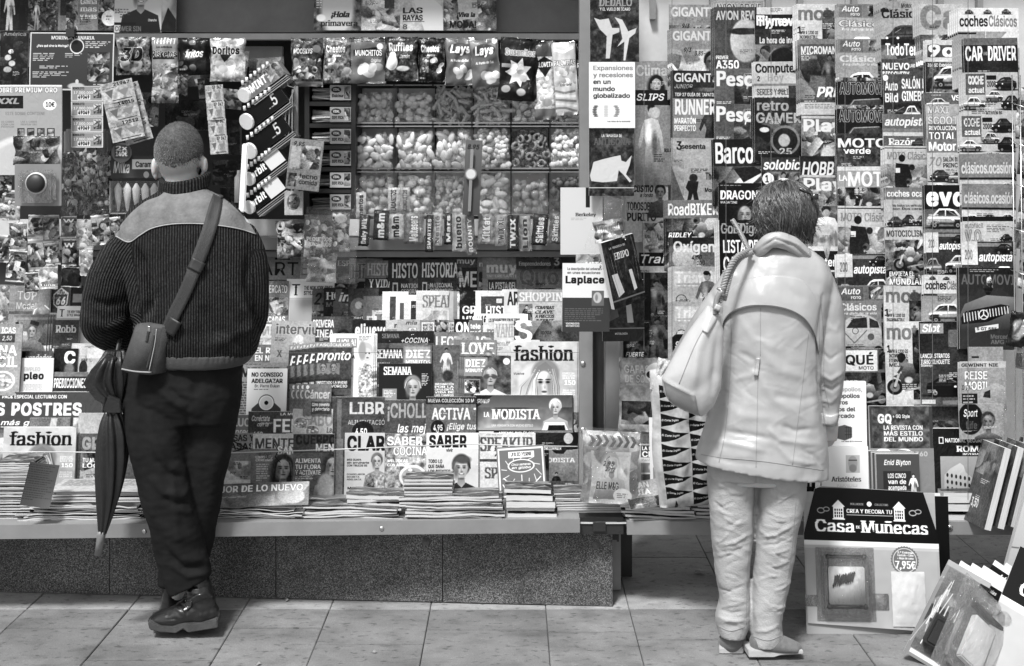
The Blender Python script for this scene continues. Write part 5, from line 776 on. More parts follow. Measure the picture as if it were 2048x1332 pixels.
a.f(0, .1, 1, .4, .55).t('Risketos', .02, .2, .96, .1, .2, out=.85).f(.05, .3, .9, .33, .15).t('Los auténticos', .2, .13, .6, .03, .15); sbag(303, 76, 54, 130, a, 'long narrow snack bag with wavy sticks printed on it')
a = chips(A(68, 72, .12), 4, (.1, .9), (.7, .85), .1, .4).e(.5, .4, .4, .2, .2, .1).t('fritos', .22, .33, .6, .2, .9, 'bi', out=.3).e(.45, .14, .1, .08, .5, .3).e(.5, .42, .42, .22, .12, .05).t('fritos', .22, .33, .6, .2, .93, 'bi').small(.05, .85, .4, 1, .8, .05); sbag(356, 76, 68, 72, a, 'dark snack bag with pale slanted lettering in an oval')
a = chips(A(72, 90, .62).n(amp=.2), 5, (.25, .75), (.62, .85), .18, .8).t('Doritos', .06, .2, .8, .17, .08, 'B', out=.9).p([(.3, .38), (.65, .38), (.42, .56)], .1).e(.85, .08, .1, .07, .85); sbag(420, 77, 72, 86, a, 'pale snack bag with a dark pointed emblem', D=4.6)
a = A(64, 96, .25).n(amp=.2).t('MOOSKYS', .08, .22, .62, .1, .92, 'bi').e(.82, .22, .12, .08, .5, .1).busy(.05, .42, .95, .85, .1, .9, .12).e(.15, .5, .1, .09, .6).f(0, .9, 1, 1, .5); sbag(582, 77, 64, 96, a, 'snack bag with crowded dark and light drawing near the chewing gum rack')
def cheet(v): return chips(A(58, 88, v).n(amp=.25), 5, (.2, .9), (.5, .8), .13, .75).t('Cheetos', .1, .17, .7, .15, .93, 'B', out=.1).t('Pandilla', .35, .37, .3, .05, .9).small(.05, .9, .5, 1, .85, .03).busy(.05, .45, .4, .8, .2, .8, .1)
sbag(646, 76, 58, 90, cheet(.42), 'mid grey puffed corn snack bag, the lighter of two alike')
a = chips(A(72, 92, .42), 7, (.15, .85), (.6, .78), .17, .85).p([(.1, .28), (.9, .2), (.92, .42), (.1, .4)], .1).t('MUNCHITOS', .15, .28, .75, .12, .92, 'b', out=.1).t('Original', .6, .47, .3, .07, .85, 'i').e(.85, .2, .09, .07, .9).f(0, 0, 1, .1, .25); sbag(700, 75, 72, 92, a, 'snack bag with pale wavy crisps and dark lettering band')
a = chips(A(66, 88, .25).n(amp=.2), 3, (.1, .3), (.4, .7), .18, .85).t('Ruffles', .12, .15, .75, .17, .9, 'B', out=.2).t('Jamón', .45, .4, .35, .09, .9, 'i').e(.55, .72, .2, .06, .8, .3).e(.2, .58, .18, .18, .82, .1); sbag(770, 74, 66, 88, a, 'snack bag with ridged crisps and curved lettering', D=4.64)
sbag(836, 76, 54, 88, cheet(.13), 'black puffed corn snack bag, the darker of two alike')
def lays(): return chips(A(62, 92, .4).p([(.05, 0), (.5, .15), (.9, .05), (.95, .35), (.5, .4), (.05, .35)], .6, .35), 5, (.2, .85), (.65, .85), .19, .85).e(.5, .24, .4, .13, .3, .05).t("Lays", .16, .15, .68, .17, .92, 'Bi', out=.15).t('Al Punto de Sal', .15, .46, .65, .05, .9).e(.88, .06, .09, .06, .85)
sbag(890, 76, 62, 94, lays(), 'first of two crisp bags with white lettering and golden crisps'); sbag(946, 78, 60, 98, lays(), 'second of two crisp bags with white lettering and golden crisps', D=4.62, roll=-6)
a = A(80, 126, .08).n(amp=.1).t('Gusanitos', .12, .18, .78, .1, .5, 'B', out=.9)
a.p([(.5+(.36 if i % 2 else .2)*math.cos(i*math.pi/7), .55+(.24 if i % 2 else .14)*math.sin(i*math.pi/7)) for i in range(14)], .8); chips(a, 8, (.35, .65), (.45, .65), .1, .9).f(.05, .42, .3, .48, .6).e(.2, .82, .12, .06, .6, .2).e(.6, .86, .12, .06, .7, .3); sbag(993, 76, 80, 126, a, 'large black snack bag with pale starburst', D=4.61, roll=4)
a = chips(A(46, 158, .72).n(amp=.2), 30, (.1, .9), (.4, .75), .14, .85).f(0, 0, 1, .2, .3).p([(.05, .28), (.5, .2), (.95, .28), (.5, .46)], .12).t('PALOMITAS', .02, .27, .96, .06, .95, 'b', out=.1).e(.55, .78, .22, .05, .6, .2).f(0, .86, 1, 1, .45); sbag(1070, 82, 46, 158, a, 'long popcorn bag with dark diamond emblem', D=4.62, roll=-2)
a = chips(A(48, 150, .75), 30, (.1, .9), (.3, .6), .13, .85)
for i in range(5): a.l([(0, .66+i*.06), (.4, .7+i*.05), (.9, .68+i*.07)], .1, .85 if i % 2 else .5)
a.l([(.1, .1), (.5, .14), (.9, .08)], .12, .95).t('PALOMITAS', .05, .25, .9, .07, .92, 'b', out=.12).t('Cris-land', .25, .57, .5, .035, .2, 'i'); sbag(1112, 84, 48, 146, a, 'long popcorn bag with swirling stripes', D=4.6, roll=-4)
a = A(34, 130, .35).busy(0, .5, 1, 1, .4, .8).f(0, 0, 1, .25, .08).t('PALOMITAS', .05, .3, 1.3, .07, .92, 'b', out=.1).t('Tex', .2, .52, .8, .08, .9); sbag(1152, 88, 34, 130, a, 'popcorn bag half behind the hanging books', D=4.63)
# magazines leaning on the top shelf
def top(x, w, h, art, lab, y0=None, **k): y1 = k.pop('y1', 62); mag(x, y1-h, w, h, k.pop('D', 4.80), art, lab, tilt=k.pop('tilt', 4), group='magazines standing on the top shelf', **k)
top(2, 56, 100, fin(A(56, 100, .12).fig(.35, .1, 1.2, .85, .7, .22).fig(.8, .1, 1.2, .03, .5, .22)), 'dark wedding magazine with embracing couple')
top(58, 36, 100, fin(A(36, 100, .3).busy(0, 0, 1, 1, .1, .5).fig(.5, .4, .6, .6, .6, .2)), 'narrow grey magazine beside the dark wedding cover')
top(94, 24, 100, fin(A(24, 100, .3).busy(0, 0, 1, 1, .1, .6)), 'thin grey magazine third on the top shelf')
top(118, 42, 100, fin(A(42, 100, .5).busy(.4, 0, 1, 1, .1, .8).f(.1, .3, .4, .7, .2)), 'mixed grey magazine above the black clip', copies=1)
top(158, 40, 106, fin(A(40, 106, .5).tt('Gana/mas/y mas', .1, .4, .85, .1, .9, 1.4, 's').small(.1, .75, .6, 4, .1, .02)), 'magazine with curly pale lettering')
top(196, 36, 100, fin(A(36, 100, .3).busy(0, 0, 1, 1).e(.7, .75, .45, .16, .9, .05).small(.5, .7, .45, 2, .4, .03)), 'magazine with round white sticker')
top(231, 94, 124, A(94, 124, .72).face(.55, .4, .2, .35, .78, .2, smile=True).t('15', .01, .62, .1, .07, .3).small(.12, .62, .22, 4, .3, .02).f(.0, .84, .45, .88, .1).t('COMER SIN', .02, .9, .55, .08, .4).t('Chencho', .72, .78, .18, .04, .8), 'pale magazine with smiling face at the end of the top shelf', y1=66)
top(322, 32, 120, fin(A(32, 120, .5).e(.2, .4, .6, .3, .75, .4).p([(0, 1), (.5, .6), (1, .8), (1, 1)], .1)), 'dark narrow magazine touching the grey panel', y1=64)
top(629, 94, 124, A(94, 124, .3).n(amp=.2).e(.5, .62, .36, .5, .72, .3).e(.5, .2, .2, .12, .75, .1).e(.15, .8, .1, .06, .85, .4).t('¡Hola', .36, .7, .4, .09, .08, 'si').t('primavera', .14, .84, .8, .09, .1, 's').small(.05, .5, .15, 4, .9, .02), 'spring fashion magazine with pale figure')
top(723, 78, 110, fin(A(78, 110, .6).busy(0, .3, 1, 1, .3, .9, .2).f(.6, .2, .85, .6, .3)), 'interior magazine with bright room')
top(801, 88, 120, A(88, 120, .68).n(amp=.1).p([(.3, .5), (.55, .35), (.95, .6), (.98, 1), (.55, 1)], .78).tt('LAS/RAYAS', .06, .62, .45, .09, .12, 1.35).f(.06, .85, .55, .86, .2).t('8', .06, .9, .1, .08, .3), 'pale magazine with thin dark capitals about stripes')
top(887, 106, 130, fin(A(106, 130, .5).busy(0, 0, 1, 1, .2, .85, .05).p([(.25, .4), (.62, .38), (.66, .8), (.3, .85)], .72).t('¡Viva la', .25, .72, .35, .07, .08, 'si').t('MODA!', .12, .86, .5, .1, .06, 'b')), 'glittering fashion magazine with black two line heading')
# sweet counter: acrylic trays, each with its sweets
ACR = film_mat('clear_acrylic', .12, 0); ACE = mat('acrylic_edge', .35, .2); SW = {k: mat('sweet_'+k, v, .5, .3, 120, sheen=0) for k, v in (('pale', .88), ('cream', .8), ('grey', .6), ('deep', .24), ('dark', .07))}
xs = [710, 788, 866, 944, 1022, 1100, 1178]; ys = [(168, 246), (250, 337), (341, 430)]
def gummy(kind):
    b = MB()
    if kind == 'heart': b.sph((-.008, 0, 0), (.011, .006, .011)).sph((.008, 0, .002), (.011, .006, .01))
    elif kind == 'ring': 
        P = [Vector((.013*math.cos(i*.5236), 0, .013*math.sin(i*.5236))) for i in range(13)]; b.tube(P, .0058, 7)
    elif kind == 'stick': b.tube([(-.024, 0, 0), (-.01, .001, .002), (.01, 0, .001), (.024, 0, 0)], .0065, 7)
    elif kind == 'ball': b.sph((0, 0, 0), .0125, 12, 8)
    elif kind == 'leaf': b.sph((0, 0, 0), (.022, .007, .012), 10, 6)
    else: b.sph((0, 0, 0), (.015, .008, .011), 10, 6)
    me = mesh('sweet', b.v, b.f, True); return me
KIND = [[('oval', 'cream'), ('oval', 'pale'), ('stick', 'grey'), ('stick', 'cream'), ('oval', 'pale'), ('stick', 'grey')], [('leaf', 'cream'), ('leaf', 'pale'), ('leaf', 'cream'), ('heart', 'cream'), ('ring', 'deep'), ('heart', 'pale')], [('ball', 'grey'), ('ball', 'cream'), ('heart', 'grey'), ('leaf', 'cream'), ('ball', 'grey'), ('ball', 'deep')]]
WORD = {'oval': 'oval', 'stick': 'stick shaped', 'leaf': 'leaf shaped', 'heart': 'heart shaped', 'ring': 'ring shaped', 'ball': 'round'}; TR = ['top', 'middle', 'bottom']; TC = ['first', 'second', 'third', 'fourth', 'fifth', 'sixth']
MEC = {}
for r_ in range(3):
    for c_ in range(6):
        D = 4.92; x0, x1 = xs[c_]+1.5, xs[c_+1]-1.5; y0, y1 = ys[r_]; base = W((x0+x1)/2, y1, D); w, h = m(x1-x0, D), m(y1-y0, D); kd, tone = KIND[r_][c_]
        t = empty('sweet_tray', base); tag(t, f'clear {TC[c_]} tray of {WORD[kd]} sweets counted from the straw rack, {TR[r_]} row', 'sweet tray', 'clear trays of loose sweets')
        MB().box(-w/2, 0, 0, w/2, .17, .003).done('tray_floor', ACR, t); MB().box(-w/2, .17, 0, w/2, .175, h*.95).done('tray_back', SW['cream'], t)
        for s in (-1, 1): MB().box(s*w/2-.0012, 0, 0, s*w/2+.0012, .17, h*.96).done('side_wall', ACR, t)
        MB().box(-w/2, -.003, 0, w/2, -.0005, h*.5).done('front_pane', ACR, t); MB().box(-w/2, -.005, h*.955, w/2, .004, h*.985).done('tray_lip', ACE, t); MB().box(-w/2, -.005, -.003, w/2, .004, .004).done('tray_lip', ACE, t)
        if (kd, tone) not in MEC: MEC[(kd, tone)] = gummy(kd); MEC[(kd, tone)].materials.append(SW[tone])
        me = MEC[(kd, tone)]; fill = R.uniform(.78, .92)*h
        heap = MB()
        for k in range(130):
            xx, yy = R.uniform(-w/2+.015, w/2-.015), R.uniform(.028, .09); zz = R.uniform(.01, fill)*(1 if yy > .09 else .96); M_ = Matrix.Translation((xx, yy, zz)) @ Matrix.Rotation(R.uniform(0, 6), 4, 'Y') @ Matrix.Rotation(R.uniform(-.8, .8), 4, 'Z')
            heap.add([M_ @ v.co for v in me.vertices], [tuple(p.vertices) for p in me.polygons])
        hp = heap.done('sweets_heap', SW[tone], None, True); hp.location = base; stuff(hp)
        # backing mass of sweets so nothing shows through
        n = 0
        rows_ = 4 if kd != 'stick' else 4
        for a in range(rows_):
            for b in range(4):
                o = bpy.data.objects.new('sweet', me); COL.objects.link(o); tag(o, f'{tone} {WORD[kd]} sweet at the front of the {TC[c_]} tray, {TR[r_]} row', 'sweet', 'loose sweets in the clear trays')
                zz = .014+(a+R.uniform(-.3, .3))*fill/rows_*.95; o.location = base+Vector((-w/2+.02+(b+R.uniform(-.35, .35)+(.3 if a % 2 else 0))*(w-.04)/3.3, R.uniform(.012, .026), max(.014, zz)))
                o.rotation_euler = (R.uniform(-.6, .6), R.uniform(0, 6.28), R.uniform(-.7, .7)); sc = R.uniform(1.05, 1.4); o.scale = (sc, sc, sc)
# straw sweets in the black rack
sr = empty('straw_rack', W(660, 430, 4.86)); tag(sr, 'black upright rack with six windows of straw sweets', 'sweet rack'); lw, lh = m(102, 4.86), m(262, 4.86)
for q in ((-lw/2, 0, -lw/2+.02, lh), (lw/2-.02, 0, lw/2, lh)): MB().box(q[0], 0, q[1], q[2], .2, q[3]).done('upright', BLACK, sr)
for k in range(7): MB().box(-lw/2+.021, 0, k*lh/6-.0, lw/2-.021, .2, k*lh/6+.018).done('shelf', BLACK, sr)
MB().box(-lw/2, .21, 0, lw/2, .22, lh).done('back', BLACK, sr)
for k in range(6):
    b = MB(); zb = k*lh/6+.02; v = R.choice(['cream', 'grey', 'cream']) if k > 2 else R.choice(['grey', 'deep'])
    for j in range(22): zz = zb+.01+R.uniform(0, .045); b.tube([(-lw/2+.028, .02+R.uniform(0, .08), zz+R.uniform(-.008, .008)), (lw/2-.03, .02+R.uniform(0, .08), zz+R.uniform(-.008, .008))], .0046, 6)
    stuff(b.done('straw_sweets', SW[v], sr, True))
    zt = CAM_H and sr.location.z+zb; a = A(46, 32, .7 if k % 2 else .62).e(.3, .3, .24, .2, .2, .05).t('VIDAL', .14, .2, .32, .16, .9, 'b').t(('Dulcisur' if k == 5 else 'DIPI PICA'), .1, .6, .55, .2, .1).busy(.68, .05, .98, .9, .2, .8, .2)
    o = mag(0, 0, 42, 30, 4.84, a, f'small printed label on the {("lowest", "second", "third", "fourth", "fifth", "topmost")[k]} window of the straw rack', 'label', 'label', tilt=0, th=.001, bend=0, nx=1, ny=1, group='labels on the straw rack'); o.location = sr.location+Vector((.045, -.006, zb+.004))
# small bagged things hanging at the counter edge
CB = 'sweet bars in clear bags along the counter'
def bar(x, y, w, h, txt, bg, v, lab, D=4.66, roll=0, st='B', out=None, bag=True):
    a = A(w, h, bg).n(amp=.15); t_ = A(h, w, bg).n(amp=.12).t(txt, .08, .28, .82, .42, v, st, out=out); a.a = np.rot90(t_.a, 1).copy(); a.h, a.w = a.a.shape
    pillow(x, y, w, h, D, a, lab, 'sweet bar', 'sweet_bar', .02, roll, .002, True, CB, nx=8, ny=16, pinch=.05)
    if bag and h > 40: clearbag(x-3, y-34, w+6, h+30, D-.012, roll, 'clear bag around the '+lab)
NB = [0]
def clearbag(x, y, w, h, D, roll=0, lab=None, mt=None):
    NB[0] += 1; V = []; Fc = []; nx, ny = 7, 12; sd = NB[0]*5.1; Wm, Hm = m(w, D), m(h, D)
    for j in range(ny+1):
        for i in range(nx+1): s, t = i/nx, j/ny; V.append(((s-.5)*Wm*(1-.25*max(0, t-.6)), -.004-.008*(1-(2*s-1)**2)+.006*MN.noise(Vector((s*6+sd, t*8, 0))), t*Hm))
    Fc = [(j*(nx+1)+i, j*(nx+1)+i+1, (j+1)*(nx+1)+i+1, (j+1)*(nx+1)+i) for j in range(ny) for i in range(nx)]
    o = link('clear_bag', mesh('clear_bag', V, Fc, True), mt or FILM); top_ = W(x+w/2, y, D); o.location = top_-Vector((0, 0, Hm)); o.rotation_euler = (0, math.radians(roll), 0)
    tag(o, lab, 'plastic bag', 'clear bags along the counter' if lab.startswith('clear bag around') else None)
for q in ((716, 430, 22, 62, 'Dairy Milk', .12, .9, 'dark slim milk chocolate bar, first of the row'), (745, 420, 32, 60, 'm&m', .12, .92, 'dark sweet packet with pale rounded letters'), (776, 428, 32, 50, 'm&m', .75, .1, 'white sweet packet with dark rounded letters'), (808, 425, 40, 62, 'Maltesers', .5, .92, 'grey malt ball packet with slanted letters'), (850, 430, 16, 74, 'SMARTIES', .1, .9, 'slim dark tube of chocolate beans'), (864, 425, 20, 66, 'Nestlé', .75, .5, 'pale crumpled slim chocolate bar'), (888, 425, 18, 64, 'Mars', .1, .92, 'slim black chocolate bar with slanted letters'), (905, 425, 28, 78, 'bueno', .7, .2, 'pale chocolate bar with dark cursive letters'), (934, 428, 19, 82, 'BOUNTY', .5, .95, 'slim grey coconut bar, the lowest hanging'), (955, 428, 34, 60, 'KitKat', .6, .9, 'wafer bar with an oval emblem'), (990, 430, 26, 62, 'TWIX XL', .6, .3, 'pale biscuit bar with dark outlined letters'), (1014, 430, 24, 72, 'TWIX', .07, .93, 'black biscuit bar with white letters'), (1040, 432, 24, 70, 'Lion', .65, .2, 'pale crumpled bar between two dark ones'), (1062, 428, 32, 62, 'Skittles', .1, .92, 'dark fruit sweet packet with white letters'), (1096, 425, 26, 62, 'Skittles', .45, .9, 'mid grey fruit sweet packet, last of the row')): bar(*q, roll=R.uniform(-4, 4), D=4.665+R.uniform(-.01, .01), out=(.1 if q[6] > .5 else .9))
for q in ((776, 375, 24, 50, 'LACASITOS', .8, .2, 'upper white sweet tube in a clear bag, first of two'), (800, 375, 20, 50, 'CONGUITOS', .75, .3, 'upper white sweet tube in a clear bag, second of two'), (712, 385, 20, 52, 'mentos', .8, .15, 'white mint roll hanging above the milk chocolate bar')): bar(*q, bag=True, D=4.68)
clearbag(975, 345, 120, 95, 4.69, 0, 'large crinkled clear bag hanging over the fourth and fifth bottom trays'); clearbag(715, 335, 60, 110, 4.7, 3, 'tall crinkled clear bag over the first bottom tray'); clearbag(868, 345, 60, 90, 4.7, -3, 'crinkled clear bag beside the hanging watch'); clearbag(820, 340, 55, 90, 4.705, 4, 'crinkled clear bag over the bottom tray of pale balls'); clearbag(905, 260, 60, 100, 4.715, 4, 'crinkled clear bag partly over the watch card')
# wrapped toys over the counter front
pillow(555, 440, 62, 76, 4.6, fin(A(62, 76, .5).busy(0, .1, 1, 1, .1, .9, .14).e(.18, .12, .14, .12, .85, .05).t('4', .12, .06, .1, .12, .1)), 'wrapped toy bag with round pale sticker', 'toy bag', 'toy_bag', .02, -4, .004)
pillow(606, 430, 60, 88, 4.585, fin(A(60, 88, .45).busy(0, .1, 1, 1, .1, .9, .14).tt('PEQUEÑOS/MONSTRUOS', .1, .5, .85, .09, .9, 1.3)), 'wrapped toy bag with two line wavy lettering', 'toy bag', 'toy_bag', .02, 2, .004)
pillow(664, 425, 36, 78, 4.575, fin(A(36, 78, .45).busy(0, 0, 1, 1, .1, .9, .2).e(.5, .6, .2, .12, .8, .2).e(.5, .15, .35, .12, .8, .1)), 'narrow wrapped toy card beside the bars', 'toy card', 'toy_card', .008, 0, .002)
pillow(612, 505, 60, 60, 4.59, fin(A(60, 60, .55).busy(0, 0, 1, 1, .3, .9, .3)), 'crumpled lower wrapped toy bag above the style magazine', 'toy bag', 'toy_bag', .02, 3, .005)
clearbag(600, 415, 110, 150, 4.565, 3, 'big crinkled clear bag hanging around the wrapped toys', FILM2)
# watch card
w_ = A(34, 150, .36).f(.0, 0, 1, 1, .4, .3).t('8,95', .12, .06, .7, .06, .05, 'i'); mag(925, 280, 34, 150, 4.63, w_, 'long grey card with hanging wristwatch and written price', 'watch card', 'watch_card', tilt=1, roll=2.5, th=.003, bend=0)
wt = empty('wristwatch', W(942, 348, 4.615)); tag(wt, 'slim wristwatch with round pale dial on the long grey card', 'watch'); MB().box(-.006, -.004, -.15, .006, 0, -.02).done('strap', STEEL, wt); MB().box(-.006, -.004, .02, .006, 0, .1).done('strap', STEEL, wt)
MB().tube([(0, 0, 0), (0, -.009, 0)], .024, 20).done('case', METAL, wt, False); MB().tube([(0, -.0095, 0), (0, -.0105, 0)], .019, 20).done('dial', SW['grey'], wt); wt.rotation_euler = (0, math.radians(2.5), 0)
# chewing gum rack: tilted dispensers
def gum(cx, cy, L, wd, ang, body, txt, lab, split=None, D=4.6):
    """a box of gum slanting forward: a dark box with round lid at its lower end"""
    c = W(cx, cy, D); t = empty('gum_box', c); t.rotation_euler = (0, math.radians(-ang), 0); tag(t, lab, 'gum box', 'slanting gum boxes in the wire rack'); l, h = m(L, D), m(wd, D)
    a = A(L, wd, body).n(amp=.06)
    if split: a.f(.55, 0, 1, 1, .82)
    if txt == '5': a.t('5', .68, .15, .14, .6, .8, 'i').small(.55, .7, .2, 1, .8, .06)
    elif txt: a.t(txt, .06, .25, .46 if split else .55, .45, .93, 'Bi')
    if txt == 'SMINT': a.busy(.62, 0, 1, 1, .3, .85)
    pg = put(a); me = slab('printed_side', l, h, .001, pg, False, 0, 0, 2, 1); o = link('printed_side', me, [], t); o.location = (0, -.046, -h/2)
    MB().box(-l/2, -.0448, -h/2, l/2, .06, h/2).done('box', BLACK if body < .3 else METAL, t); MB().tube([(-l/2+.004, -.05, -.004), (-l/2-.002, -.06, -.004)], h*.46, 18).done('lid', SW['cream'], t, False, bevel=.001)
    for k in range(3): MB().box(-l/2+.01, -.052, -h/2-.012-.008*k, l/2, .05, -h/2-.009-.008*k).done('tray_rib', METAL if k % 2 else ACE, t)
    for k in range(7): MB().tube([(-l/2+.02+k*l/9, -.05, h/2), (-l/2+.03+k*l/9, -.05, h/2+.016)], .006, 6).done('gum_roll', SW['cream' if k % 2 else 'grey'], t, True)
gum(530, 163, 92, 32, 37, .45, 'SMINT', 'grey mint box with slanted white letters, topmost in the rack'); gum(535, 215, 92, 36, 37, .05, '5', 'upper black gum box with pale curved numeral'); gum(541, 273, 92, 36, 37, .05, '5', 'lower black gum box with pale curved numeral'); gum(535, 332, 80, 30, 37, .08, 'orbit', 'upper black and white gum box with slanted letters', True); gum(535, 388, 80, 30, 37, .08, 'orbit', 'lower black and white gum box with slanted letters', True)
wr = MB(); q = lambda px, py, D=4.56: W(px, py, D)
wr.tube([q(572, 148), q(576, 172), q(590, 176), q(580, 200), q(577, 270), q(570, 272), q(571, 225)], .003, 6).tube([q(592, 172), q(585, 180), q(583, 420)], .003, 6); wr.box(q(584, 0).x, 4.6, q(0, 420, 4.6).z, q(592, 0).x, 4.615, q(0, 172, 4.6).z, 0); o = center(wr.done('wire_stand', METAL)); tag(o, 'bent grey wire stand holding the slanting gum boxes', 'wire stand')
o = mag(571, 278, 66, 102, 4.5, fin(A(66, 102, .5).f(.05, .15, .35, .6, .62).busy(.38, .12, .95, .58, .15, .8, .2).t('9,95', .12, .06, .32, .08, .05, 'i').busy(.05, .68, .3, .95, .1, .5).tt('tecno/comida', .38, .68, .55, .09, .2, 1.3)), 'wrapped cookery book with handwritten price before the gum rack', 'book', 'book', tilt=2, roll=6, th=.014, film=True)
o = mag(569, 382, 36, 48, 4.54, fin(A(36, 48, .7).e(.5, .45, .36, .34, .4, .1).busy(.25, .2, .75, .75, .2, .8)), 'deck of playing cards in a pale box under the wrapped book', 'card deck', 'card_deck', tilt=1, th=.018, bend=0)
st = MB().box(-.012, 0, 0, .012, .012, .27).done('white_strip', SW['pale'], bevel=.004); st.location = W(483, 425, 4.5); st.rotation_euler = (0, math.radians(3), 0); tag(st, 'white upright plastic strip at the end of the gum rack', 'strip')
b = MB().tube([(0, 0, 0), (0, 0, .1), (0, 0, .115), (0, 0, .13)], [.018, .018, .008, .008], 14).done('bottle', SW['grey'], smooth=True); b.location = W(478, 405, 4.62); tag(b, 'small white bottle behind the upright plastic strip', 'bottle')
# hanging books on the post
def hbook(x, y, w, h, D, a, lab, **k): mag(x, y, w, h, D, a, lab, 'book', 'book', th=k.pop('th', .014), bend=0, tilt=k.pop('tilt', 1), group=None, **k)
a = A(98, 140, .2).n(amp=.16).t('DÉDALO', .18, .06, .68, .12, .55, 's').t('Y EL VUELO DE ÍCARO', .2, .2, .62, .045, .8)
a.p([(.08, .35), (.2, .38), (.38, .36), (.45, .5), (.6, .5), (.6, .56), (.46, .6), (.4, .95), (.32, .95), (.34, .62), (.2, .52)], .72).p([(.5, .34), (.66, .38), (.78, .55), (.95, .5), (.92, .58), (.8, .65), (.72, .98), (.68, .98), (.7, .7), (.55, .78), (.66, .66), (.6, .45)], .74); hbook(1180, -12, 98, 136, 4.16, a, 'dark wrapped book with two pale winged figures, topmost on the post', film=True)
a = A(90, 132, .84)
for i, (q, w2, v) in enumerate((('Expansiones', .86, .5), ('y recesiones', .86, .45), ('en un', .38, .14), ('mundo', .47, .14), ('globalizado', .8, .14))): a.t(q, .09, .06+i*.105, w2, .065, v)
for i, (x0, b_) in enumerate(((.12, -.06), (.34, 0), (.55, .08))):
    for j in range(7): a.e(x0+.03+b_*(.5-(j/6-.5)**2*2), .82-j*.025, .05, .012, (.35, .7, .5)[i], .3)
a.t('Los retos de la economía', .4, .89, .5, .02, .3); hbook(1178, 124, 92, 132, 4.15, a, 'pale book about economics with three drawn springs on the post', film=False)
a = A(90, 138, .2).n(amp=.16).t('LA TRAGEDIA DE', .28, .09, .45, .045, .85).t('ANTÍGONA', .1, .15, .82, .1, .35, 's').f(0, .87, 1, .885, .7)
a.p([(.02, .7), (.1, .5), (.3, .46), (.55, .42), (.7, .4), (.72, .48), (.82, .5), (.95, .4), (.9, .55), (.82, .68), (.95, .78), (.9, .8), (.78, .7), (.66, .62), (.62, .78), (.3, .8), (.05, .78)], .74); hbook(1178, 256, 90, 136, 4.16, a, 'dark wrapped book with pale advancing figures, third on the post', film=True)
a = A(96, 136, .82).f(0, .5, 1, 1, .25).tt('La descripción del universo/en unas ecuaciones', .1, .06, .7, .035, .35, 1.6).t('9,95€', .78, .03, .2, .05, .05, 'i').t('Laplace', .06, .185, .82, .1, .1, 'B').f(.62, .4, .88, .62, .4).e(.74, .5, .09, .08, .7, .15).e(.72, .5, .03, .05, .5, .5).small(.05, .66, .85, 8, .42, .012, 2.4).tt('GENIOS/MATEMÁTICAS', .08, .87, .28, .025, .85); hbook(1124, 527, 95, 136, 4.02, a, 'book with bold dark name on white above a dark lower half', film=False, roll=.6, yaw=3)
a = A(90, 150, .75).t('Berkeley', .35, .38, .5, .05, .2, 's').small(.25, .45, .4, 2, .6, .012).f(.6, .0, .7, .3, .15); hbook(1121, 375, 84, 134, 4.2, a, 'blank looking pale book behind the plastic sleeve', film=False)
a = A(84, 150, .12).n(amp=.1).t('EDIPO', .3, .2, .45, .1, .8, 's').t('LA TRAGEDIA DE', .2, .1, .5, .03, .7).p([(.12, .5), (.3, .5), (.4, .8), (.2, .85)], .7).p([(.65, .5), (.75, .5), (.8, .8), (.7, .82)], .72).f(0, .88, 1, .9, .4)
for i in range(16): x_ = R.uniform(0, 1); a.l([(x_, R.uniform(0, .4)), (x_+R.uniform(-.1, .2), R.uniform(.5, 1))], .006, R.uniform(.3, .7))
hbook(1222, 472, 78, 136, 4.0, a, 'black wrapped tragedy book tilting out from the post', film=True, roll=-13, yaw=28, th=.02)
a = A(90, 150, .2).n(amp=.1).f(0, .8, 1, 1, .18).f(0, .78, 1, .8, .5).p([(.1, .1), (.25, .05), (.4, .6), (.1, .7)], .4).p([(.55, .2), (.66, .15), (.75, .7), (.6, .7)], .7).t('MITOLOGÍA', .3, .86, .3, .03, .8); hbook(1205, 560, 84, 122, 4.1, a, 'dark wrapped book with pale standing figure, lowest on the post', film=True, roll=-1)
a = A(60, 40, .45).busy(0, 0, 1, 1, .3, .8).t('MITO', .3, .4, .6, .3, .9); hbook(1152, 508, 62, 40, 4.13, a, 'wrapped book edge peeking over the bold dark name', film=True)
pillow(1190, 440, 62, 44, 3.99, fin(A(62, 44, .6).busy(0, 0, 1, 1, .3, .9, .2).t('MITOLOGÍA', .1, .2, .8, .3, .85)), 'crumpled clear sleeve top with pale lettering', 'plastic sleeve', 'plastic_sleeve', .02, -8, .006); clearbag(1165, 388, 50, 120, 4.05, 18, 'slanting plastic sleeve edge hanging beside the blank looking book', FILM2)
clearbag(1215, 396, 45, 70, 4.0, -10, 'clear crinkled sleeve hanging over the black wrapped tragedy book')
# ------------------------------------------------------------------ left of the man
a = A(168, 116, .25).t('MORINGA CANARIA', .25, .06, .52, .06, .8, 's').t('¿Para qué sirve la Moringa?', .08, .21, .38, .04, .9).e(.56, .24, .085, .13, .8, .03).e(.56, .24, .072, .11, .15, .05).small(.66, .15, .3, 4, .85, .016).small(.04, .36, .32, 5, .85, .014, 2.1).small(.42, .36, .22, 3, .85, .014, 2.1).small(.12, .58, .45, 2, .85, .014, 2.1).small(.04, .68, .45, 4, .85, .014, 2.1).busy(.69, .34, .95, .86, .15, .7, .04).e(.56, .93, .1, .06, .7, .3).e(.57, .85, .02, .04, .75).small(.76, .89, .2, 2, .85, .015)
a.f(0, 0, 1, .02, .75).f(0, .975, 1, 1, .75).f(0, 0, .015, 1, .75).f(.985, 0, 1, 1, .75); mag(60, 65, 168, 116, 4.5, a, 'dark rectangular notice with round seed picture and a dog', 'notice', 'notice', tilt=2, th=.002, roll=.4)
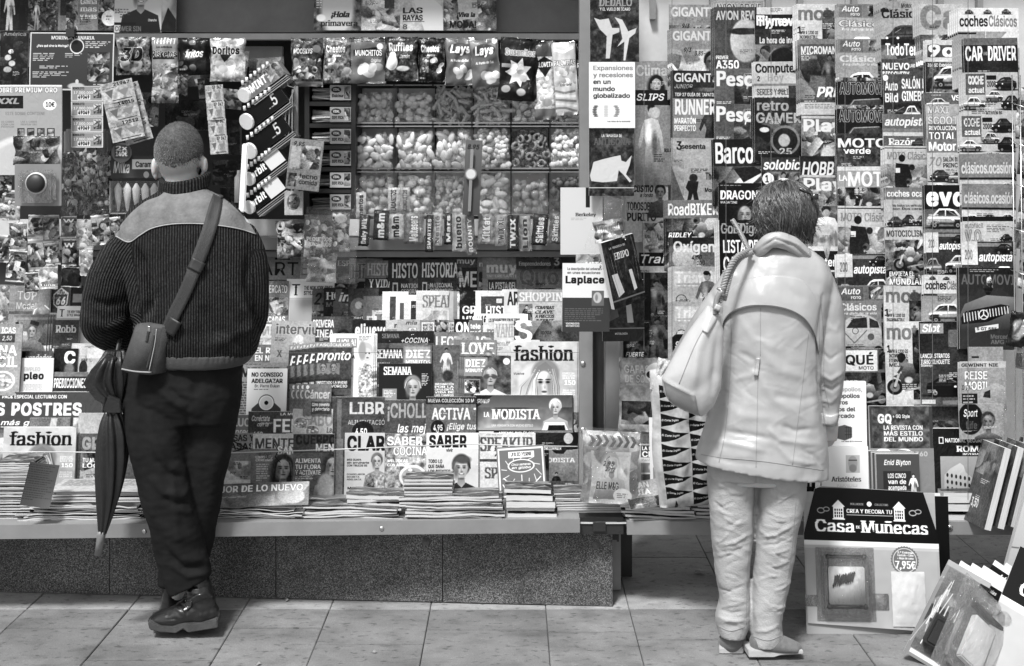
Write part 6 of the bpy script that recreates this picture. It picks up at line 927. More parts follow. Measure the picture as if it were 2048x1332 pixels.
c = MB().box(-.017, -.01, 0, .017, .01, .03).tube([(-.01, -.008, .03), (-.013, -.005, .06), (.0, -.004, .07), (.012, -.005, .06), (.01, -.008, .03)], .002, 6).done('binder_clip', BLACK, bevel=.001); c.location = W(142, 74, 4.49); tag(c, 'black binder clip gripping the dark notice', 'clip')
mag(2, 62, 56, 120, 4.7, fin(A(56, 120, .08).busy(0, 0, 1, 1, .02, .3).e(.4, .35, .1, .04, .85, .2).e(.3, .45, .12, .05, .8, .3).e(.45, .55, .12, .05, .8, .3).e(.3, .65, .15, .05, .7, .3).t('América', .1, .02, .8, .06, .5)), 'dark magazine with string of pale flowers beside the notice')
a = A(130, 180, .62).f(0, 0, 1, .02, .85).t('SOBRE PREMIUM ORO', -.02, .03, .95, .05, .85, 'B', out=.3).f(0, .12, .42, .26, .1).t('XXL', .0, .15, .36, .06, .6, 'Bi').e(.82, .22, .1, .06, .92, .05).t('10€', .76, .19, .13, .05, .2, 'b').t('ESTE SOBRE CONTIENE', .15, .3, .6, .035, .5).e(.5, 1.2, .9, .65, .8, .05).e(.5, 1.25, .85, .63, .7, .05).tt('60 CARDS/CON UN/PREMIUM', .08, .4, .2, .02, .5).tt('LAS 4 CARDS/PREMIUM ORO', .38, .4, .25, .02, .5)
for i in range(4): a.f(.33+i*.15, .48, .44+i*.15, .62, .12).busy(.34+i*.15, .49, .43+i*.15, .61, .2, .7, .05)
mag(-8, 170, 132, 180, 4.42, a, 'big pale card announcing premium trading cards and a round price', 'card pack', 'card_pack', tilt=1, th=.006, film=True)
pillow(26, 272, 94, 58, 4.36, fin(A(94, 58, .35).busy(0, 0, 1, 1, .1, .85, .15)), 'shiny trading card packet with swirling print on the big card', 'card packet', 'card_packet', .012, 0, .003)
bl_ = empty('toy_blister', W(76, 412, 4.35)); tag(bl_, 'clear toy blister with dark ball on grey card', 'toy'); l = m(94, 4.35); MB().box(-l/2, .0, 0, l/2, .004, m(84, 4.35)).done('card', METAL, bl_, bevel=.0015); MB().box(-l/2+.02, -.03, .012, l/2-.015, -.001, m(72, 4.35)).done('blister', FILM2, bl_, bevel=.012); MB().sph((.01, -.045, m(46, 4.35)), (.036, .02, .036), 18, 12).done('ball', BLACK, bl_, True); MB().sph((.01, -.04, m(46, 4.35)), (.041, .012, .041), 18, 12).done('ring', SW['grey'], bl_, True)
# big bag of wrapped sweets: glinting heap
hb = MB()
for k in range(260):
    c_ = Vector((R.uniform(-.085, .085), R.uniform(-.01, .04), R.uniform(0, .24))); s_ = R.uniform(.007, .015); d_ = Vector((R.uniform(-1, 1), R.uniform(-.4, .4), R.uniform(-1, 1))).normalized()*s_*1.6
    q_ = k % 3; hb.sph(c_, (s_, s_*.7, s_), 6, 4, q_); [hb.add([c_+g_*d_*1.7+Vector((0, 0, s_)), c_+g_*d_*.5, c_+g_*d_*1.7-Vector((0, 0, s_))], [(0, 1, 2)], q_) for g_ in (-1, 1)]
SWF = mat('sweet_wrapper_foil', .3, .22, .5, 90, var=.9, vscale=28, metal=.5); o = hb.done('wrapped_sweets', [SWF, mat('dark_sweet_wrapper', .02, .2, spec=.8), mat('pale_sweet_wrapper', .6, .3)]); o.location = W(174, 428, 4.62); stuff(o)
o = MB().box(-.094, -.03, -.004, .094, -.028, .25).box(-.094, -.03, .236, .094, .05, .25).done('sweet_box', ACR, bevel=.001); o.location = W(174, 428, 4.62); tag(o, 'clear box filled with shiny wrapped sweets left of the jacket', 'sweet box')
o = MB().box(-.09, 0, 0, .09, .06, .11).done('frosted_box', mat('frosted_plastic', .3, .3, alpha=.7), bevel=.01); o.location = W(170, 312, 4.66); tag(o, 'frosted plastic box standing on the wrapped sweets', 'box')
a = A(96, 44, .3).t('Milka', .05, .25, .35, .5, .8, 'i').f(.45, .15, 1, .6, .85).t('Caramel', .52, .26, .45, .24, .2, 'b').e(.75, .85, .06, .15, .7); mag(222, 312, 94, 44, 4.6, a, 'chocolate display header with cursive lettering behind the shoulder', 'display box', 'display_box', tilt=0, th=.05, bend=0)
a = A(42, 30, .4).e(.5, .5, .48, .5, .35, .02); o = MB().tube([(0, 0, 0), (0, .004, 0)], m(20, 4.58), 24).done('price_disc', METAL, smooth=False); o.location = W(243, 305, 4.585); tag(o, 'round grey price disc above the chocolate header', 'price sign')
o2 = mag(229, 290, 28, 26, 4.575, A(28, 26, .33).tt('2x/140€', .08, .08, .84, .34, .9, 1.25), 'small print on the round price disc', 'label', 'label', tilt=0, th=.0006, bend=0, nx=1, ny=1)
cb = empty('cone_box', W(268, 428, 4.58)); tag(cb, 'clear open box of wrapped ice cone sweets behind the shoulder', 'sweet box'); l = m(98, 4.58); h = m(66, 4.58); MB().box(-l/2, 0, 0, l/2, .1, .004).box(-l/2, 0, 0, -l/2+.003, .1, h).box(l/2-.003, 0, 0, l/2, .1, h).done('box', ACE, cb); MB().box(-l/2, -.003, 0, l/2, -.001, h).done('front_pane', ACR, cb)
for k in range(5): MB().tube([(-l/2+.025+k*.036, .03, .01), (-l/2+.025+k*.036, .03, .07), (-l/2+.025+k*.036, .03, .1), (-l/2+.025+k*.036, .03, .122)], [.004, .014, .016, .004], 9).done('sweet_cone', SW['cream'] if k % 2 else SW['grey'], cb, True)
# lottery tickets
def tick(txt): return A(64, 30, .78).f(.04, .04, .96, .94, .55).t('BONOLOTO', .06, .08, .36, .14, .15).t('17.000.000', .08, .35, .6, .17, .85, 'b', out=.45).f(.2, .58, .6, .9, .85).t(txt, .22, .62, .35, .22, .1, 'B').busy(.7, .15, .95, .8, .2, .9, .08)
def tick2(txt): return A(64, 44, .62).n(amp=.15).t(txt, .42, .06, .5, .16, .12, 'b').p([(.12, .4), (.38, .35), (.28, .8)], .4).p([(.5, .45), (.86, .4), (.7, .8)], .5).f(.3, .88, .9, .92, .2).small(.05, .25, .8, 1, .3, .03)
TG = 'lottery tickets pinned up in strips'; tk = [put(tick('49049')), put(tick2('14015')), put(tick2('12512')), put(tick2('21947')), put(tick2('17 242'))]
for k in range(4): mag(142, 172+k*31, 64, 30, 4.48, tk[0], 'lottery ticket in the straight strip of four below the notice', 'lottery ticket', 'lottery_ticket', tilt=0, th=.0008, bend=.001, group=TG, nx=3, ny=2)
for k, q in enumerate((3, 1, 2)): mag(207+k*9, 162+k*38, 66, 41, 4.465-k*.004, tk[q], ('topmost', 'middle', 'lowest')[k]+' ticket of the slanting strip right beside the straight one', 'lottery ticket', 'lottery_ticket', tilt=0, roll=-13, th=.0008, group=TG, nx=3, ny=2)
for k in range(3): mag(232+k*10, 168+k*38, 56, 40, 4.49, tk[1+k % 2], 'lottery ticket in the slanting strip hanging furthest behind', 'lottery ticket', 'lottery_ticket', tilt=0, roll=-17, th=.0008, group=TG, nx=3, ny=2)
for k in range(4): mag(412+k*3, 170+k*34, 36, 36, 4.5-k*.002, tk[4], 'lottery ticket in the narrow strip above the collar of the man', 'lottery ticket', 'lottery_ticket', tilt=0, roll=-4, th=.0008, group=TG, nx=3, ny=2)
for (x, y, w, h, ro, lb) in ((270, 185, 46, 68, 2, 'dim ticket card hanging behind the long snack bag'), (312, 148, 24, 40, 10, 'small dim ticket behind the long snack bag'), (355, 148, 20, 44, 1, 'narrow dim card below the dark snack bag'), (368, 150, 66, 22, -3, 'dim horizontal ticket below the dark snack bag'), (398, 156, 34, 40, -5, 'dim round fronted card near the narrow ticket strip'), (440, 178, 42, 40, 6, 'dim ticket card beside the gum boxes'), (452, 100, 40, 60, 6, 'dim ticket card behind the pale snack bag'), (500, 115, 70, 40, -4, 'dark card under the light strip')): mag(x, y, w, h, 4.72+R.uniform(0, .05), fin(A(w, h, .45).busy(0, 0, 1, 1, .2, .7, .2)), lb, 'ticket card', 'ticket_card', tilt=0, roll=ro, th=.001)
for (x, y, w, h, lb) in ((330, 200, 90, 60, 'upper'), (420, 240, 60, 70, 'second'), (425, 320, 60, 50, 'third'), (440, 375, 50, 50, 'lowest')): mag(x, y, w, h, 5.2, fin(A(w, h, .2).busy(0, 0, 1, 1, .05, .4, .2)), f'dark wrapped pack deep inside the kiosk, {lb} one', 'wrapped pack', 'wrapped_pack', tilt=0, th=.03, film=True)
# sticker packets
SP = 'sticker packets pinned under the sweets'
def stk(x, y, w, h, lab, txt='', v=.5, lo=.15, hi=.85, D=4.44, roll=0): a = fin(A(w, h, v).busy(0, .12, 1, .88, lo, hi, .22).f(0, 0, 1, .05, .8).f(0, .95, 1, 1, .8)); (a.t(txt, .15, .14 if len(txt) < 3 else .78, .7, .16 if len(txt) < 3 else .1, .92, 'b', out=.15) if txt else 0); pillow(x, y, w, h, D, a, lab, 'sticker packet', 'sticker_packet', .006, roll, .0015, True, SP, nx=6, ny=8, pinch=.02)
for q in ((-4, 470, 26, 55, 'dark sticker packet at the very edge, upper'), (20, 445, 36, 56, 'sticker packet with round swirl, left of the comic one'), (56, 430, 32, 44, 'upper sticker packet with pale comic panels', '', .6), (57, 478, 34, 64, 'lower sticker packet with pale comic panels', '', .6), (86, 430, 34, 55, 'upper sticker packet with laughing girl'), (92, 486, 30, 44, 'lower sticker packet with laughing girl'), (122, 432, 32, 44, 'upper wrestling sticker packet', 'W', .4), (124, 478, 30, 54, 'lower wrestling sticker packet', 'W', .3, .05, .7), (154, 440, 34, 60, 'pale sticker packet with small doll', '', .7, .4, .9), (158, 498, 28, 54, 'lower pale sticker packet with doll, half behind the sleeve', '', .7, .4, .9), (184, 430, 38, 60, 'wide pale sticker packet with sunglasses', '', .6), (222, 434, 22, 40, 'sticker packet touching the suede shoulder', '', .6), (10, 500, 40, 64, 'dark sticker packet with bright streaks', '', .3, .05, .9), (76, 530, 40, 48, 'white tilted sticker packet in clear film', 'Luna', .8, .5, .95), (50, 545, 30, 40, 'dark paper scrap behind the packets', '', .3), (122, 534, 40, 40, 'black sticker packet under the wrestling ones', '', .1, .02, .25), (-6, 380, 40, 60, 'silvery bundle of packets near the blister', '', .5, .1, .95), (14, 400, 26, 46, 'white tilted packet of chewing gum', '', .8, .5, .95), (-10, 300, 30, 110, 'crumpled foil packet at the very edge', '', .5, .05, .95)): stk(*q, **{'roll': R.uniform(-6, 6)})
LR = 'magazines in the rows behind the umbrella'
show([
 (-20, 570, 50, 90, 4.66, fin(A(50, 90, .6).e(.5, .5, .3, .25, .4, .1).busy(0, 0, 1, 1, .4, .8)), 'pale activity magazine with curly drawing at the very edge', {'copies': 2}),
 (25, 572, 76, 100, 4.65, fin(A(76, 100, .6).f(.1, .03, .7, .5, .55).t('TOP', .15, .1, .5, .17, .8, 'r').t('Model', .13, .33, .53, .13, .85, 'r').f(0, .5, .7, .56, .4).face(.85, .6, .28, .6, .7, .6)), 'pale drawing magazine with thin rounded capitals', {'copies': 2, 'cdx': -6}),
 (104, 569, 38, 56, 4.67, fin(A(38, 56, .3).p([(.1, .35), (.5, .1), (.9, .3), (.85, .7), (.5, .95), (.12, .7)], .85).p([(.16, .38), (.5, .16), (.84, .35), (.8, .68), (.5, .88), (.18, .68)], .3).t('RUTA', .3, .22, .5, .13, .9).t('66', .25, .45, .5, .26, .93, 'Bi')), 'magazine with road shield and big numerals'),
 (142, 571, 26, 56, 4.675, fin(A(26, 56, .12).f(.2, .3, .9, .6, .5).t('STEPHEN', .1, .75, .8, .1, .9)), 'dark paperback touching the sleeve of the man'),
 (115, 612, 60, 80, 4.62, TNY(), 'white style magazine with large black letter beside the sleeve'),
 (28, 630, 68, 92, 4.6, fin(A(68, 92, .62).f(0, 0, 1, .05, .5).busy(.1, .1, 1, 1, .35, .85, .3).face(.55, .35, .16, .4, .8, .6).l([(.1, .15), (.2, .4)], .1, .2).l([(.5, .15), (.75, .2)], .12, .2)), 'manga magazine with pale long haired drawing', {'copies': 3, 'cdx': 4}),
 (107, 640, 52, 72, 4.59, fin(A(52, 72, .3).t('Robb', .1, .14, .8, .2, .85, 's')), 'dark plain magazine with pale serif word'),
 (157, 655, 28, 60, 4.6, fin(A(28, 60, .75)), 'pale magazine edge under the sleeve'),
 (-10, 648, 56, 140, 4.5, fin(A(56, 140, .62).t('ICAS', .25, .05, .5, .08, .95).f(.2, .14, .75, .26, .3).t('2,50', .3, .17, .35, .06, .85, 'i').t('NA', .2, .3, .65, .14, .95).t('CIL', .2, .46, .7, .14, .95).food(.4, .8, .45)), 'pale recipe booklet with whipped cream picture'),
 (44, 702, 62, 84, 4.53, fin(A(62, 84, .3).f(0, 0, .12, .3, .06).t('vondedor', .12, .08, .85, .18, .8, 's').f(0, .3, 1, 1, .2)), 'dark magazine with serif word behind the white leaflet'),
 (44, 716, 64, 74, 4.5, A(64, 74, .84).f(.06, .22, .76, .88, .8).t('EMPLEO', .08, .25, .5, .1, .65).t('pleo', .08, .38, .62, .18, .1, 'B').t('NERIFE', .08, .7, .6, .15, .75, out=.6), 'white leaflet with bold lowercase black word'),
 (101, 697, 56, 76, 4.54, fin(A(56, 76, .13).f(.05, 0, .13, .3, .8).t('C', .5, .08, .4, .3, .95, 'B').e(.7, .55, .18, .18, .45, .4)), 'dark magazine with a large white letter'),
 (152, 688, 60, 80, 4.55, fin(A(60, 80, .75).tt('T/A C', .3, .05, .3, .15, .6, 1.6).e(.3, .6, .14, .2, .2, .1).f(.4, .1, .9, .35, .85)), 'fanned pale magazines behind the umbrella cloth', {'copies': 3}),
 (108, 744, 68, 90, 4.5, fin(A(68, 90, .2).f(0, 0, 1, .1, .5).t('PREDICCIONES', .02, .14, .96, .2, .92).f(0, .42, 1, 1, .65).busy(0, .5, 1, 1, .4, .8).t('2017', .1, .55, .3, .12, .15)), 'magazine with tall white capitals beside the umbrella'),
], LR)
a = A(216, 74, .28).t('PACK ESPECIAL LECTURAS CON', .08, .08, .6, .09, .88).t('LOS POSTRES', -.16, .3, .98, .31, .85, 'B').t('más golosos', .08, .75, .56, .13, .9, 'i').l([(.08, .93), (.62, .95)], .006, .85).busy(.75, .68, .95, 1, .3, .9, .06).t('3,99', .5, .68, .16, .14, .08, 'i'); pack(-12, 784, 216, 230, 4.46, (lambda b: (b.a.__setitem__((slice(0, a.h), slice(0, a.w)), a.a), b)[1])(A(216, 230, .5).busy(0, .3, 1, 1, .3, .8)), 'large dark wrapped dessert pack with huge pale capitals', th=.014, cat='magazine')
pack(15, 856, 138, 160, 4.4, fash(138, 160), 'fashion magazine with blonde woman standing by the tall newspaper pile', film=False, copies=2, cdx=-6)
pack(158, 826, 112, 160, 4.43, fin(A(112, 160, .6).f(0, 0, 1, .25, .7).t('1€', .42, .06, .08, .06, .2).f(.04, .25, 1, .8, .35).busy(.06, .3, .6, .8, .1, .7, .2).t('GLAMOUR', .08, .3, 1.2, .14, .6, 'B').tt('TU NUEVO/LOOK', .1, .55, .4, .05, .95).e(.25, .85, .15, .1, .8, .2)), 'bagged beauty magazine behind the hanging umbrella')
pack(60, 836, 80, 100, 4.435, fin(A(80, 100, .5).busy(0, 0, 1, 1, .3, .8)), 'grey pack behind the blonde fashion cover')
t_ = mag(52, 926, 56, 84, 4.05, A(56, 84, .3).small(0, .05, 1, 16, .2, .02, 2.6), 'torn brown newspaper page hanging over the tall pile', 'torn page', 'torn_page', tilt=18, roll=14, th=.002, bend=.012, yaw=25)
# ------------------------------------------------------------------ right shelf
a = A(100, 145, .6).n(amp=.12).tt('GAFAS/DE SOL', .1, .1, .5, .1, .8, 1.3, 'r').t('¡La tendencia básica!', .12, .34, .38, .03, .75, 'i').e(.75, .2, .22, .14, .88, .05).e(.65, .22, .1, .05, .1, .1).e(.86, .24, .1, .05, .1, .1).e(.8, .42, .16, .07, .85, .1).e(.74, .42, .06, .035, .2).busy(.05, .58, .85, .9, .15, .6, .15); pillow(1235, 716, 100, 145, 4.24, a, 'bagged magazine pack with sunglasses drawings beside the post', 'magazine pack', 'magazine_pack', .025, 1, .004, tilt=6)
crim = lambda: A(74, 106, .8).t('muy', .1, .06, .86, .15, .85, 'B', out=.5).t('INTERESANTE', .1, .24, .8, .04, .5).f(.08, .3, 1, .52, .25).t('LA PISTA DEL', .12, .32, .85, .065, .95).t('CRIMEN', .12, .41, .95, .1, .95).small(.1, .55, .7, 2, .5).f(.08, .62, 1, .8, .5).e(.6, .7, .3, .1, .8, .2).f(.08, .83, .35, .96, .3).f(.38, .83, .62, .96, .5)
mag(1275, 858, 70, 106, 4.25, put(crim()), 'science magazine with crime headline standing behind the pale one', film=True, tilt=8); mag(1298, 835, 74, 156, 4.2, put(crim()), 'pale science magazine with crime headline before the shopping bag', tilt=9)
a = A(118, 145, .55).busy(0, 0, 1, 1, .4, .75, .15)
for i in range(7): a.p([(.1+i*.12, .06), (.16+i*.12, .06), (.22+i*.12, .14), (.16+i*.12, .22), (.1+i*.12, .22), (.16+i*.12, .14)], .3)
a.f(.15, .28, .85, 1, .7).busy(.15, .28, .85, 1, .5, .9, .2).face(.5, .45, .13, .7, .82, .85, long=True).t('2,95', .36, .42, .2, .06, .08, 'i').t('27/2', .4, .5, .18, .05, .08, 'i').t('ELLE M&G', .25, .7, .4, .1, .1, 'b', out=.9).e(.72, .88, .16, .1, .9, .05).small(.62, .85, .2, 3, .3); pillow(1158, 862, 116, 140, 4.16, a, 'bagged beauty magazine with chevron band leaning at the post', 'magazine pack', 'magazine_pack', .03, 3, .005, tilt=12)
clearbag(1148, 855, 136, 150, 4.09, 2, 'large loose clear bag around the chevron beauty magazine', FILM2)
DS = 4.14
flat(1255, 1392, 1046, 8, 4.13, 7, 'magazine in the curved pile below the shopping bag', jit=7, skew=-2.5, depth=.22, wob=1.2, roll=2.5)
flat(1388, 1500, 1052, 7, 4.14, 7, 'magazine in the pile right behind the pale trousers', jit=6, depth=.22, wob=1, group='magazines behind the pale trousers')
mag(1255, 958, 110, 60, 4.16, fin(A(110, 60, .6).tt('GRAN/GUÍA', .05, .05, .4, .2, .85, 1.3, 'b').busy(0, .6, 1, 1)), 'tilted travel guide with two large pale words on the curved pile', tilt=50, roll=-10)
flat(1500, 1648, 1052, 5, 4.15, 9, 'wrapped magazine in the pile between trousers and doll house card', film=True, jit=8, depth=.24, wob=1, group='wrapped magazines by the doll house card')
mag(1540, 940, 90, 80, 4.3, fin(A(90, 80, .15).t('OH', .6, .1, .32, .3, .95, 'B').busy(0, .5, 1, 1)), 'dark magazine with white block letters behind the trousers')
a = A(92, 130, .88)
for i, (q, w2, v) in enumerate((('Monopolios,', .72, .6), ('oligopolios', .66, .2), ('y otros', .4, .2), ('fallos del', .56, .2), ('mercado', .54, .2))): a.t(q, .2, .09+i*.1, w2, .06, v)
a.p([(.3, .7), (.52, .66), (.68, .7), (.68, .85), (.52, .9), (.32, .86)], .35); a.t('Los retos de la economía', .45, .9, .45, .018, .3)
for i in range(3): a.l([(.52, .7+i*.055), (.68, .7+i*.055)], .01, .2); a.l([(.56+i*.04, .68), (.56+i*.04, .87)], .01, .2)
mag(1640, 763, 92, 130, 4.22, a, 'white economics book with cube drawing by the sleeve of the woman', 'book', 'book', tilt=3, th=.02, bend=0)
a = A(94, 130, .88).f(.52, .13, .82, .4, .7).e(.67, .25, .1, .11, .6, .1).e(.67, .33, .08, .06, .5, .3).f(.58, .2, .76, .215, .3).t('Aristóteles', .2, .46, .64, .07, .25, 's').small(.32, .58, .5, 3, .7, .01); mag(1642, 893, 94, 130, 4.19, a, 'white philosophy book with bearded stone head', 'book', 'book', tilt=4, th=.02, bend=0)
a = A(116, 82, .3).n(amp=.15).t('GQ', .1, .2, .24, .2, .85, 'B').t('+ GQ Style', .36, .2, .3, .08, .85).tt('LA REVISTA CON/MÁS ESTILO/DEL MUNDO', .2, .46, .68, .1, .85, 1.35); 
b_ = A(128, 170, .25); b_.a[:a.h, 8:8+a.w] = a.a; b_.f(0, .48, 1, 1, .5).t('GQ', .05, .5, .62, .19, .95, 'B').t('360', .7, .52, .2, .05, .7, 'b').e(.48, .62, .24, .12, .1, .2).e(.48, .74, .18, .16, .78, .1)
mag(1738, 812, 126, 172, 4.21, b_, 'wrapped style magazine with white capitals and dark hair', film=True, tilt=6, th=.014)
a = A(86, 84, .3).t('Enid Blyton', .18, .12, .62, .1, .9, 'i').p([(.15, .35), (.8, .35), (.8, .72), (.15, .72)], .2).tt('LOS CINCO/van de/acampada', .26, .4, .42, .09, .9, 1.3, just=True).f(0, .78, 1, 1, .6).e(.4, .88, .2, .12, .3, .3).fig(.85, .4, .55, .7, .8, .12); mag(1752, 908, 86, 96, 4.14, a, 'childrens adventure book before the style magazine', 'book', 'book', tilt=6, th=.02, bend=0, copies=2, cdx=-4)
mag(1862, 812, 58, 60, 4.25, fin(A(58, 60, .32).busy(0, .5, 1, 1, .1, .5)), 'dark grey magazine top above the ruins book')
a = A(96, 128, .1).f(.14, .42, 1, 1, .62, .5).f(.12, .13, .22, .23, .85).f(.14, .145, .2, .215, .1).t('NATIONAL GEOGRAPHIC', .26, .15, 1.0, .06, .92).t('ROMA', .48, .26, .62, .09, .95, 's').t('IMPERIAL', .6, .37, .4, .03, .9, 's').p([(.2, 1), (.22, .7), (.35, .6), (.55, .52), (.62, .56), (.66, .66), (.85, .78), (.9, 1)], .75, .55)
for r_ in range(3):
    for c_ in range(7): a.e(.28+c_*.09, .7+r_*.1+.012*c_, .022, .03, .15, .3)
mag(1865, 857, 96, 130, 4.2, a, 'dark history book with amphitheatre ruins', 'book', 'book', tilt=5, th=.022, bend=0, film=True)
# thick books leaning edge on
for k in range(4):
    o = mag(0, 0, 120, 150, 4.05, fin(A(120, 150, .3).busy(0, 0, 1, .4, .2, .5).t('3,50', .2, .7, .3, .1, .8)), ('first', 'second', 'third', 'fourth')[k]+' thick book of the leaning upright row, counted from the ruins book', 'book', 'book', tilt=0, th=.026, bend=0, film=True)
    o.matrix_world = Matrix.Translation(Vector((W(1944+k*27, 1000, 4.08+.01*k).x, 4.07+.015*k, .342))) @ Matrix.Rotation(math.radians(-78), 4, 'Z') @ Matrix.Rotation(math.radians(-16), 4, 'X')
    o.location.x += .0; o.scale = (.62, 1, 1.1)
def bundle(x0, x1, yb, n, D, tp, lab): flat(x0, x1, yb, n, D, tp, lab, 'wrapped bundle', 'wrapped_bundle', film=True, jit=2, depth=.3, wob=.3, group='film wrapped bundles on the short shelf')
bundle(1888, 2070, 1052, 3, 4.12, 22, 'film wrapped paper bundle under the leaning thick books'); flat(1728, 1884, 1050, 8, 4.16, 7.5, 'magazine in the pile behind the doll house card', jit=3, depth=.26, wob=.4, group='magazines behind the doll house card')
# ================================================================== people
from mathutils.bvhtree import BVHTree
def herm(xs, ys, q):
    xs = np.array(xs, float); ys = np.array(ys, float); d = np.gradient(ys, xs); i = np.clip(np.searchsorted(xs, q)-1, 0, len(xs)-2); h = xs[i+1]-xs[i]; t = (q-xs[i])/h
    return (2*t**3-3*t**2+1)*ys[i]+(t**3-2*t**2+t)*h*d[i]+(-2*t**3+3*t**2)*ys[i+1]+(t**3-t**2)*h*d[i+1]
def loft(b, rows, D, n=44, seg=40, ex=2.3, pleat=0, npl=9):
    """closed body of stacked rounded sections; rows: (py, left px, right px, depth shift, half depth[, slant])"""
    ys = [r[0] for r in rows]; q = np.linspace(ys[0], ys[-1], n); c = [herm(ys, [r[k] if k < len(r) else 0 for r in rows], q) for k in range(1, 6)]; vs = []
    for i in range(n):
        xl, xr, dy, hd, sl = [a[i] for a in c]; Dc = D+dy; cx = (xl+xr)/2; p = W(cx, q[i], Dc); hw = m((xr-xl)/2, Dc)
        for k in range(seg):
            a = 2*math.pi*k/seg; ca, sa = math.cos(a), math.sin(a); r = (abs(ca)**ex+abs(sa)**ex)**(-1/ex); pl = 1+pleat*math.cos(npl*a+i*.09); x = hw*ca*r*pl; vs.append(p+Vector((x, -hd*sa*r*pl, -sl*x)))
    fs = [(i*seg+k, (i+1)*seg+k, (i+1)*seg+(k+1) % seg, i*seg+(k+1) % seg) for i in range(n-1) for k in range(seg)]
    fs += [tuple(range(seg)), tuple(range(n*seg-1, (n-1)*seg-1, -1))]; return b.add(vs, fs)
def limb(b, pts, seg=18, sub=6):
    """pts: (px, py, D, radius m[, radius2]) -> a tapered tube through them"""
    P = np.array([[*W(p[0], p[1], p[2]), p[3], p[4] if len(p) > 4 else p[3]] for p in pts]); t = np.arange(len(P)); q = np.linspace(0, len(P)-1, (len(P)-1)*sub+1); C = np.stack([herm(t, P[:, k], q) if len(P) > 2 else np.interp(q, t, P[:, k]) for k in range(5)], 1); vs = []
    for i in range(len(C)):
        d = Vector(C[min(i+1, len(C)-1), :3]-C[max(i-1, 0), :3]).normalized(); a = d.cross(Vector((0, 1, 0))); a = a.normalized() if a.length > .2 else Vector((1, 0, 0)); c = d.cross(a).normalized()
        vs += [Vector(C[i, :3])+a*math.cos(k*2*math.pi/seg)*max(.002, C[i, 3])+c*math.sin(k*2*math.pi/seg)*max(.002, C[i, 4]) for k in range(seg)]
    n = len(C); fs = [(i*seg+k, i*seg+(k+1) % seg, (i+1)*seg+(k+1) % seg, (i+1)*seg+k) for i in range(n-1) for k in range(seg)]+[tuple(range(seg-1, -1, -1)), tuple(range((n-1)*seg, n*seg))]
    b.add(vs, fs); b.sph(Vector(C[0, :3]), max(.002, C[0, 3])*.98, 14, 8); b.sph(Vector(C[-1, :3]), max(.002, C[-1, 3])*.98, 14, 8); return b
def skin(b, vox, sm=5, fac=.5):
    """all the pieces grown together into one continuous surface"""
    me = mesh('tmp', b.v, b.f); bm = bmesh.new(); bm.from_mesh(me); bmesh.ops.recalc_face_normals(bm, faces=bm.faces); bm.to_mesh(me); bm.free()
    o = bpy.data.objects.new('tmp', me); COL.objects.link(o); r = o.modifiers.new('r', 'REMESH'); r.mode = 'VOXEL'; r.voxel_size = vox; s = o.modifiers.new('s', 'SMOOTH'); s.iterations = sm; s.factor = fac
    dg = bpy.context.evaluated_depsgraph_get(); out = bpy.data.meshes.new_from_object(o.evaluated_get(dg)); bpy.data.objects.remove(o); bpy.data.meshes.remove(me); out.shade_smooth(); return out
def getv(me): v = np.empty(len(me.vertices)*3, np.float32); me.vertices.foreach_get('co', v); return v.reshape(-1, 3).astype(float)
def getn(me): v = np.empty(len(me.vertices)*3, np.float32); me.vertex_normals.foreach_get('vector', v); return v.reshape(-1, 3).astype(float)
def proj(v): D = np.maximum(v[:, 1], .1); return v[:, 0]*F/D+CX, HY+(CAM_H-v[:, 2])*F/D
def segd(px, py, ax, ay, bx, by):
    dx, dy = bx-ax, by-ay; t = np.clip(((px-ax)*dx+(py-ay)*dy)/(dx*dx+dy*dy+1e-9), 0, 1); return np.hypot(px-ax-t*dx, py-ay-t*dy), t
def folds(me, fl, nz=(), back=.35):
    """fl: (points in px, height m, width px): soft ridges (+) and valleys (-) of the cloth; nz: (scale, amplitude, stretch) noise"""
    v = getv(me); n = getn(me); px, py = proj(v); h = np.zeros(len(v))
    for pts, amp, wd in fl:
        best = np.full(len(v), 1e9); tt = np.zeros(len(v)); L = len(pts)-1
        for i, (a, b) in enumerate(zip(pts, pts[1:])):
            d, t = segd(px, py, *a, *b); k = d < best; best[k] = d[k]; tt[k] = (i+t[k])/L
        h += amp*np.exp(-(best/wd)**2)*np.clip(np.sin(np.pi*np.clip(tt, .06, .94))*1.6, 0, 1)
    h *= np.clip(-n[:, 1]*1.6+.2, 0, 1)
    for sc, amp, st in nz:
        h += amp*np.array([MN.noise(Vector((p[0]*sc*st[0], p[1]*sc*st[1], p[2]*sc*st[2]))) for p in v])
    v += n*h[:, None]; me.vertices.foreach_set('co', v.astype(np.float32).ravel()); me.update(); return me
def bvh(me): return BVHTree.FromPolygons([v.co.copy() for v in me.vertices], [tuple(p.vertices) for p in me.polygons])
def hit(bv, px, py, lim=7):
    d = (W(px, py, 4)-Vector((0, 0, CAM_H))).normalized(); r = bv.ray_cast(Vector((0, 0, CAM_H)), d, lim)
    return (r[0], r[1]) if r[0] is not None else (None, None)
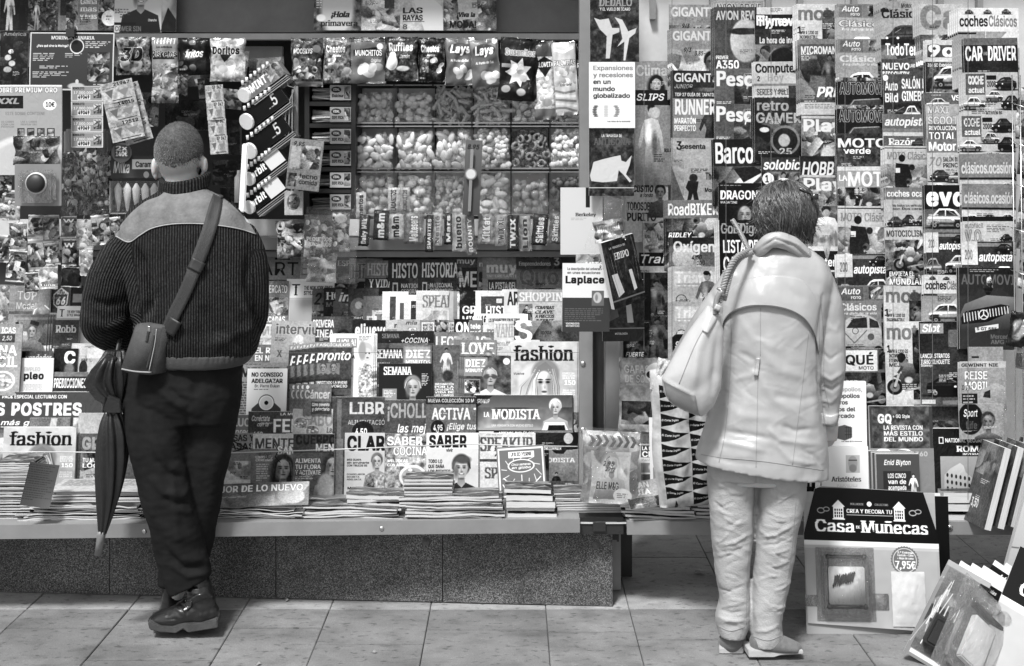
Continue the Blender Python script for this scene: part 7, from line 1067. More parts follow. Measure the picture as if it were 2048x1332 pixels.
def patch(name, grid, bv, off, mt, parent, th=.002, taper=None, smooth=True, D=None):
    """a strip or panel laid on a surface; grid: rows of px points"""
    nr, nc = len(grid), len(grid[0]); F_, B_ = [], []; last = None
    for j, row in enumerate(grid):
        for i, (x, y) in enumerate(row):
            p, nn = hit(bv, x, y)
            if p is None: p = W(x, y, last.y if last is not None else (D or 4)); nn = Vector((0, -1, 0))
            last = p; k = off if taper is None else off*taper(j/(nr-1), i/(nc-1)); d = (Vector((0, 0, CAM_H))-p).normalized(); F_.append(p+d*(k+th)); B_.append(p+d*(k-.012 if taper is None else -.004))
    n = nr*nc; g = lambda i, j, k=0: k*n+j*nc+i; fs = []
    for j in range(nr-1):
        for i in range(nc-1): fs += [(g(i, j), g(i+1, j), g(i+1, j+1), g(i, j+1)), (g(i, j, 1), g(i, j+1, 1), g(i+1, j+1, 1), g(i+1, j, 1))]
    for j in range(nr-1): fs += [(g(0, j), g(0, j+1), g(0, j+1, 1), g(0, j, 1)), (g(nc-1, j), g(nc-1, j, 1), g(nc-1, j+1, 1), g(nc-1, j+1))]
    for i in range(nc-1): fs += [(g(i, 0), g(i, 0, 1), g(i+1, 0, 1), g(i+1, 0)), (g(i, nr-1), g(i+1, nr-1), g(i+1, nr-1, 1), g(i, nr-1, 1))]
    return link(name, mesh(name, F_+B_, fs, smooth), mt, parent)
def ribbon(pts, wd, n=40, na=4):
    """grid of px points along a centre line, wd wide (px)"""
    t = np.arange(len(pts)); q = np.linspace(0, len(pts)-1, n); X = herm(t, [p[0] for p in pts], q) if len(pts) > 2 else np.interp(q, t, [p[0] for p in pts]); Y = herm(t, [p[1] for p in pts], q) if len(pts) > 2 else np.interp(q, t, [p[1] for p in pts]); dx, dy = np.gradient(X), np.gradient(Y); L = np.hypot(dx, dy); wv = np.interp(q, t, wd) if isinstance(wd, (list, tuple)) else np.full(n, wd)
    return [[(X[i]-dy[i]/L[i]*wv[i]*(k/(na-1)-.5), Y[i]+dx[i]/L[i]*wv[i]*(k/(na-1)-.5)) for k in range(na)] for i in range(n)]
def between(a, b, nr=12, nc=40):
    """grid between an upper and a lower px line"""
    def rs(p): d = np.r_[0, np.cumsum([math.hypot(q[0]-r[0], q[1]-r[1]) for q, r in zip(p, p[1:])])]; q = np.linspace(0, d[-1], nc); return herm(d, [z[0] for z in p], q) if len(p) > 2 else np.interp(q, d, [z[0] for z in p]), herm(d, [z[1] for z in p], q) if len(p) > 2 else np.interp(q, d, [z[1] for z in p])
    (ax, ay), (bx, by) = rs(a), rs(b); return [[(ax[i]*(1-t)+bx[i]*t, ay[i]*(1-t)+by[i]*t) for i in range(nc)] for t in np.linspace(0, 1, nr)]
def hand(b, c, d, up, s=1, curl=.6):
    """palm with four bent fingers and a thumb; c wrist, d pointing direction, up: back of the hand"""
    c = Vector(c); d = Vector(d).normalized(); up = Vector(up).normalized(); sd = d.cross(up).normalized()
    pal = [c, c+d*.045*s, c+d*.085*s]
    for k in range(5): o = sd*(k-2)*.014*s; b.tube([p+o for p in pal], [.014*s]*3, 10)
    for k, L in enumerate((.07, .08, .075, .058)):
        p = c+d*.085*s+sd*(k-1.5)*.02*s; q = [p-d*.015]; a = 0
        for j in range(3): a += curl; q.append(q[-1]+(d*math.cos(a)-up*math.sin(a))*L*s/2.6)
        b.tube(q, [.0095*s, .009*s, .0085*s, .007*s], 8)
    q = c+d*.02*s+sd*.03*s; b.tube([q, q+(d+sd*.9-up*.3).normalized()*.035*s, q+(d*1.2+sd*.5-up*.8).normalized()*.065*s], [.012*s, .010*s, .008*s], 8)
SKIN = mat('skin', .48, .5, .1, 200, var=.08, vscale=20); SKIN.node_tree.nodes['Principled BSDF'].inputs['Subsurface Weight'].default_value = .12
def rib_mat(name, v, bump=.9):
    M = mat(name, v, .95, sheen=0); n = M.node_tree; b = n.nodes['Principled BSDF']; b.inputs['Specular IOR Level'].default_value = .15
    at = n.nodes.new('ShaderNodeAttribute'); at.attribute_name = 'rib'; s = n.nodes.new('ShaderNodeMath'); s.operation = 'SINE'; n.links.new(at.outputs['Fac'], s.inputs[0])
    mr = n.nodes.new('ShaderNodeMapRange'); mr.inputs[1].default_value = -1; mr.inputs[2].default_value = .6; mr.inputs[3].default_value = v*.25; mr.inputs[4].default_value = v*1.25; n.links.new(s.outputs[0], mr.inputs[0])  # valleys coloured darker: shade between the ribs put into the wool
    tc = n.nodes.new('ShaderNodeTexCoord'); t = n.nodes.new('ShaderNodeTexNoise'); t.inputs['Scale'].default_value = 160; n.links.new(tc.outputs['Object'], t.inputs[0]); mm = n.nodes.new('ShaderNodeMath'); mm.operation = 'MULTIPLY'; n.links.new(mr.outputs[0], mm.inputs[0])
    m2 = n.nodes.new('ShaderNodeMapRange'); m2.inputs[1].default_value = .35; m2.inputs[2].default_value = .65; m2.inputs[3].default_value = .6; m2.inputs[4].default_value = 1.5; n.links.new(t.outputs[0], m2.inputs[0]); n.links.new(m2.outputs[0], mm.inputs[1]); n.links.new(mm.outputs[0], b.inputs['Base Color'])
    bn = n.nodes.new('ShaderNodeBump'); bn.inputs['Strength'].default_value = bump; bn.inputs['Distance'].default_value = .004; n.links.new(s.outputs[0], bn.inputs['Height']); n.links.new(bn.outputs[0], b.inputs['Normal']); return M
def setattr_rib(me, vals): a = me.attributes.new('rib', 'FLOAT', 'POINT'); a.data.foreach_set('value', np.asarray(vals, np.float32))
# ---- the man
Dm = 3.98
man = empty('person', W(372, 1262, 3.95)); man.location.z = 0; _mo = -man.location
tag(man, 'man seen from behind in dark ribbed sweater with pale suede shoulders and dark trousers', 'person')
b = MB()
b.sph(W(358, 302, Dm), (.078, .095, .1), 26, 18); b.sph(W(360, 335, Dm+.03), (.066, .075, .075), 22, 14); limb(b, [(366, 395, Dm, .06), (362, 345, Dm+.005, .056)])
b.sph(W(358, 325, Dm+.105), (.014, .02, .02)).sph(W(358, 345, Dm+.085), (.03, .02, .012))            # nose and mouth face the display
for s, cx, cy in ((-1, 309, 335), (1, 409, 331)):
    b.sph(W(cx, cy, Dm+.012), (.011, .02, .036 if s < 0 else .031), 16, 12).sph(W(cx-s*3, cy+18, Dm+.012), (.007, .012, .014), 12, 8)
loft(b, [(385, 315, 425, 0, .07), (430, 265, 485, 0, .09), (560, 285, 490, 0, .11), (700, 290, 480, 0, .11), (800, 270, 465, 0, .11)], Dm)
limb(b, [(268, 460, Dm, .045), (224, 555, Dm, .045), (216, 640, Dm+.02, .04), (262, 665, Dm+.15, .035), (300, 655, Dm+.24, .028)]); limb(b, [(480, 460, Dm, .045), (500, 560, Dm, .043), (500, 640, Dm+.03, .04), (480, 690, Dm+.16, .033), (462, 690, Dm+.24, .027)])
hand(b, W(300, 655, Dm+.24), (1, .6, -.2), (0, -.4, 1)); hand(b, W(462, 690, Dm+.24), (-1, .7, .0), (0, -.4, 1))
limb(b, [(310, 800, Dm, .075), (335, 990, Dm-.01, .05), (392, 1170, Dm-.03, .036)]); limb(b, [(425, 800, Dm, .075), (395, 1000, Dm+.02, .05), (350, 1185, Dm+.09, .034)])
o = link('body', skin(b, .006, 3), SKIN, man); o.location = _mo
for i, dx in enumerate((-.03, .03)):
    MB().sph(W(358, 315, Dm+.088)+Vector((dx, 0, 0)), .011, 12, 8).done('eye', SW['pale'], man, True).location = _mo
# cropped hair: a cap and thousands of short hairs
HAIR = mat('short_grey_hair', .075, .8, .5, 300, var=.5, vscale=60); sc_ = W(358, 302, Dm)
cap = MB().sph(sc_, (.0795, .0962, .1012), 130, 100); V = [v for v in cap.v]
def hairline(v, k_=.0): z = (v.z-sc_.z)/.1035+k_; return z > -.30-.3*max(0, -(v.y-sc_.y)/.098)+.15*abs(v.x-sc_.x)/.085-.0+.2*MN.noise(v*260)+.14*MN.noise(v*90)
keep = [f for f in cap.f if all(hairline(V[i]) for i in f)]; hb = MB().add(V, keep)
for k in range(19000):
    th, ph = R.uniform(0, 6.283), math.acos(R.uniform(-.62, 1)); n_ = Vector((math.sin(ph)*math.cos(th), math.sin(ph)*math.sin(th), math.cos(ph))); p = sc_+Vector((n_.x*.079, n_.y*.096, n_.z*.101))
    if not hairline(p, R.uniform(-.05, .28)) or R.random() < max(0, -.12-n_.z)*1.6: continue
    whorl = Vector((n_.z*.3+.1, 0, -.75)).normalized(); d = (n_*.65+whorl*.8+Vector((R.uniform(-.3, .3), R.uniform(-.3, .3), R.uniform(-.3, .3)))).normalized(); L = R.uniform(.004, .008); sd = d.cross(Vector((.3, 1, .2))).normalized()*.0005
    hb.add([p-sd, p+sd, p+d*L], [(0, 1, 2)], 1 if R.random() < .22+.5*max(0, .35-n_.z) else 0)
o = hb.done('hair', [HAIR, mat('silver_hair', .22, .7)], man, False); o.location = _mo
# sweater
b = MB(); TR_ = [(372, 335, 408, 0, .06), (390, 305, 432, 0, .085), (410, 272, 466, 0, .105), (440, 248, 492, 0, .122), (475, 240, 508, 0, .137), (540, 256, 520, 0, .15), (600, 268, 524, 0, .158), (650, 272, 520, 0, .16), (685, 280, 516, 0, .16), (708, 296, 510, 0, .15)]
loft(b, TR_, Dm, 60, 56, 2.4)
AL = [(272, 474, Dm, .056), (246, 508, Dm-.005, .072), (224, 560, Dm-.005, .083), (213, 610, Dm, .083), (212, 652, Dm+.02, .082, .075), (252, 668, Dm+.14, .066), (290, 660, Dm+.22, .045)]; AR = [(486, 474, Dm, .055), (500, 520, Dm, .06), (502, 575, Dm, .061), (500, 630, Dm+.01, .06), (486, 668, Dm+.1, .058), (470, 688, Dm+.2, .042)]
limb(b, AL); limb(b, AR)
sw = skin(b, .0062, 4, .5)
swf = [([(262, 480), (290, 545), (300, 600), (285, 645)], -.020, 9), ([(244, 520), (262, 590), (252, 640)], .007, 10), ([(178, 600), (215, 612), (250, 600)], -.009, 8), ([(175, 640), (215, 655), (262, 635)], .007, 10), ([(195, 668), (240, 662), (275, 640)], -.008, 7),
 ([(500, 500), (494, 570), (512, 640), (505, 690)], -.012, 9), ([(440, 560), (470, 620), (468, 690)], .008, 16), ([(400, 600), (430, 660), (500, 690)], -.008, 14), ([(330, 560), (325, 640), (345, 700)], -.006, 16), ([(420, 690), (470, 672), (512, 640)], .010, 12), ([(380, 520), (392, 600), (385, 680)], .006, 18), ([(480, 600), (500, 650), (480, 705)], .008, 9), ([(435, 400), (420, 450)], -.005, 10)]
folds(sw, [(p_, a_*1.35, w_) for p_, a_, w_ in swf], [(9, .004, (1, 1, .6)), (26, .0012, (1, 1, 1))])
v = getv(sw); px, py = proj(v); dl = np.full(len(v), 1e9); pl_ = np.zeros(len(v))
for A_ in (AL[:-1], AR[:-1]):
    for a, c in zip(A_, A_[1:]):
        d, t = segd(px, py, a[0], a[1], c[0], c[1]); rr_ = (a[3]+(c[3]-a[3])*t)*F/Dm; dd = d/rr_; sgn = ((c[0]-a[0])*(py-a[1])-(c[1]-a[1])*(px-a[0])); k = dd < dl; dl[k] = dd[k]; pl_[k] = (np.sign(sgn)*d)[k]
arm = ((px < 262-(py-480)*-.14) & (py > 468) & (px < 300)) | ((px > 505+0*py) & (py > 500)); rib = np.where(arm, pl_, px)*2*math.pi/5.4
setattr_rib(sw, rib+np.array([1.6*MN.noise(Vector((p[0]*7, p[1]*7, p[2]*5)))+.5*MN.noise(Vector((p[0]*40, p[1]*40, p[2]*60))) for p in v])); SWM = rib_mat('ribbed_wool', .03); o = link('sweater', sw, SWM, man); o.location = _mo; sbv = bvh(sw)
SUEDE = mat('suede', .17, .95, .5, 120, var=.3, vscale=22, sheen=0, spec=.1); STITCH = mat('stitching', .33, .8); SEAMM = mat('seam_thread', .26, .8)
up_ = [(229, 468), (245, 445), (268, 420), (296, 400), (318, 392), (335, 379), (370, 372), (405, 374), (428, 385), (455, 402), (480, 425), (500, 448), (511, 466)]; lo_ = [(231, 472), (257, 484), (280, 470), (305, 456), (345, 448), (395, 447), (440, 451), (480, 458), (512, 468)]
patch('shoulder_yoke', between(up_, lo_, 20, 60), sbv, .001, SUEDE, man, .0025).location = _mo
patch('yoke_seam', ribbon(lo_, 2.2, 60, 3), sbv, .004, STITCH, man, .0008).location = _mo
b = MB(); pts = []
for k in range(29):
    a = k/28*2*math.pi; pts.append(W(369, 372, Dm)+Vector((.076*math.cos(a), .078*math.sin(a)+.005, .012+.010*math.sin(a)-.014*(-math.sin(a))+.008*math.cos(a))))
for k in range(3): b.tube([p+Vector((0, 0, .014*k-.01)) for p in pts], .014-.001*k, 10, cap=False)
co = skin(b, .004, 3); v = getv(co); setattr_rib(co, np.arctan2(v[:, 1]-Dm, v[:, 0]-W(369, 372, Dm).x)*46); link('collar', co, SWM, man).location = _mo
b = MB(); loft(b, [(700, 300, 508, 0, .152), (712, 303, 505, 0, .15), (727, 312, 492, 0, .142)], Dm-.004, 10, 60, 2.4); hm = skin(b, .005, 2); folds(hm, [([(x, 698), (x+R.uniform(-2, 2), 730)], -.003, 2.2) for x in range(318, 500, 11)], [(30, .002, (1, 1, .3))]); link('waistband', hm, mat('dark_suede', .05, .9, .3, 200), man).location = _mo
# trousers
TRM = mat('black_twill', .012, .9, .12, 500, var=.25, vscale=14, spec=.12)
crease(TRM, 6, .35, .012, (1, 1, .6))
b = MB(); loft(b, [(700, 276, 492, 0, .125), (740, 254, 484, 0, .13), (785, 248, 482, 0, .135), (840, 251, 474, 0, .11)], Dm, 24, 44)
loft(b, [(790, 248, 378, -.015, .1), (820, 250, 377, -.03, .098), (870, 256, 374, -.045, .088), (900, 261, 372, -.05, .082), (940, 270, 378, -.052, .076), (1000, 283, 388, -.05, .074), (1050, 300, 399, -.045, .068), (1100, 309, 411, -.035, .066), (1140, 322, 420, -.03, .063, -.2), (1170, 340, 422, -.03, .06, -.5)], Dm, 60, 40)
loft(b, [(790, 340, 482, .005, .1), (820, 340, 477, .01, .095), (870, 338, 469, .015, .085), (900, 336, 463, .015, .08), (950, 338, 451, .02, .072), (1000, 345, 442, .025, .065), (1050, 340, 432, .035, .06), (1100, 328, 424, .05, .056), (1140, 318, 404, .065, .054), (1168, 316, 374, .075, .05)], Dm, 50, 36)
tr = skin(b, .0058, 3)
tf = [([(376, 800), (374, 860), (377, 930), (388, 1000), (400, 1060)], -.006, 4), ([(300, 765), (345, 800), (376, 822)], .009, 7), ([(330, 770), (355, 795), (378, 808)], -.007, 5), ([(262, 850), (275, 930), (300, 1000), (322, 1080)], .006, 9), ([(290, 790), (305, 870), (330, 935), (372, 945)], .008, 8), ([(300, 905), (336, 946), (374, 956)], -.007, 6),
 ([(292, 945), (330, 985), (365, 990), (384, 972)], .008, 7), ([(320, 992), (350, 1008), (385, 1000)], -.006, 5), ([(345, 940), (347, 990), (353, 1050), (360, 1090)], .006, 6), ([(352, 1012), (372, 1026), (392, 1022)], .005, 5), ([(305, 1030), (345, 1075), (402, 1072)], .006, 9), ([(330, 1075), (362, 1118), (410, 1120)], .007, 7), ([(335, 1098), (366, 1136), (418, 1134)], -.008, 5), ([(345, 1130), (376, 1152), (420, 1146)], .007, 5), ([(395, 740), (388, 800)], -.010, 8), ([(470, 760), (440, 830), (415, 880)], .006, 12), ([(440, 880), (425, 960), (415, 1040)], .004, 12), ([(385, 860), (390, 960)], -.004, 8)]
folds(tr, [(p_, a_*.95, w_*1.3) for p_, a_, w_ in tf], [(12, .004, (1, 1, .8)), (32, .0018, (1, 1, 2))]); o = link('trousers', tr, TRM, man); o.location = _mo
# boots
LEATH = mat('polished_black_leather', .012, .3, .5, 40, var=.5, vscale=30, coat=.35, stretch=(1, 1, 2)); SOLE = mat('worn_rubber_sole', .05, .7, .3, 150, var=.3, vscale=25)
def boot(dx, dy, D, name='boot'):
    b = MB(); P = lambda x, y: (x+dx, y+dy, D)
    limb(b, [(306+dx, 1242+dy, D, .018, .035), (322+dx, 1236+dy, D, .026, .042), (350+dx, 1232+dy, D, .035, .049), (380+dx, 1222+dy, D, .046, .047), (405+dx, 1218+dy, D, .052, .044), (418+dx, 1226+dy, D, .038, .034)], 20); limb(b, [(404+dx, 1222+dy, D, .05, .045), (402+dx, 1195+dy, D, .046, .046), (398+dx, 1166+dy, D, .04, .046)], 20); b.sph(W(414+dx, 1236+dy, D), (.036, .034, .024), 16, 10)
    me = skin(b, .0042, 2); folds(me, [([(345, 1200), (375, 1215), (372, 1235)], -.004, 3), ([(330, 1222), (352, 1216), (366, 1230)], .003, 3), ([(372, 1182), (400, 1190), (425, 1180)], .005, 4), ([(374, 1170), (398, 1176), (424, 1168)], -.004, 3), ([(398, 1208), (402, 1238)], .003, 4), ([(325, 1240), (350, 1238), (375, 1245)], -.002, 2)] if dx == 0 else [], [(60, .0015, (1, 1, 1))])
    o = link(name, me, LEATH, man); o.location = _mo; bv = bvh(me)
    so_ = MB().prism([tuple(W(x+dx, y+dy, D-.048)) for x, y in ((295, 1246), (300, 1243), (322, 1252), (345, 1253), (360, 1248), (400, 1246), (434, 1240), (436, 1256), (376, 1266), (366, 1258), (352, 1267), (320, 1265), (299, 1260))], (-.012, .092, 0)).done('sole', SOLE, o, bevel=.003); so_.data.shade_flat()
    return o, bv
bo, bbv = boot(0, 0, 3.95)
patch('strap', ribbon([(372, 1206), (395, 1196), (424, 1188)], 13, 16, 4), bbv, .002, LEATH, bo, .002); patch('strap', ribbon([(366, 1222), (378, 1212), (380, 1202)], 9, 10, 4), bbv, .003, LEATH, bo, .002)
q = W(376, 1207, 3.89); MB().tube([q+Vector((-.008, 0, -.012)), q+Vector((.008, 0, -.012)), q+Vector((.008, 0, .012)), q+Vector((-.008, 0, .012)), q+Vector((-.008, 0, -.012))], .0016, 6).done('buckle', STEEL, bo, True)
b = MB(); limb(b, [(335, 1218, 4.09, .03, .04), (338, 1225, 4.14, .034, .035), (342, 1232, 4.20, .03, .02)], 16); limb(b, [(342, 1215, 4.085, .038), (346, 1180, 4.07, .036)], 16); fb = link('boot', skin(b, .005, 2), LEATH, man); fb.location = _mo; MB().box(W(325, 0, 4.1).x, 4.055, .0, W(352, 0, 4.1).x+.01, 4.24, .022).done('sole', SOLE, fb, bevel=.006)
# satchel and its strap
NYL = mat('grey_nylon', .06, .75, .35, 220, var=.25, vscale=25, spec=.3); WEB = mat('black_webbing', .028, .6, .5, 600, stretch=(1, 1, .2))
sat = empty('shoulder_bag', W(290, 755, 3.83)); _so = -sat.location; tag(sat, 'small dark grey zipped satchel hanging at the hip of the man', 'bag')
Ds = 3.8; bm_ = MB().prism([tuple(W(x, y, Ds)) for x, y in ((269, 650), (274, 646), (318, 652), (325, 657), (307, 744), (300, 751), (246, 745), (239, 738))], (.042, .07, -.004)); o = bm_.done('pouch', NYL, sat, True, bevel=.008); o.location = _so
sb_ = bvh(o.data)
for nm, pts, wd, mt in (('zip', [(309, 668), (303, 700), (293, 738)], 4, WEB), ('seam', [(313, 658), (309, 690), (298, 742)], 1.6, STITCH), ('piping', [(243, 738), (270, 743), (303, 745)], 3, STITCH), ('zip_pull', [(297, 662), (293, 684)], 5, WEB), ('zip_slider', [(298, 652), (298, 664)], 6, STEEL)): 
    p_ = patch(nm, ribbon(pts, wd, 18, 3), sb_, .001, mt, sat, .0012, D=Ds); p_.location = _so
patch('strap', ribbon([(437, 388), (430, 415), (418, 460), (400, 510), (372, 580), (350, 625), (332, 664)], [20, 26, 28, 28, 26, 26, 24], 70, 5), sbv, .006, WEB, sat, .003).location = _so
patch('strap_slider', ribbon([(398, 521), (388, 541)], 30, 8, 5), sbv, .011, BLACK, sat, .004).location = _so; patch('strap_end', ribbon([(352, 640), (336, 668)], 26, 8, 4), sbv, .012, BLACK, sat, .006).location = _so
# umbrella
UMB = mat('black_umbrella_cloth', .012, .42, .3, 120, var=.3, vscale=20, spec=.6); um = empty('umbrella', W(198, 1110, 3.9)); _uo = -um.location; tag(um, 'furled black umbrella hanging point down from the arm of the man', 'umbrella')
b = MB(); loft(b, [(822, 212, 240, 0, .024), (840, 205, 248, 0, .034), (865, 200, 254, 0, .04), (900, 196, 254, 0, .04), (940, 194, 249, 0, .037), (980, 194, 241, 0, .032), (1020, 195, 229, 0, .024), (1068, 197, 212, 0, .012)], 3.9, 70, 120, 2, .13, 8); me = mesh('canopy', b.v, b.f, True); folds(me, [([(222, 830), (205, 900), (200, 1000)], -.006, 5), ([(238, 830), (232, 900), (215, 1010)], .007, 6), ([(245, 870), (236, 960)], -.006, 4), ([(215, 850), (240, 870)], .006, 5)]); link('canopy', me, UMB, um).location = _uo
b = MB(); loft(b, [(700, 214, 246, .02, .02), (718, 204, 248, 0, .035), (745, 184, 249, 0, .045), (765, 176, 247, 0, .04), (785, 192, 244, 0, .03), (800, 210, 242, 0, .022), (812, 213, 240, 0, .02)], 3.9, 50, 140, 2, .2, 9); me = mesh('loose_cloth', b.v, b.f, True); folds(me, [([(170, 768), (205, 790), (215, 815)], .012, 6), ([(180, 740), (215, 745), (225, 800)], -.01, 5)]); link('loose_cloth', me, UMB, um).location = _uo
fl = MB().prism([tuple(W(x, y, 3.87)) for x, y in ((165, 768), (180, 742), (214, 708), (232, 716), (216, 760), (208, 818), (202, 806), (190, 800))], (.004, .012, 0)).prism([tuple(W(x, y, 3.86)) for x, y in ((206, 820), (216, 790), (240, 800), (241, 826), (214, 826))], (.002, .012, 0)); fl.done('cloth_flap', UMB, um, bevel=.002).location = _uo
b = MB(); loft(b, [(796, 212, 242, 0, .026), (828, 213, 241, 0, .026)], 3.9, 8, 30); b.done('tie_band', UMB, um, True).location = _uo
MB().tube([W(204, 1062, 3.9), W(203, 1068, 3.9), W(196, 1110, 3.9)], [.0135, .0145, .012], 16).done('ferrule', mat('dark_wood', .2, .5, var=.3, vscale=40), um, True).location = _uo
MB().tube([W(226, 830, 3.9), W(236, 700, 3.93), W(246, 640, 4.05), W(262, 632, 4.16), W(272, 660, 4.2)], .008, 10).done('handle', BLACK, um, True).location = _uo
# ---- the woman
Dw = 3.8
wo_ = empty('person', W(1515, 1310, 3.8)); wo_.location.z = 0; _wo = -wo_.location
tag(wo_, 'woman seen from behind in shiny pale short coat and pale trousers, bending to the magazines', 'person')
b = MB(); b.sph(W(1572, 425, Dw+.02), (.078, .092, .098), 26, 18); b.sph(W(1580, 460, Dw+.08), (.055, .06, .06), 18, 12); b.sph(W(1582, 455, Dw+.14), (.012, .018, .018)).sph(W(1583, 475, Dw+.13), (.024, .015, .01)); limb(b, [(1556, 530, Dw, .05), (1568, 465, Dw+.03, .048)]); b.sph(W(1518, 450, Dw+.03), (.01, .02, .03)).sph(W(1626, 450, Dw+.03), (.01, .02, .03))
loft(b, [(510, 1500, 1610, 0, .06), (560, 1470, 1650, 0, .08), (700, 1470, 1610, 0, .1), (900, 1430, 1620, 0, .11), (960, 1430, 1615, 0, .1)], Dw)
limb(b, [(1640, 560, Dw, .035), (1664, 650, Dw, .033), (1666, 745, Dw, .03), (1660, 850, Dw+.03, .022)]); limb(b, [(1465, 560, Dw, .035), (1425, 630, Dw+.02, .033), (1395, 690, Dw+.07, .03), (1350, 735, Dw+.16, .022)])
hand(b, W(1660, 846, Dw+.03), (0, .25, -1), (.3, -1, 0), .78, .35); hand(b, W(1348, 737, Dw+.16), (-.5, .3, -.9), (0, -.5, .8), .85, .8)
limb(b, [(1463, 930, Dw, .07), (1465, 1100, Dw, .045), (1465, 1265, Dw+.02, .032)]); limb(b, [(1563, 930, Dw, .07), (1548, 1100, Dw-.01, .045), (1533, 1280, Dw-.01, .032)])
o = link('body', skin(b, .006, 3), SKIN, wo_); o.location = _wo
for dx in (-.027, .027): MB().sph(W(1580, 447, Dw+.128)+Vector((dx, 0, 0)), .011, 12, 8).done('eye', SW['pale'], wo_, True).location = _wo
# layered hair falling from the crown
HW_ = [mat('brown_hair_dark', .022, .38, stretch=(1, 1, 1)), mat('brown_hair_mid', .05, .34), mat('brown_hair_light', .11, .32)]; hb = MB(); hc = W(1570, 424, Dw+.02); hb.sph(hc, (.094, .104, .1), 30, 20, 0)
crown = hc+Vector((-.01, -.035, .098))
for k in range(2600):
    az = R.uniform(0, 2*math.pi); el = R.uniform(-.2, 1.45) if k % 3 else R.uniform(.2, 1.2); q = []; L = R.uniform(.45, .95)
    a0 = az; n0 = Vector((math.cos(a0)*math.cos(el), math.sin(a0)*math.cos(el), math.sin(el)))
    for j in range(8):
        t = j/7; e2 = el-t*L*1.35; a2 = a0+.35*t*math.sin(a0*2+k % 3)+.25*t; r_ = 1+.04*R.random()+.05*MN.noise(Vector((a0*1.6, el*2.2, 3)))+.05*t*R.random(); cz = math.sin(max(e2, -1.1)); p = hc+Vector((math.cos(a2)*math.cos(max(e2, -.75))*.1, math.sin(a2)*math.cos(max(e2, -.75))*.108, cz*.103))*1*r_
        if e2 < -.6: p += Vector((math.cos(a2)*.012, -.004, -.02*(-.6-e2)))
        q.append(p)
    low = min(p.z for p in q)
    lim_ = hc.z-.112-.022*MN.noise(Vector((a0*4, 1, 2)))-R.uniform(0, .012); q = [p for p in q if p.z > lim_]
    if len(q) < 4: continue
    n = len(q); rs_ = [.0006+.0016*math.sin(math.pi*min(1, (j+.8)/n)) for j in range(n)]; rs_[-1] = .0004; hb.tube(q, rs_, 5, R.choice([0, 1, 1, 1, 2, 2]), False)
for k in range(260):
    a_ = R.uniform(0, 6.28); e_ = R.uniform(-.7, 1.2); p = hc+Vector((math.cos(a_)*math.cos(e_)*.1, math.sin(a_)*math.cos(e_)*.108, math.sin(e_)*.103)); t_ = Vector((math.cos(a_)*R.uniform(.1, 1), math.sin(a_)*.4, R.uniform(-1.3, .2))).normalized()
    hb.tube([p, p+t_*.012+Vector((math.cos(a_), 0, 0))*.004, p+t_*.03+Vector((math.cos(a_)*.008, 0, -.008))], [.0009, .0007, .0003], 4, 1, False)
o = hb.done('hair', HW_, wo_, True); o.location = _wo
b = MB(); limb(b, [(1508, 478, Dw-.01, .012), (1515, 495, Dw-.03, .012), (1530, 500, Dw-.05, .008)])
SG = MB().tube([W(1600, 378, Dw-.06), W(1618, 386, Dw-.05), W(1628, 402, Dw-.01)], .004, 8).box(W(1612, 0, Dw).x, Dw-.07, W(0, 398, Dw).z, W(1626, 0, Dw).x, Dw-.055, W(0, 386, Dw).z).done('sunglasses', mat('shiny_black_plastic', .02, .1, coat=1), None, True); SG = center(SG); tag(SG, 'shiny dark sunglasses pushed up into the hair of the woman', 'sunglasses')
# coat
COAT = mat('satin_raincoat', .36, .34, .35, 34, spec=.7, stretch=(1, 1, .8), var=.04, vscale=9); COAT.node_tree.nodes['Principled BSDF'].inputs['Coat Weight'].default_value = .12; COAT.node_tree.nodes['Principled BSDF'].inputs['Coat Roughness'].default_value = .35
crease(COAT, 6.5, .95, .02, (1, 1, .8))
b = MB(); loft(b, [(492, 1520, 1612, 0, .055), (505, 1496, 1630, 0, .07), (525, 1476, 1652, 0, .085), (550, 1460, 1664, 0, .097), (590, 1448, 1662, 0, .112), (640, 1440, 1650, 0, .12), (700, 1438, 1640, 0, .122), (750, 1434, 1639, 0, .125), (800, 1424, 1643, 0, .132), (850, 1412, 1648, 0, .14, .04), (895, 1401, 1655, 0, .148, .09), (920, 1394, 1655, 0, .15, .13), (934, 1391, 1655, 0, .15, .135)], Dw, 90, 60, 2.3)
CR = [(1640, 562, Dw, .048), (1655, 610, Dw, .05), (1661, 670, Dw-.005, .048), (1660, 730, Dw, .049), (1661, 780, Dw+.01, .04), (1660, 820, Dw+.02, .031), (1660, 838, Dw+.02, .029)]; CL = [(1470, 562, Dw, .05), (1437, 610, Dw+.01, .05), (1405, 655, Dw+.04, .048), (1385, 690, Dw+.08, .045), (1360, 722, Dw+.14, .033)]
limb(b, CR); limb(b, CL); ct = skin(b, .0052, 2)
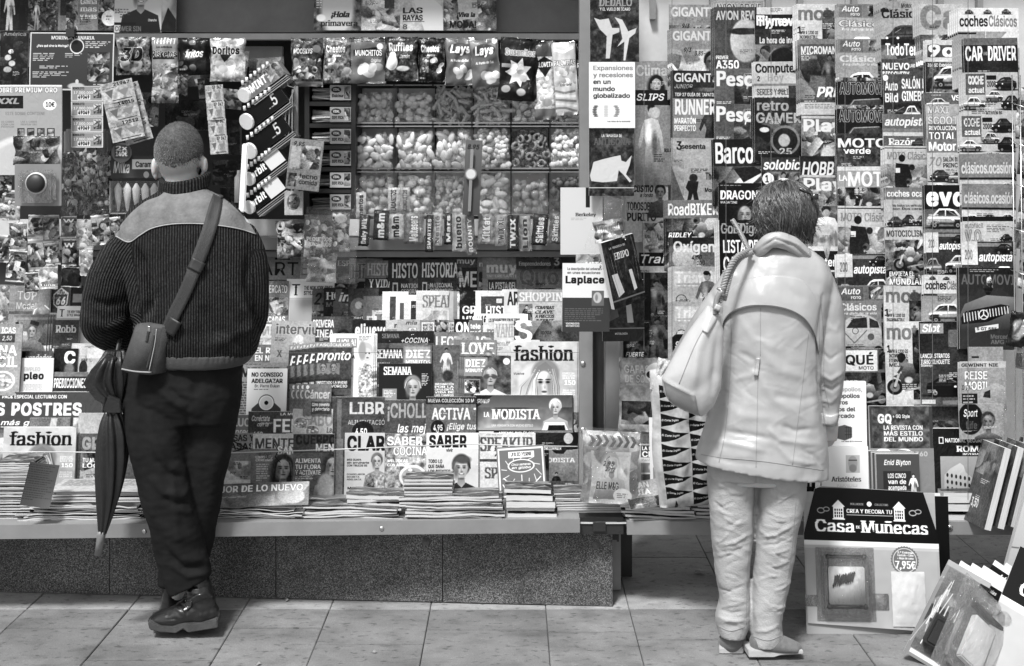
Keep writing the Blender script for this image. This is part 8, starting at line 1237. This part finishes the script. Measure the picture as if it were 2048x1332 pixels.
cf = [([(1646, 590), (1636, 680), (1638, 760), (1650, 830)], -.014, 5), ([(1640, 700), (1660, 720), (1682, 705)], -.006, 5), ([(1640, 745), (1662, 760), (1688, 742)], .007, 6), ([(1642, 770), (1664, 782), (1684, 765)], -.006, 5), ([(1645, 800), (1662, 806), (1678, 790)], .005, 5), ([(1650, 650), (1672, 660), (1682, 640)], .004, 8),
 ([(1455, 560), (1430, 610), (1395, 660)], -.004, 5), ([(1420, 580), (1440, 640)], -.006, 8), ([(1480, 640), (1510, 680), (1560, 700)], .005, 12), ([(1470, 700), (1512, 722), (1512, 750)], -.006, 9), ([(1520, 700), (1560, 740), (1620, 760)], .006, 14), ([(1518, 755), (1548, 800), (1600, 830)], .006, 12), ([(1460, 760), (1500, 752), (1514, 740)], .006, 9), ([(1440, 800), (1480, 830), (1560, 840)], .006, 14), ([(1540, 790), (1600, 800), (1640, 790)], -.005, 10),
 ([(1430, 880), (1480, 890), (1540, 905)], .008, 9), ([(1440, 862), (1490, 868), (1550, 880)], -.008, 8), ([(1530, 850), (1560, 880), (1640, 890)], .009, 9), ([(1560, 850), (1590, 862), (1630, 858)], -.010, 8), ([(1545, 880), (1580, 920), (1640, 930)], .007, 8), ([(1610, 700), (1622, 790), (1640, 880)], .004, 12), ([(1410, 910), (1470, 925), (1530, 930)], -.004, 8), ([(1600, 900), (1630, 912), (1650, 940)], -.006, 6), ([(1560, 560), (1590, 590), (1620, 600)], -.004, 12), ([(1515, 560), (1530, 600)], .003, 14), ([(1520, 620), (1521, 700)], -.0025, 3), ([(1448, 845), (1440, 900), (1425, 930)], .006, 8)]
for i in range(46):
    x_, y_ = R.uniform(1425, 1635), R.uniform(640, 930); an = R.uniform(-.9, .9)+(0 if y_ < 800 else .0); L_ = R.uniform(14, 40); cf.append(([(x_-L_*math.cos(an), y_-L_*math.sin(an)), (x_+R.uniform(-4, 4), y_+R.uniform(-4, 4)), (x_+L_*math.cos(an), y_+L_*math.sin(an))], R.choice([-1, 1])*R.uniform(.001, .0024), R.uniform(1.8, 3.2)))
folds(ct, [(p_, a_*.62, w_*.7) for p_, a_, w_ in cf], [(7, .004, (1, 1, 1.2)), (18, .0025, (1.3, 1, 1)), (38, .0009, (1, 1, 1))]); o = link('coat', ct, COAT, wo_); o.location = _wo; cbv = bvh(ct)
arc = [(1443, 662), (1447, 645), (1458, 630), (1478, 619), (1505, 613), (1545, 614), (1580, 622), (1607, 637), (1625, 660), (1634, 685), (1638, 708)]; tp = [(1447, 600), (1456, 585), (1470, 570), (1490, 560), (1520, 552), (1550, 550), (1580, 553), (1605, 560), (1622, 580), (1634, 605), (1640, 640)]
patch('back_flap', between(tp, arc, 18, 50), cbv, .014, COAT, wo_, .001, taper=lambda j, i: max(0, j)**1.2).location = _wo
patch('flap_hem', ribbon([(x, y-3) for x, y in arc], 1.3, 50, 3), cbv, .0165, SEAMM, wo_, .0004).location = _wo
for pts in ([(1521, 616), (1521, 712)], [(1516, 752), (1514, 850), (1512, 935)], [(1618, 662), (1604, 780), (1585, 930)], [(1640, 585), (1648, 680), (1648, 760), (1658, 815)], [(1460, 600), (1462, 700), (1452, 850), (1438, 925)]): patch('seam', ribbon(pts, 1.1, 40, 3), cbv, .0008, SEAMM, wo_, .0004).location = _wo
patch('hem', ribbon([(1402, 909), (1450, 916), (1520, 922), (1590, 932), (1648, 941)], 1.4, 50, 3), cbv, .0008, SEAMM, wo_, .0004).location = _wo
patch('tab', ribbon([(1516, 716), (1514, 734), (1512, 752)], 8, 12, 4), cbv, .006, COAT, wo_, .004).location = _wo; patch('cuff', between([(1643, 826), (1660, 830), (1678, 826)], [(1646, 850), (1661, 853), (1674, 851)], 6, 14), cbv, .004, COAT, wo_, .003, D=3.8).location = _wo
b = MB()
for k, (dz, rr_) in enumerate(((0, .019), (-14, .014), (12, .015))): limb(b, [(1512-k*3, 510-dz*.4, Dw-.01, rr_*.6), (1522, 496-dz*.6, Dw-.055, rr_), (1545, 480-dz*.55, Dw-.075, rr_*1.05), (1572, 483-dz*.6, Dw-.078, rr_), (1600, 500-dz*.6, Dw-.06, rr_*1.1), (1622, 524-dz*.5, Dw-.02, rr_*.9), (1628, 540, Dw+.03, rr_*.6)])
cl = skin(b, .0045, 3); folds(cl, [([(1515, 500), (1550, 478), (1590, 492), (1620, 520)], -.005, 2.5), ([(1530, 500), (1565, 492), (1612, 528)], -.004, 2.5), ([(1560, 474), (1600, 492), (1628, 525)], .003, 3)], [(30, .002, (1, 1, 1))]); link('collar', cl, COAT, wo_).location = _wo
# pale trousers
CHI = mat('pale_cotton_twill', .36, .9, .5, 190, var=.06, vscale=16, spec=.3)
crease(CHI, 9, .5, .012, (1, 1, 1.5))
b = MB(); loft(b, [(900, 1418, 1612, 0, .11), (950, 1416, 1611, 0, .112)], Dw, 12, 40); loft(b, [(925, 1416, 1512, 0, .095), (1000, 1418, 1509, 0, .088), (1060, 1422, 1506, .0, .08), (1100, 1427, 1501, .0, .076), (1150, 1433, 1497, 0, .07), (1200, 1439, 1499, .0, .066), (1235, 1432, 1499, .0, .064), (1252, 1434, 1495, 0, .062), (1267, 1438, 1490, 0, .06)], Dw+.01, 60, 36); loft(b, [(925, 1518, 1611, 0, .095), (1000, 1516, 1608, 0, .088), (1060, 1513, 1594, 0, .08), (1100, 1512, 1589, 0, .076), (1150, 1507, 1581, 0, .07), (1200, 1503, 1569, 0, .066), (1245, 1502, 1562, 0, .064), (1270, 1502, 1565, 0, .062), (1286, 1503, 1563, 0, .06)], Dw-.015, 60, 36)
tw = skin(b, .005, 1); K = lambda x0, y0, x1, y1, a, w=5, bow=6: ([(x0, y0), ((x0+x1)/2, (y0+y1)/2+bow), (x1, y1)], a, w)
fo = [([(1514, 940), (1512, 1000), (1508, 1080)], -.01, 4)]
for i in range(44):
    lx = i % 2; x0, x1 = ((1424, 1502), (1514, 1592))[lx]; y = 985+(i//2)*12.5+R.uniform(-6, 6); s_ = R.choice([-1, 1]); d = R.uniform(6, 26); f0 = R.uniform(0, .45); xa = x0+(x1-x0)*f0; xb = xa+(x1-x0)*R.uniform(.4, .6); fo.append(K(xa, y, xb, y-s_*d, R.choice([-1, 1])*R.uniform(.003, .006), R.uniform(2.5, 5), R.uniform(-5, 8)))
fo += [K(1440, 1090, 1498, 1068, .007, 5), K(1436, 1104, 1496, 1090, -.006, 4), K(1520, 1075, 1588, 1048, .008, 5), K(1518, 1092, 1586, 1072, -.007, 4), K(1430, 1232, 1494, 1240, .009, 6), K(1436, 1218, 1490, 1222, -.006, 5), K(1506, 1262, 1560, 1250, .006, 5), K(1425, 960, 1500, 990, .005, 8), K(1525, 965, 1600, 1000, -.005, 8), ([(1440, 950), (1450, 1040), (1455, 1120)], .004, 8), ([(1560, 950), (1556, 1050), (1548, 1150)], .004, 8)]
folds(tw, [(p_, a_*.7, w_*.62) for p_, a_, w_ in fo], [(14, .0035, (1, 1, .9)), (36, .0015, (1, 1, 1.6))]); o = link('trousers', tw, CHI, wo_); o.location = _wo; tbv = bvh(tw)
for pts in ([(1592, 1000), (1585, 1090), (1572, 1180), (1556, 1262)], [(1500, 1080), (1494, 1160), (1493, 1250)]): patch('seam', ribbon(pts, 1.0, 40, 3), tbv, .0006, SEAMM, wo_, .0004).location = _wo
for pts in ([(1438, 1254), (1462, 1262), (1490, 1254)], [(1504, 1272), (1535, 1281), (1562, 1272)]): patch('hem', ribbon(pts, 1.6, 24, 3), tbv, .001, SEAMM, wo_, .0004).location = _wo
SHOE = mat('grey_suede_shoe', .12, .9, .3, 260, var=.2, vscale=30, sheen=.2); CREPE = mat('pale_crepe_sole', .42, .7, .3, 120, var=.1, vscale=20)
b = MB(); limb(b, [(1520, 1284, 3.77, .036, .036), (1545, 1285, 3.765, .034, .038), (1575, 1291, 3.76, .024, .036), (1596, 1296, 3.755, .016, .028)], 20); me = skin(b, .0042, 2); folds(me, [([(1562, 1274), (1566, 1298)], -.003, 2.5), ([(1573, 1282), (1580, 1300)], -.002, 2)]); sh = link('shoe', me, SHOE, wo_); sh.location = _wo; sv = bvh(me)
MB().prism([tuple(W(x, y, 3.735)) for x, y in ((1497, 1300), (1530, 1302), (1570, 1304), (1606, 1300), (1607, 1308), (1560, 1311), (1548, 1315), (1498, 1315))], (-.006, .075, 0)).done('sole', CREPE, sh, bevel=.002)
b = MB(); limb(b, [(1462, 1280, 3.81, .041, .038), (1463, 1282, 3.86, .041, .038), (1466, 1284, 3.93, .03, .026), (1469, 1284, 3.98, .02, .016)], 20); me = skin(b, .0045, 2); sh = link('shoe', me, SHOE, wo_); sh.location = _wo; MB().prism([(W(1438, 0, 3.79).x, 3.785, .002), (W(1486, 0, 3.79).x, 3.785, .002), (W(1492, 0, 3.9).x, 3.9, .002), (W(1484, 0, 4).x, 4.0, .002), (W(1458, 0, 4).x, 4.0, .002), (W(1438, 0, 3.9).x, 3.9, .002)], (0, 0, .02)).done('sole', CREPE, sh, bevel=.003)
# shoulder bag of the woman
def puff(b, outline, D, thick, rings=14, ex=.55, mi=0, dy=0):
    P = [W(x, y, D) for x, y in outline]; n = len(P); c = sum(P, Vector())/n; vs = []; fs = []
    for side in (-1, 1):
        for j in range(rings+1):
            r = math.sin(math.pi/2*j/rings)
            for p in P: q = c+(p-c)*r; vs.append(Vector((q.x, q.y+side*thick*max(0, 1-r*r)**ex+dy, q.z)))
    k = n*(rings+1)
    for s in (0, 1):
        for j in range(rings):
            for i in range(n): a = s*k+j*n+i; a2 = s*k+j*n+(i+1) % n; fs.append((a, a2, a2+n, a+n) if s else (a, a+n, a2+n, a2))
    b.add(vs, fs, mi); return b
def densify(pts, n=64):
    p = pts+[pts[0]]; d = np.r_[0, np.cumsum([math.hypot(a[0]-c[0], a[1]-c[1]) for a, c in zip(p, p[1:])])]; q = np.linspace(0, d[-1], n+1)[:-1]; return list(zip(np.interp(q, d, [z[0] for z in p]), np.interp(q, d, [z[1] for z in p])))
PL = mat('pale_leather', .46, .4, .12, 180, var=.05, vscale=20); PL2 = mat('darker_pale_leather', .24, .42, .12, 180)
hb_ = empty('handbag', W(1390, 832, 3.64)); _ho = -hb_.location; tag(hb_, 'large pale leather handbag with braided handles on the shoulder of the woman', 'handbag')
out = densify([(1416, 608), (1440, 628), (1447, 660), (1446, 720), (1442, 775), (1428, 812), (1404, 834), (1372, 824), (1342, 808), (1328, 788), (1323, 757), (1345, 715), (1372, 668)], 72); b = MB(); puff(b, out, 3.64, .055, 16, .5); me = skin(b, .006, 4, .5); folds(me, [([(1420, 640), (1395, 700), (1384, 790)], .010, 10), ([(1437, 660), (1430, 740), (1424, 800)], -.006, 8), ([(1386, 790), (1392, 830)], .008, 4), ([(1323, 757), (1355, 775), (1386, 789)], .004, 3), ([(1386, 789), (1420, 760), (1442, 735)], -.003, 12)]); o = link('body', me, PL, hb_); o.location = _ho; hbv = bvh(me)
patch('base_panel', between([(1326, 760), (1355, 775), (1385, 789), (1391, 791)], [(1334, 797), (1350, 811), (1380, 826), (1398, 830)], 12, 24), hbv, .0015, PL2, hb_, .001).location = _ho
for pts in ([(1418, 640), (1390, 690), (1358, 768)], [(1387, 790), (1390, 812), (1400, 832)]): patch('seam', ribbon(pts, 1.4, 30, 3), hbv, .001, SEAMM, hb_, .0005).location = _ho
patch('handle_tab', ribbon([(1438, 610), (1424, 640), (1410, 664)], [12, 15, 13], 20, 4), hbv, .006, PL, hb_, .002, D=3.6).location = _ho
def braid(pts, r, name='braided_handle'):
    P = np.array([tuple(p) for p in pts]); t = np.arange(len(P)); q = np.linspace(0, len(P)-1, 90); C = [Vector([herm(t, P[:, k], [z])[0] for k in range(3)]) for z in q]; b = MB()
    for s in range(3):
        pp = []
        for i, c in enumerate(C):
            d = (C[min(i+1, 89)]-C[max(i-1, 0)]).normalized(); a = d.cross(Vector((0, 1, 0))).normalized(); e = d.cross(a); ph = i*.62+s*2.0944; pp.append(c+a*math.cos(ph)*r*.8+e*math.sin(ph)*r*.55)
        b.tube(pp, r*.62, 7)
    o = b.done(name, PL2, hb_, True); o.location = _ho
braid([W(1438, 604, 3.62), W(1446, 575, 3.63), W(1455, 545, 3.64), W(1470, 518, 3.66), W(1492, 505, 3.71), W(1505, 502, 3.8)], .0075); braid([W(1448, 600, 3.63), W(1455, 572, 3.64), W(1465, 540, 3.66), W(1482, 516, 3.69), W(1505, 505, 3.73)], .0065); braid([W(1500, 505, 3.84), W(1488, 480, 3.9), W(1476, 458, 3.93), W(1465, 440, 3.95)], .0065); braid([W(1430, 628, 3.61), W(1433, 600, 3.61), W(1440, 585, 3.61)], .006)
MB().tube([W(1438, 583, 3.62), W(1448, 584, 3.62)], .0115, 14).tube([W(1434, 577, 3.612), W(1452, 580, 3.612), W(1450, 590, 3.612), W(1434, 588, 3.612)], .004, 8).done('buckle', STEEL, hb_, True).location = _ho
# shopping bag with pennants
a = A(130, 285, .66).n(amp=.06)
for k in range(8):
    y = .1+k*.105; a.p([(.14, y), (.14, y+.094), (.62, y+.047)], .04); a.t('El Corte Inglés', .15, y+.039, .3, .013, .85, 'i'); a.p([(.64, y+.052), (.64, y+.146), (1.1, y+.1)], .04); a.t('El Corte Inglés', .65, y+.092, .3, .013, .85, 'i')
a.p([(.3, .93), (.34, .97), (.34, 1), (.28, 1)], .05)
sbg = pillow(1318, 735, 108, 278, 3.98, a, 'pale plastic shopping bag with rows of dark pennants beside the pale trousers', 'shopping bag', 'shopping_bag', .08, -4, .008, False, nx=20, ny=34, pinch=-.12)
pillow(1298, 716, 26, 66, 3.97, A(40, 120, .68).n(amp=.1), 'white twisted handle end of the shopping bag above its pennants', 'bag handle', 'bag_handle', .02, 16, .004, False, pinch=.3)
# ================================================================== foreground at the lower right
CARD = mat('card_board', .6, .6, var=.08)
def board(x, y, w, h, D, art, lab, name='card_pack', cat='card pack', tilt=8, roll=0, yaw=0, th=.006, film=False, bend=0, **k): return mag(x, y, w, h, D, art, lab, cat, name, tilt=tilt, roll=roll, yaw=yaw, th=th, film=film, bend=bend, **k)
def casa(w, h):
    a = A(w, h, .62).f(0, 0, 1, .375, .07).f(0, .375, 1, .41, .85).f(0, .41, 1, .43, .7); a.f(.02, .43, .98, .98, .64); a.n(0, .4, 1, 1, .04, .4)
    for x in (.22, .67):
        a.p([(x, .13), (x+.05, .08), (x+.1, .13)], .88).f(x+.012, .13, x+.088, .215, .88)
        for i in range(4):
            for j in range(3): a.f(x+.02+i*.016, .145+j*.022, x+.03+i*.016, .161+j*.022, .1)
        a.f(x+.005, .215, x+.095, .222, .88)
    for x, s in ((.12, 1), (.8, 1)): a.e(x+.02, .16, .03, .022, .6, .05).e(x+.02, .16, .022, .014, .07, .05).e(x+.06, .15, .025, .018, .6, .05).e(x+.06, .15, .018, .011, .07, .05)
    a.t('DOLLHOUSE', .36, .1, .1, .014, .6, 's').e(.5, .105, .018, .018, .85, .05).t('COLLECTORS', .54, .1, .1, .014, .6, 's').t('CREA Y DECORA TU', .33, .145, .34, .028, .9, 's').f(.33, .185, .67, .188, .7).t('Casa', .09, .225, .3, .085, .93, 's').t('DE', .395, .262, .035, .02, .9, 's').t('Muñecas', .43, .225, .5, .085, .93, 's')
    e = [(.745+.1*(1.05 if i % 2 else .98)*math.cos(i*math.pi/30), .5+.1*w/h*(1.05 if i % 2 else .98)*math.sin(i*math.pi/30)) for i in range(60)]; a.p(e, .42).e(.745, .5, .088, -.088, .8, .02).e(.745, .5, .083, -.083, .42, .02).tt('3.ª Entrega/Fascículo + Cama/+ Ropa de cama', .69, .435, .12, .014, .9, 1.5, 's').t('7,95€', .67, .505, .155, .052, .95, 's')
    return a
# doll house card: upper part tapered like a roof
Dc = 3.96; ch = empty('doll_house_pack', W(1748, 1271, Dc)); tag(ch, 'large doll house card pack with dark roof and blistered toy bed, standing on the pavement', 'card pack')
art = casa(270, 272); pg, u0, v0, u1, v1 = put(art); pts = [(1618, 1258), (1616, 1085), (1641, 998), (1655, 993), (1858, 1003), (1884, 1090), (1883, 1273)]; t8 = math.radians(9); c0 = W(1750, 1273, 3.94)
V = []; U = []
for (x, y) in pts: V.append(Vector((m(x-1750, Dc), 0, m(1273-y, Dc)))); U.append((u0+(u1-u0)*(x-1614)/270, v1+(v0-v1)*(1268-y+ (x-1614)*.02)/272))
n = len(V); Vb = [v+Vector((0, .006, 0)) for v in V]; me = mesh('printed_card', V+Vb, [tuple(range(n)), tuple(range(2*n-1, n-1, -1))]+[(i, i+n, (i+1) % n+n, (i+1) % n) for i in range(n)], False, [0, 1]+[1]*n, U+U); me.materials.append(PAGES[pg][2][0]); me.materials.append(CARD)
pc = link('printed_card', me, [], ch); ch.location = c0; ch.location.z = .012; ch.rotation_euler = (-t8, 0, math.radians(-2))
L_ = lambda x, y, d=0: Vector((m(x-1750, Dc), -d, m(1273-y, Dc)))
def lbox(x0, y0, x1, y1, d0, d1, nm, mt, par, bev=.003): a_, b_ = L_(x0, y1), L_(x1, y0); return MB().box(a_.x, -d1, a_.z, b_.x, -d0, b_.z).done(nm, mt, par, True, bevel=bev)
BL = film_mat('blister_plastic', .5, .05)
lbox(1645, 1120, 1746, 1246, .0005, .026, 'blister', BL, ch, .012); lbox(1637, 1112, 1754, 1254, .0004, .0022, 'blister_rim', BL, ch, .001)
bed = lbox(1660, 1148, 1732, 1220, .004, .018, 'toy_bed', mat('white_mattress', .72, .6), ch, .003)
for y0, y1 in ((1124, 1134), (1220, 1230)): MB().tube([L_(1660, y0+5, .014), L_(1732, y0+5, .014)], .006, 8).sph(L_(1660, y0+5, .014), .009).sph(L_(1732, y0+5, .014), .009).done('bed_rail', BLACK, ch, True)
for x in (1660, 1731): MB().tube([L_(x, 1130, .012), L_(x, 1226, .012)], .003, 6).done('bed_post', BLACK, ch, True)
sc = MB(); P_ = []
for i in range(21): P_.append(L_(1665+i*2.1+(0 if i % 2 else 9), (1186 if i % 2 else 1166)-i*.5+R.uniform(-2, 2), .0205))
sc.tube(P_[:20], .0046, 6); sc.done('black_scribble', mat('black_ink', .01, .4), ch)
fb = MB(); 
pb = MB(); nx, ny = 12, 16
for side in (0,):
    vs = [L_(1786+66*i/nx, 1262-105*j/ny, .004+.012*math.sin(math.pi*i/nx)*math.sin(math.pi*j/ny)+.005*MN.noise(Vector((i*.7, j*.7, 1)))) for j in range(ny+1) for i in range(nx+1)]; pb.add(vs, [(j*(nx+1)+i, j*(nx+1)+i+1, (j+1)*(nx+1)+i+1, (j+1)*(nx+1)+i) for j in range(ny) for i in range(nx)])
pb.done('folded_sheet', mat('white_wrapped_cloth', .55, .2, .8, 50, coat=.6, stretch=(1, 1, .5)), ch, True)
lbox(1748, 1200, 1780, 1232, .0006, .002, 'tape', FILM2, ch, .0005); lbox(1614, 1204, 1640, 1226, .0006, .002, 'tape', FILM2, ch, .0005)
board(1604, 985, 262, 280, 4.02, A(262, 280, .6).f(0, 0, 1, .07, .62).t('DISFRUTA CON', .2, .03, .3, .03, .3, 's'), 'pale card standing directly behind the doll house card', roll=.6)
board(1646, 990, 244, 284, 4.045, A(244, 284, .03), 'black edged card at the rear of the doll house cards', roll=1.2); board(1690, 986, 190, 60, 4.08, A(190, 60, .72).t('AD', .1, .1, .3, .2, .4, 's').e(.6, .15, .1, .1, .3), 'pale magazine peeping out behind the black edged card', tilt=25)
# tall box with round spectacle print
a = A(170, 330, .7); a.p([(0, .0), (1, 0), (1, 1), (0, 1)], .72, .6).e(.5, .2, .2, .14, .08, .05, .3).e(.42, .52, .3, .2, .05, .05, .2).e(.95, .3, .3, .2, .1, .05).l([(.5, .3), (.55, .4)], .04, .85).l([(.0, .75), (.4, .7), (.9, .8)], .02, .4).l([(.4, .7), (.3, 1)], .02, .4).e(.9, .6, .25, .12, .55, .1, .4)
bx = board(1985, 890, 150, 290, 3.98, a, 'tall glossy box with two black oval shapes leaning at the picture edge', 'leaning_box', 'box', tilt=10, roll=16, yaw=-14, th=.05, film=False)
# leaning magazines on the pavement
for k, lb in enumerate(['first leaning puzzle magazine behind the wrapped toy magazine']+[n_+' leaning magazine of the fan on the pavement, counted from the wrapped toy magazine' for n_ in ('second', 'third', 'fourth', 'fifth', 'sixth', 'seventh', 'eighth', 'ninth', 'tenth')]):
    a = A(110, 190, .1 if k % 3 < 2 else .5).busy(0, .3, 1, 1, .03, .7, .12).f(0, 0, 1, .05, .85).t('Secreto de las Islas' if k == 0 else 'Historia', .2, .08, .6, .035, .9, 'i').small(.2, .15, .5, 2, .9, .02); a.e(.78, .24, .14, .07, .5, .1).t('3,33', .67, .215, .22, .05, .95)
    board(1808+k*19, 1117-k*1.5+(k % 3)*5, 104, 200, 3.835+.018*k, a, lb, 'magazine', 'magazine', tilt=14, roll=23+k*.9, yaw=-34, th=.0055, bend=.008, film=k % 2 == 0, copies=0)
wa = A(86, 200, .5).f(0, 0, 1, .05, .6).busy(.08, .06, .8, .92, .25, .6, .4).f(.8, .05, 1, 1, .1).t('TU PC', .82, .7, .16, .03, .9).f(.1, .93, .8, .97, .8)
for i in range(16): x_ = R.uniform(.1, .7); y_ = R.uniform(.05, .6); wa.l([(x_, y_), (x_+R.uniform(-.15, .1), y_+R.uniform(.15, .35))], R.uniform(.008, .03), R.uniform(.65, .95))  # pale diagonal streaks: glare of the wrap drawn into the print
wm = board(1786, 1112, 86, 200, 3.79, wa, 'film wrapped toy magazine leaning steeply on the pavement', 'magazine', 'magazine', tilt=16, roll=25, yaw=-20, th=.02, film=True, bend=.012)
tb = MB().box(-.03, -.03, 0, .03, .01, .1).box(-.024, -.036, .01, .024, -.03, .09).done('toy_box', BLACK, bevel=.004); tb.location = W(1862, 1290, 3.70); tb.rotation_euler = (math.radians(-10), math.radians(26), math.radians(-20)); tag(tb, 'small dark toy in the clear wrap of the leaning magazine', 'toy')
c2 = board(1862, 1120, 280, 300, 3.62, casa(280, 290), 'second doll house card lying back at the corner of the picture', tilt=36, roll=33, yaw=0)
bb = empty('blister_tray', W(1918, 1322, 3.40)); bb.location.z = .10; bb.rotation_euler = (math.radians(-36), math.radians(44), math.radians(0)); tag(bb, 'large clear blister with white toy sheet lying before the second doll house card', 'blister pack')
MB().box(-.085, -.035, 0, .085, 0, .27).done('blister', BL, bb, True, bevel=.014); MB().box(-.105, 0, -.02, .105, .004, .3).done('blister_rim', BL, bb, False, bevel=.002); MB().box(-.042, -.03, .04, .042, -.006, .19).done('white_sheet', mat('white_toy_sheet', .5, .6), bb, bevel=.004); MB().sph((-.05, -.03, .245), (.028, .018, .024)).sph((.0, -.03, .25), (.028, .018, .024)).sph((.05, -.03, .245), (.028, .018, .024)).done('dome', BL, bb, True)
MB().box(-.06, -.034, .205, .06, -.012, .22).done('bed_rail', BLACK, bb, bevel=.002)
# wire stand at the edge
ws = empty('wire_stand', W(2046, 1050, 4.2)); tag(ws, 'tall wire stand stuffed with papers at the picture edge', 'wire stand'); _x = -ws.location
for px in (2024, 2040, 2062): MB().tube([W(px, 150, 4.14), W(px+6, 700, 4.1), W(px+8, 1050, 4.1)], .002, 6).done('wire', STEEL, ws, True).location = _x
for py in (205, 283, 365, 455, 540): MB().tube([W(2022, py, 4.14), W(2050, py+10, 4.08), W(2075, py+2, 4.14)], .002, 6).done('wire', STEEL, ws, True).location = _x
for k, (y, w) in enumerate(((175, 30), (250, 26), (320, 28), (400, 30), (480, 26), (590, 34), (640, 40))): board(2026+k % 3*4, y, 60, 100, 4.17-.008*k, fin(A(60, 100, .5).busy(0, 0, 1, 1, .2, .8)), ('topmost', 'second', 'third', 'fourth', 'fifth', 'sixth', 'lowest')[k]+' folded paper in the wire stand at the edge', 'folded_paper', 'paper', tilt=4, yaw=-50, roll=3, th=.008, bend=.006, copies=0)
pillow(2012, 624, 44, 70, 4.1, fin(A(60, 78, .12).e(.4, .5, .3, .3, .6, .3).t('DARK', .55, .2, .4, .2, .9)), 'dark bagged item hanging on the wire stand', 'bagged item', 'bagged_item', .02, 8)
clearbag(1996, 700, 44, 200, 4.1, 4, 'long crinkled clear bag below the wire stand', FILM2)
# litter
for i, (x, y, s) in enumerate(((905/1.575, 1203, .011), (1180/1.575, 1306, .009), (1400, 1147, .028), (815/1.575, 1330, .009))):
    D = 1.62*F/(y-HY); b = MB(); c = W(x, y, D)
    vs = [c+Vector((s*math.cos(k)*R.uniform(.5, 1.2), s*math.sin(k)*R.uniform(.4, 1), R.uniform(.001, .01))) for k in (0, .8, 1.6, 2.4, 3.2, 4, 4.8, 5.6)]+[c+Vector((0, 0, .012))]; b.add(vs, [(k, (k+1) % 8, 8) for k in range(8)]); o = center(b.done('paper_scrap', SW['deep'])); tag(o, ('crumpled scrap of paper against the granite base', 'torn scrap of paper on the pavement before the bench', 'crumpled tissue on the pavement beyond the pale trousers', 'scrap of paper at the lowest edge of the pavement')[i], 'litter')
flush_pages()
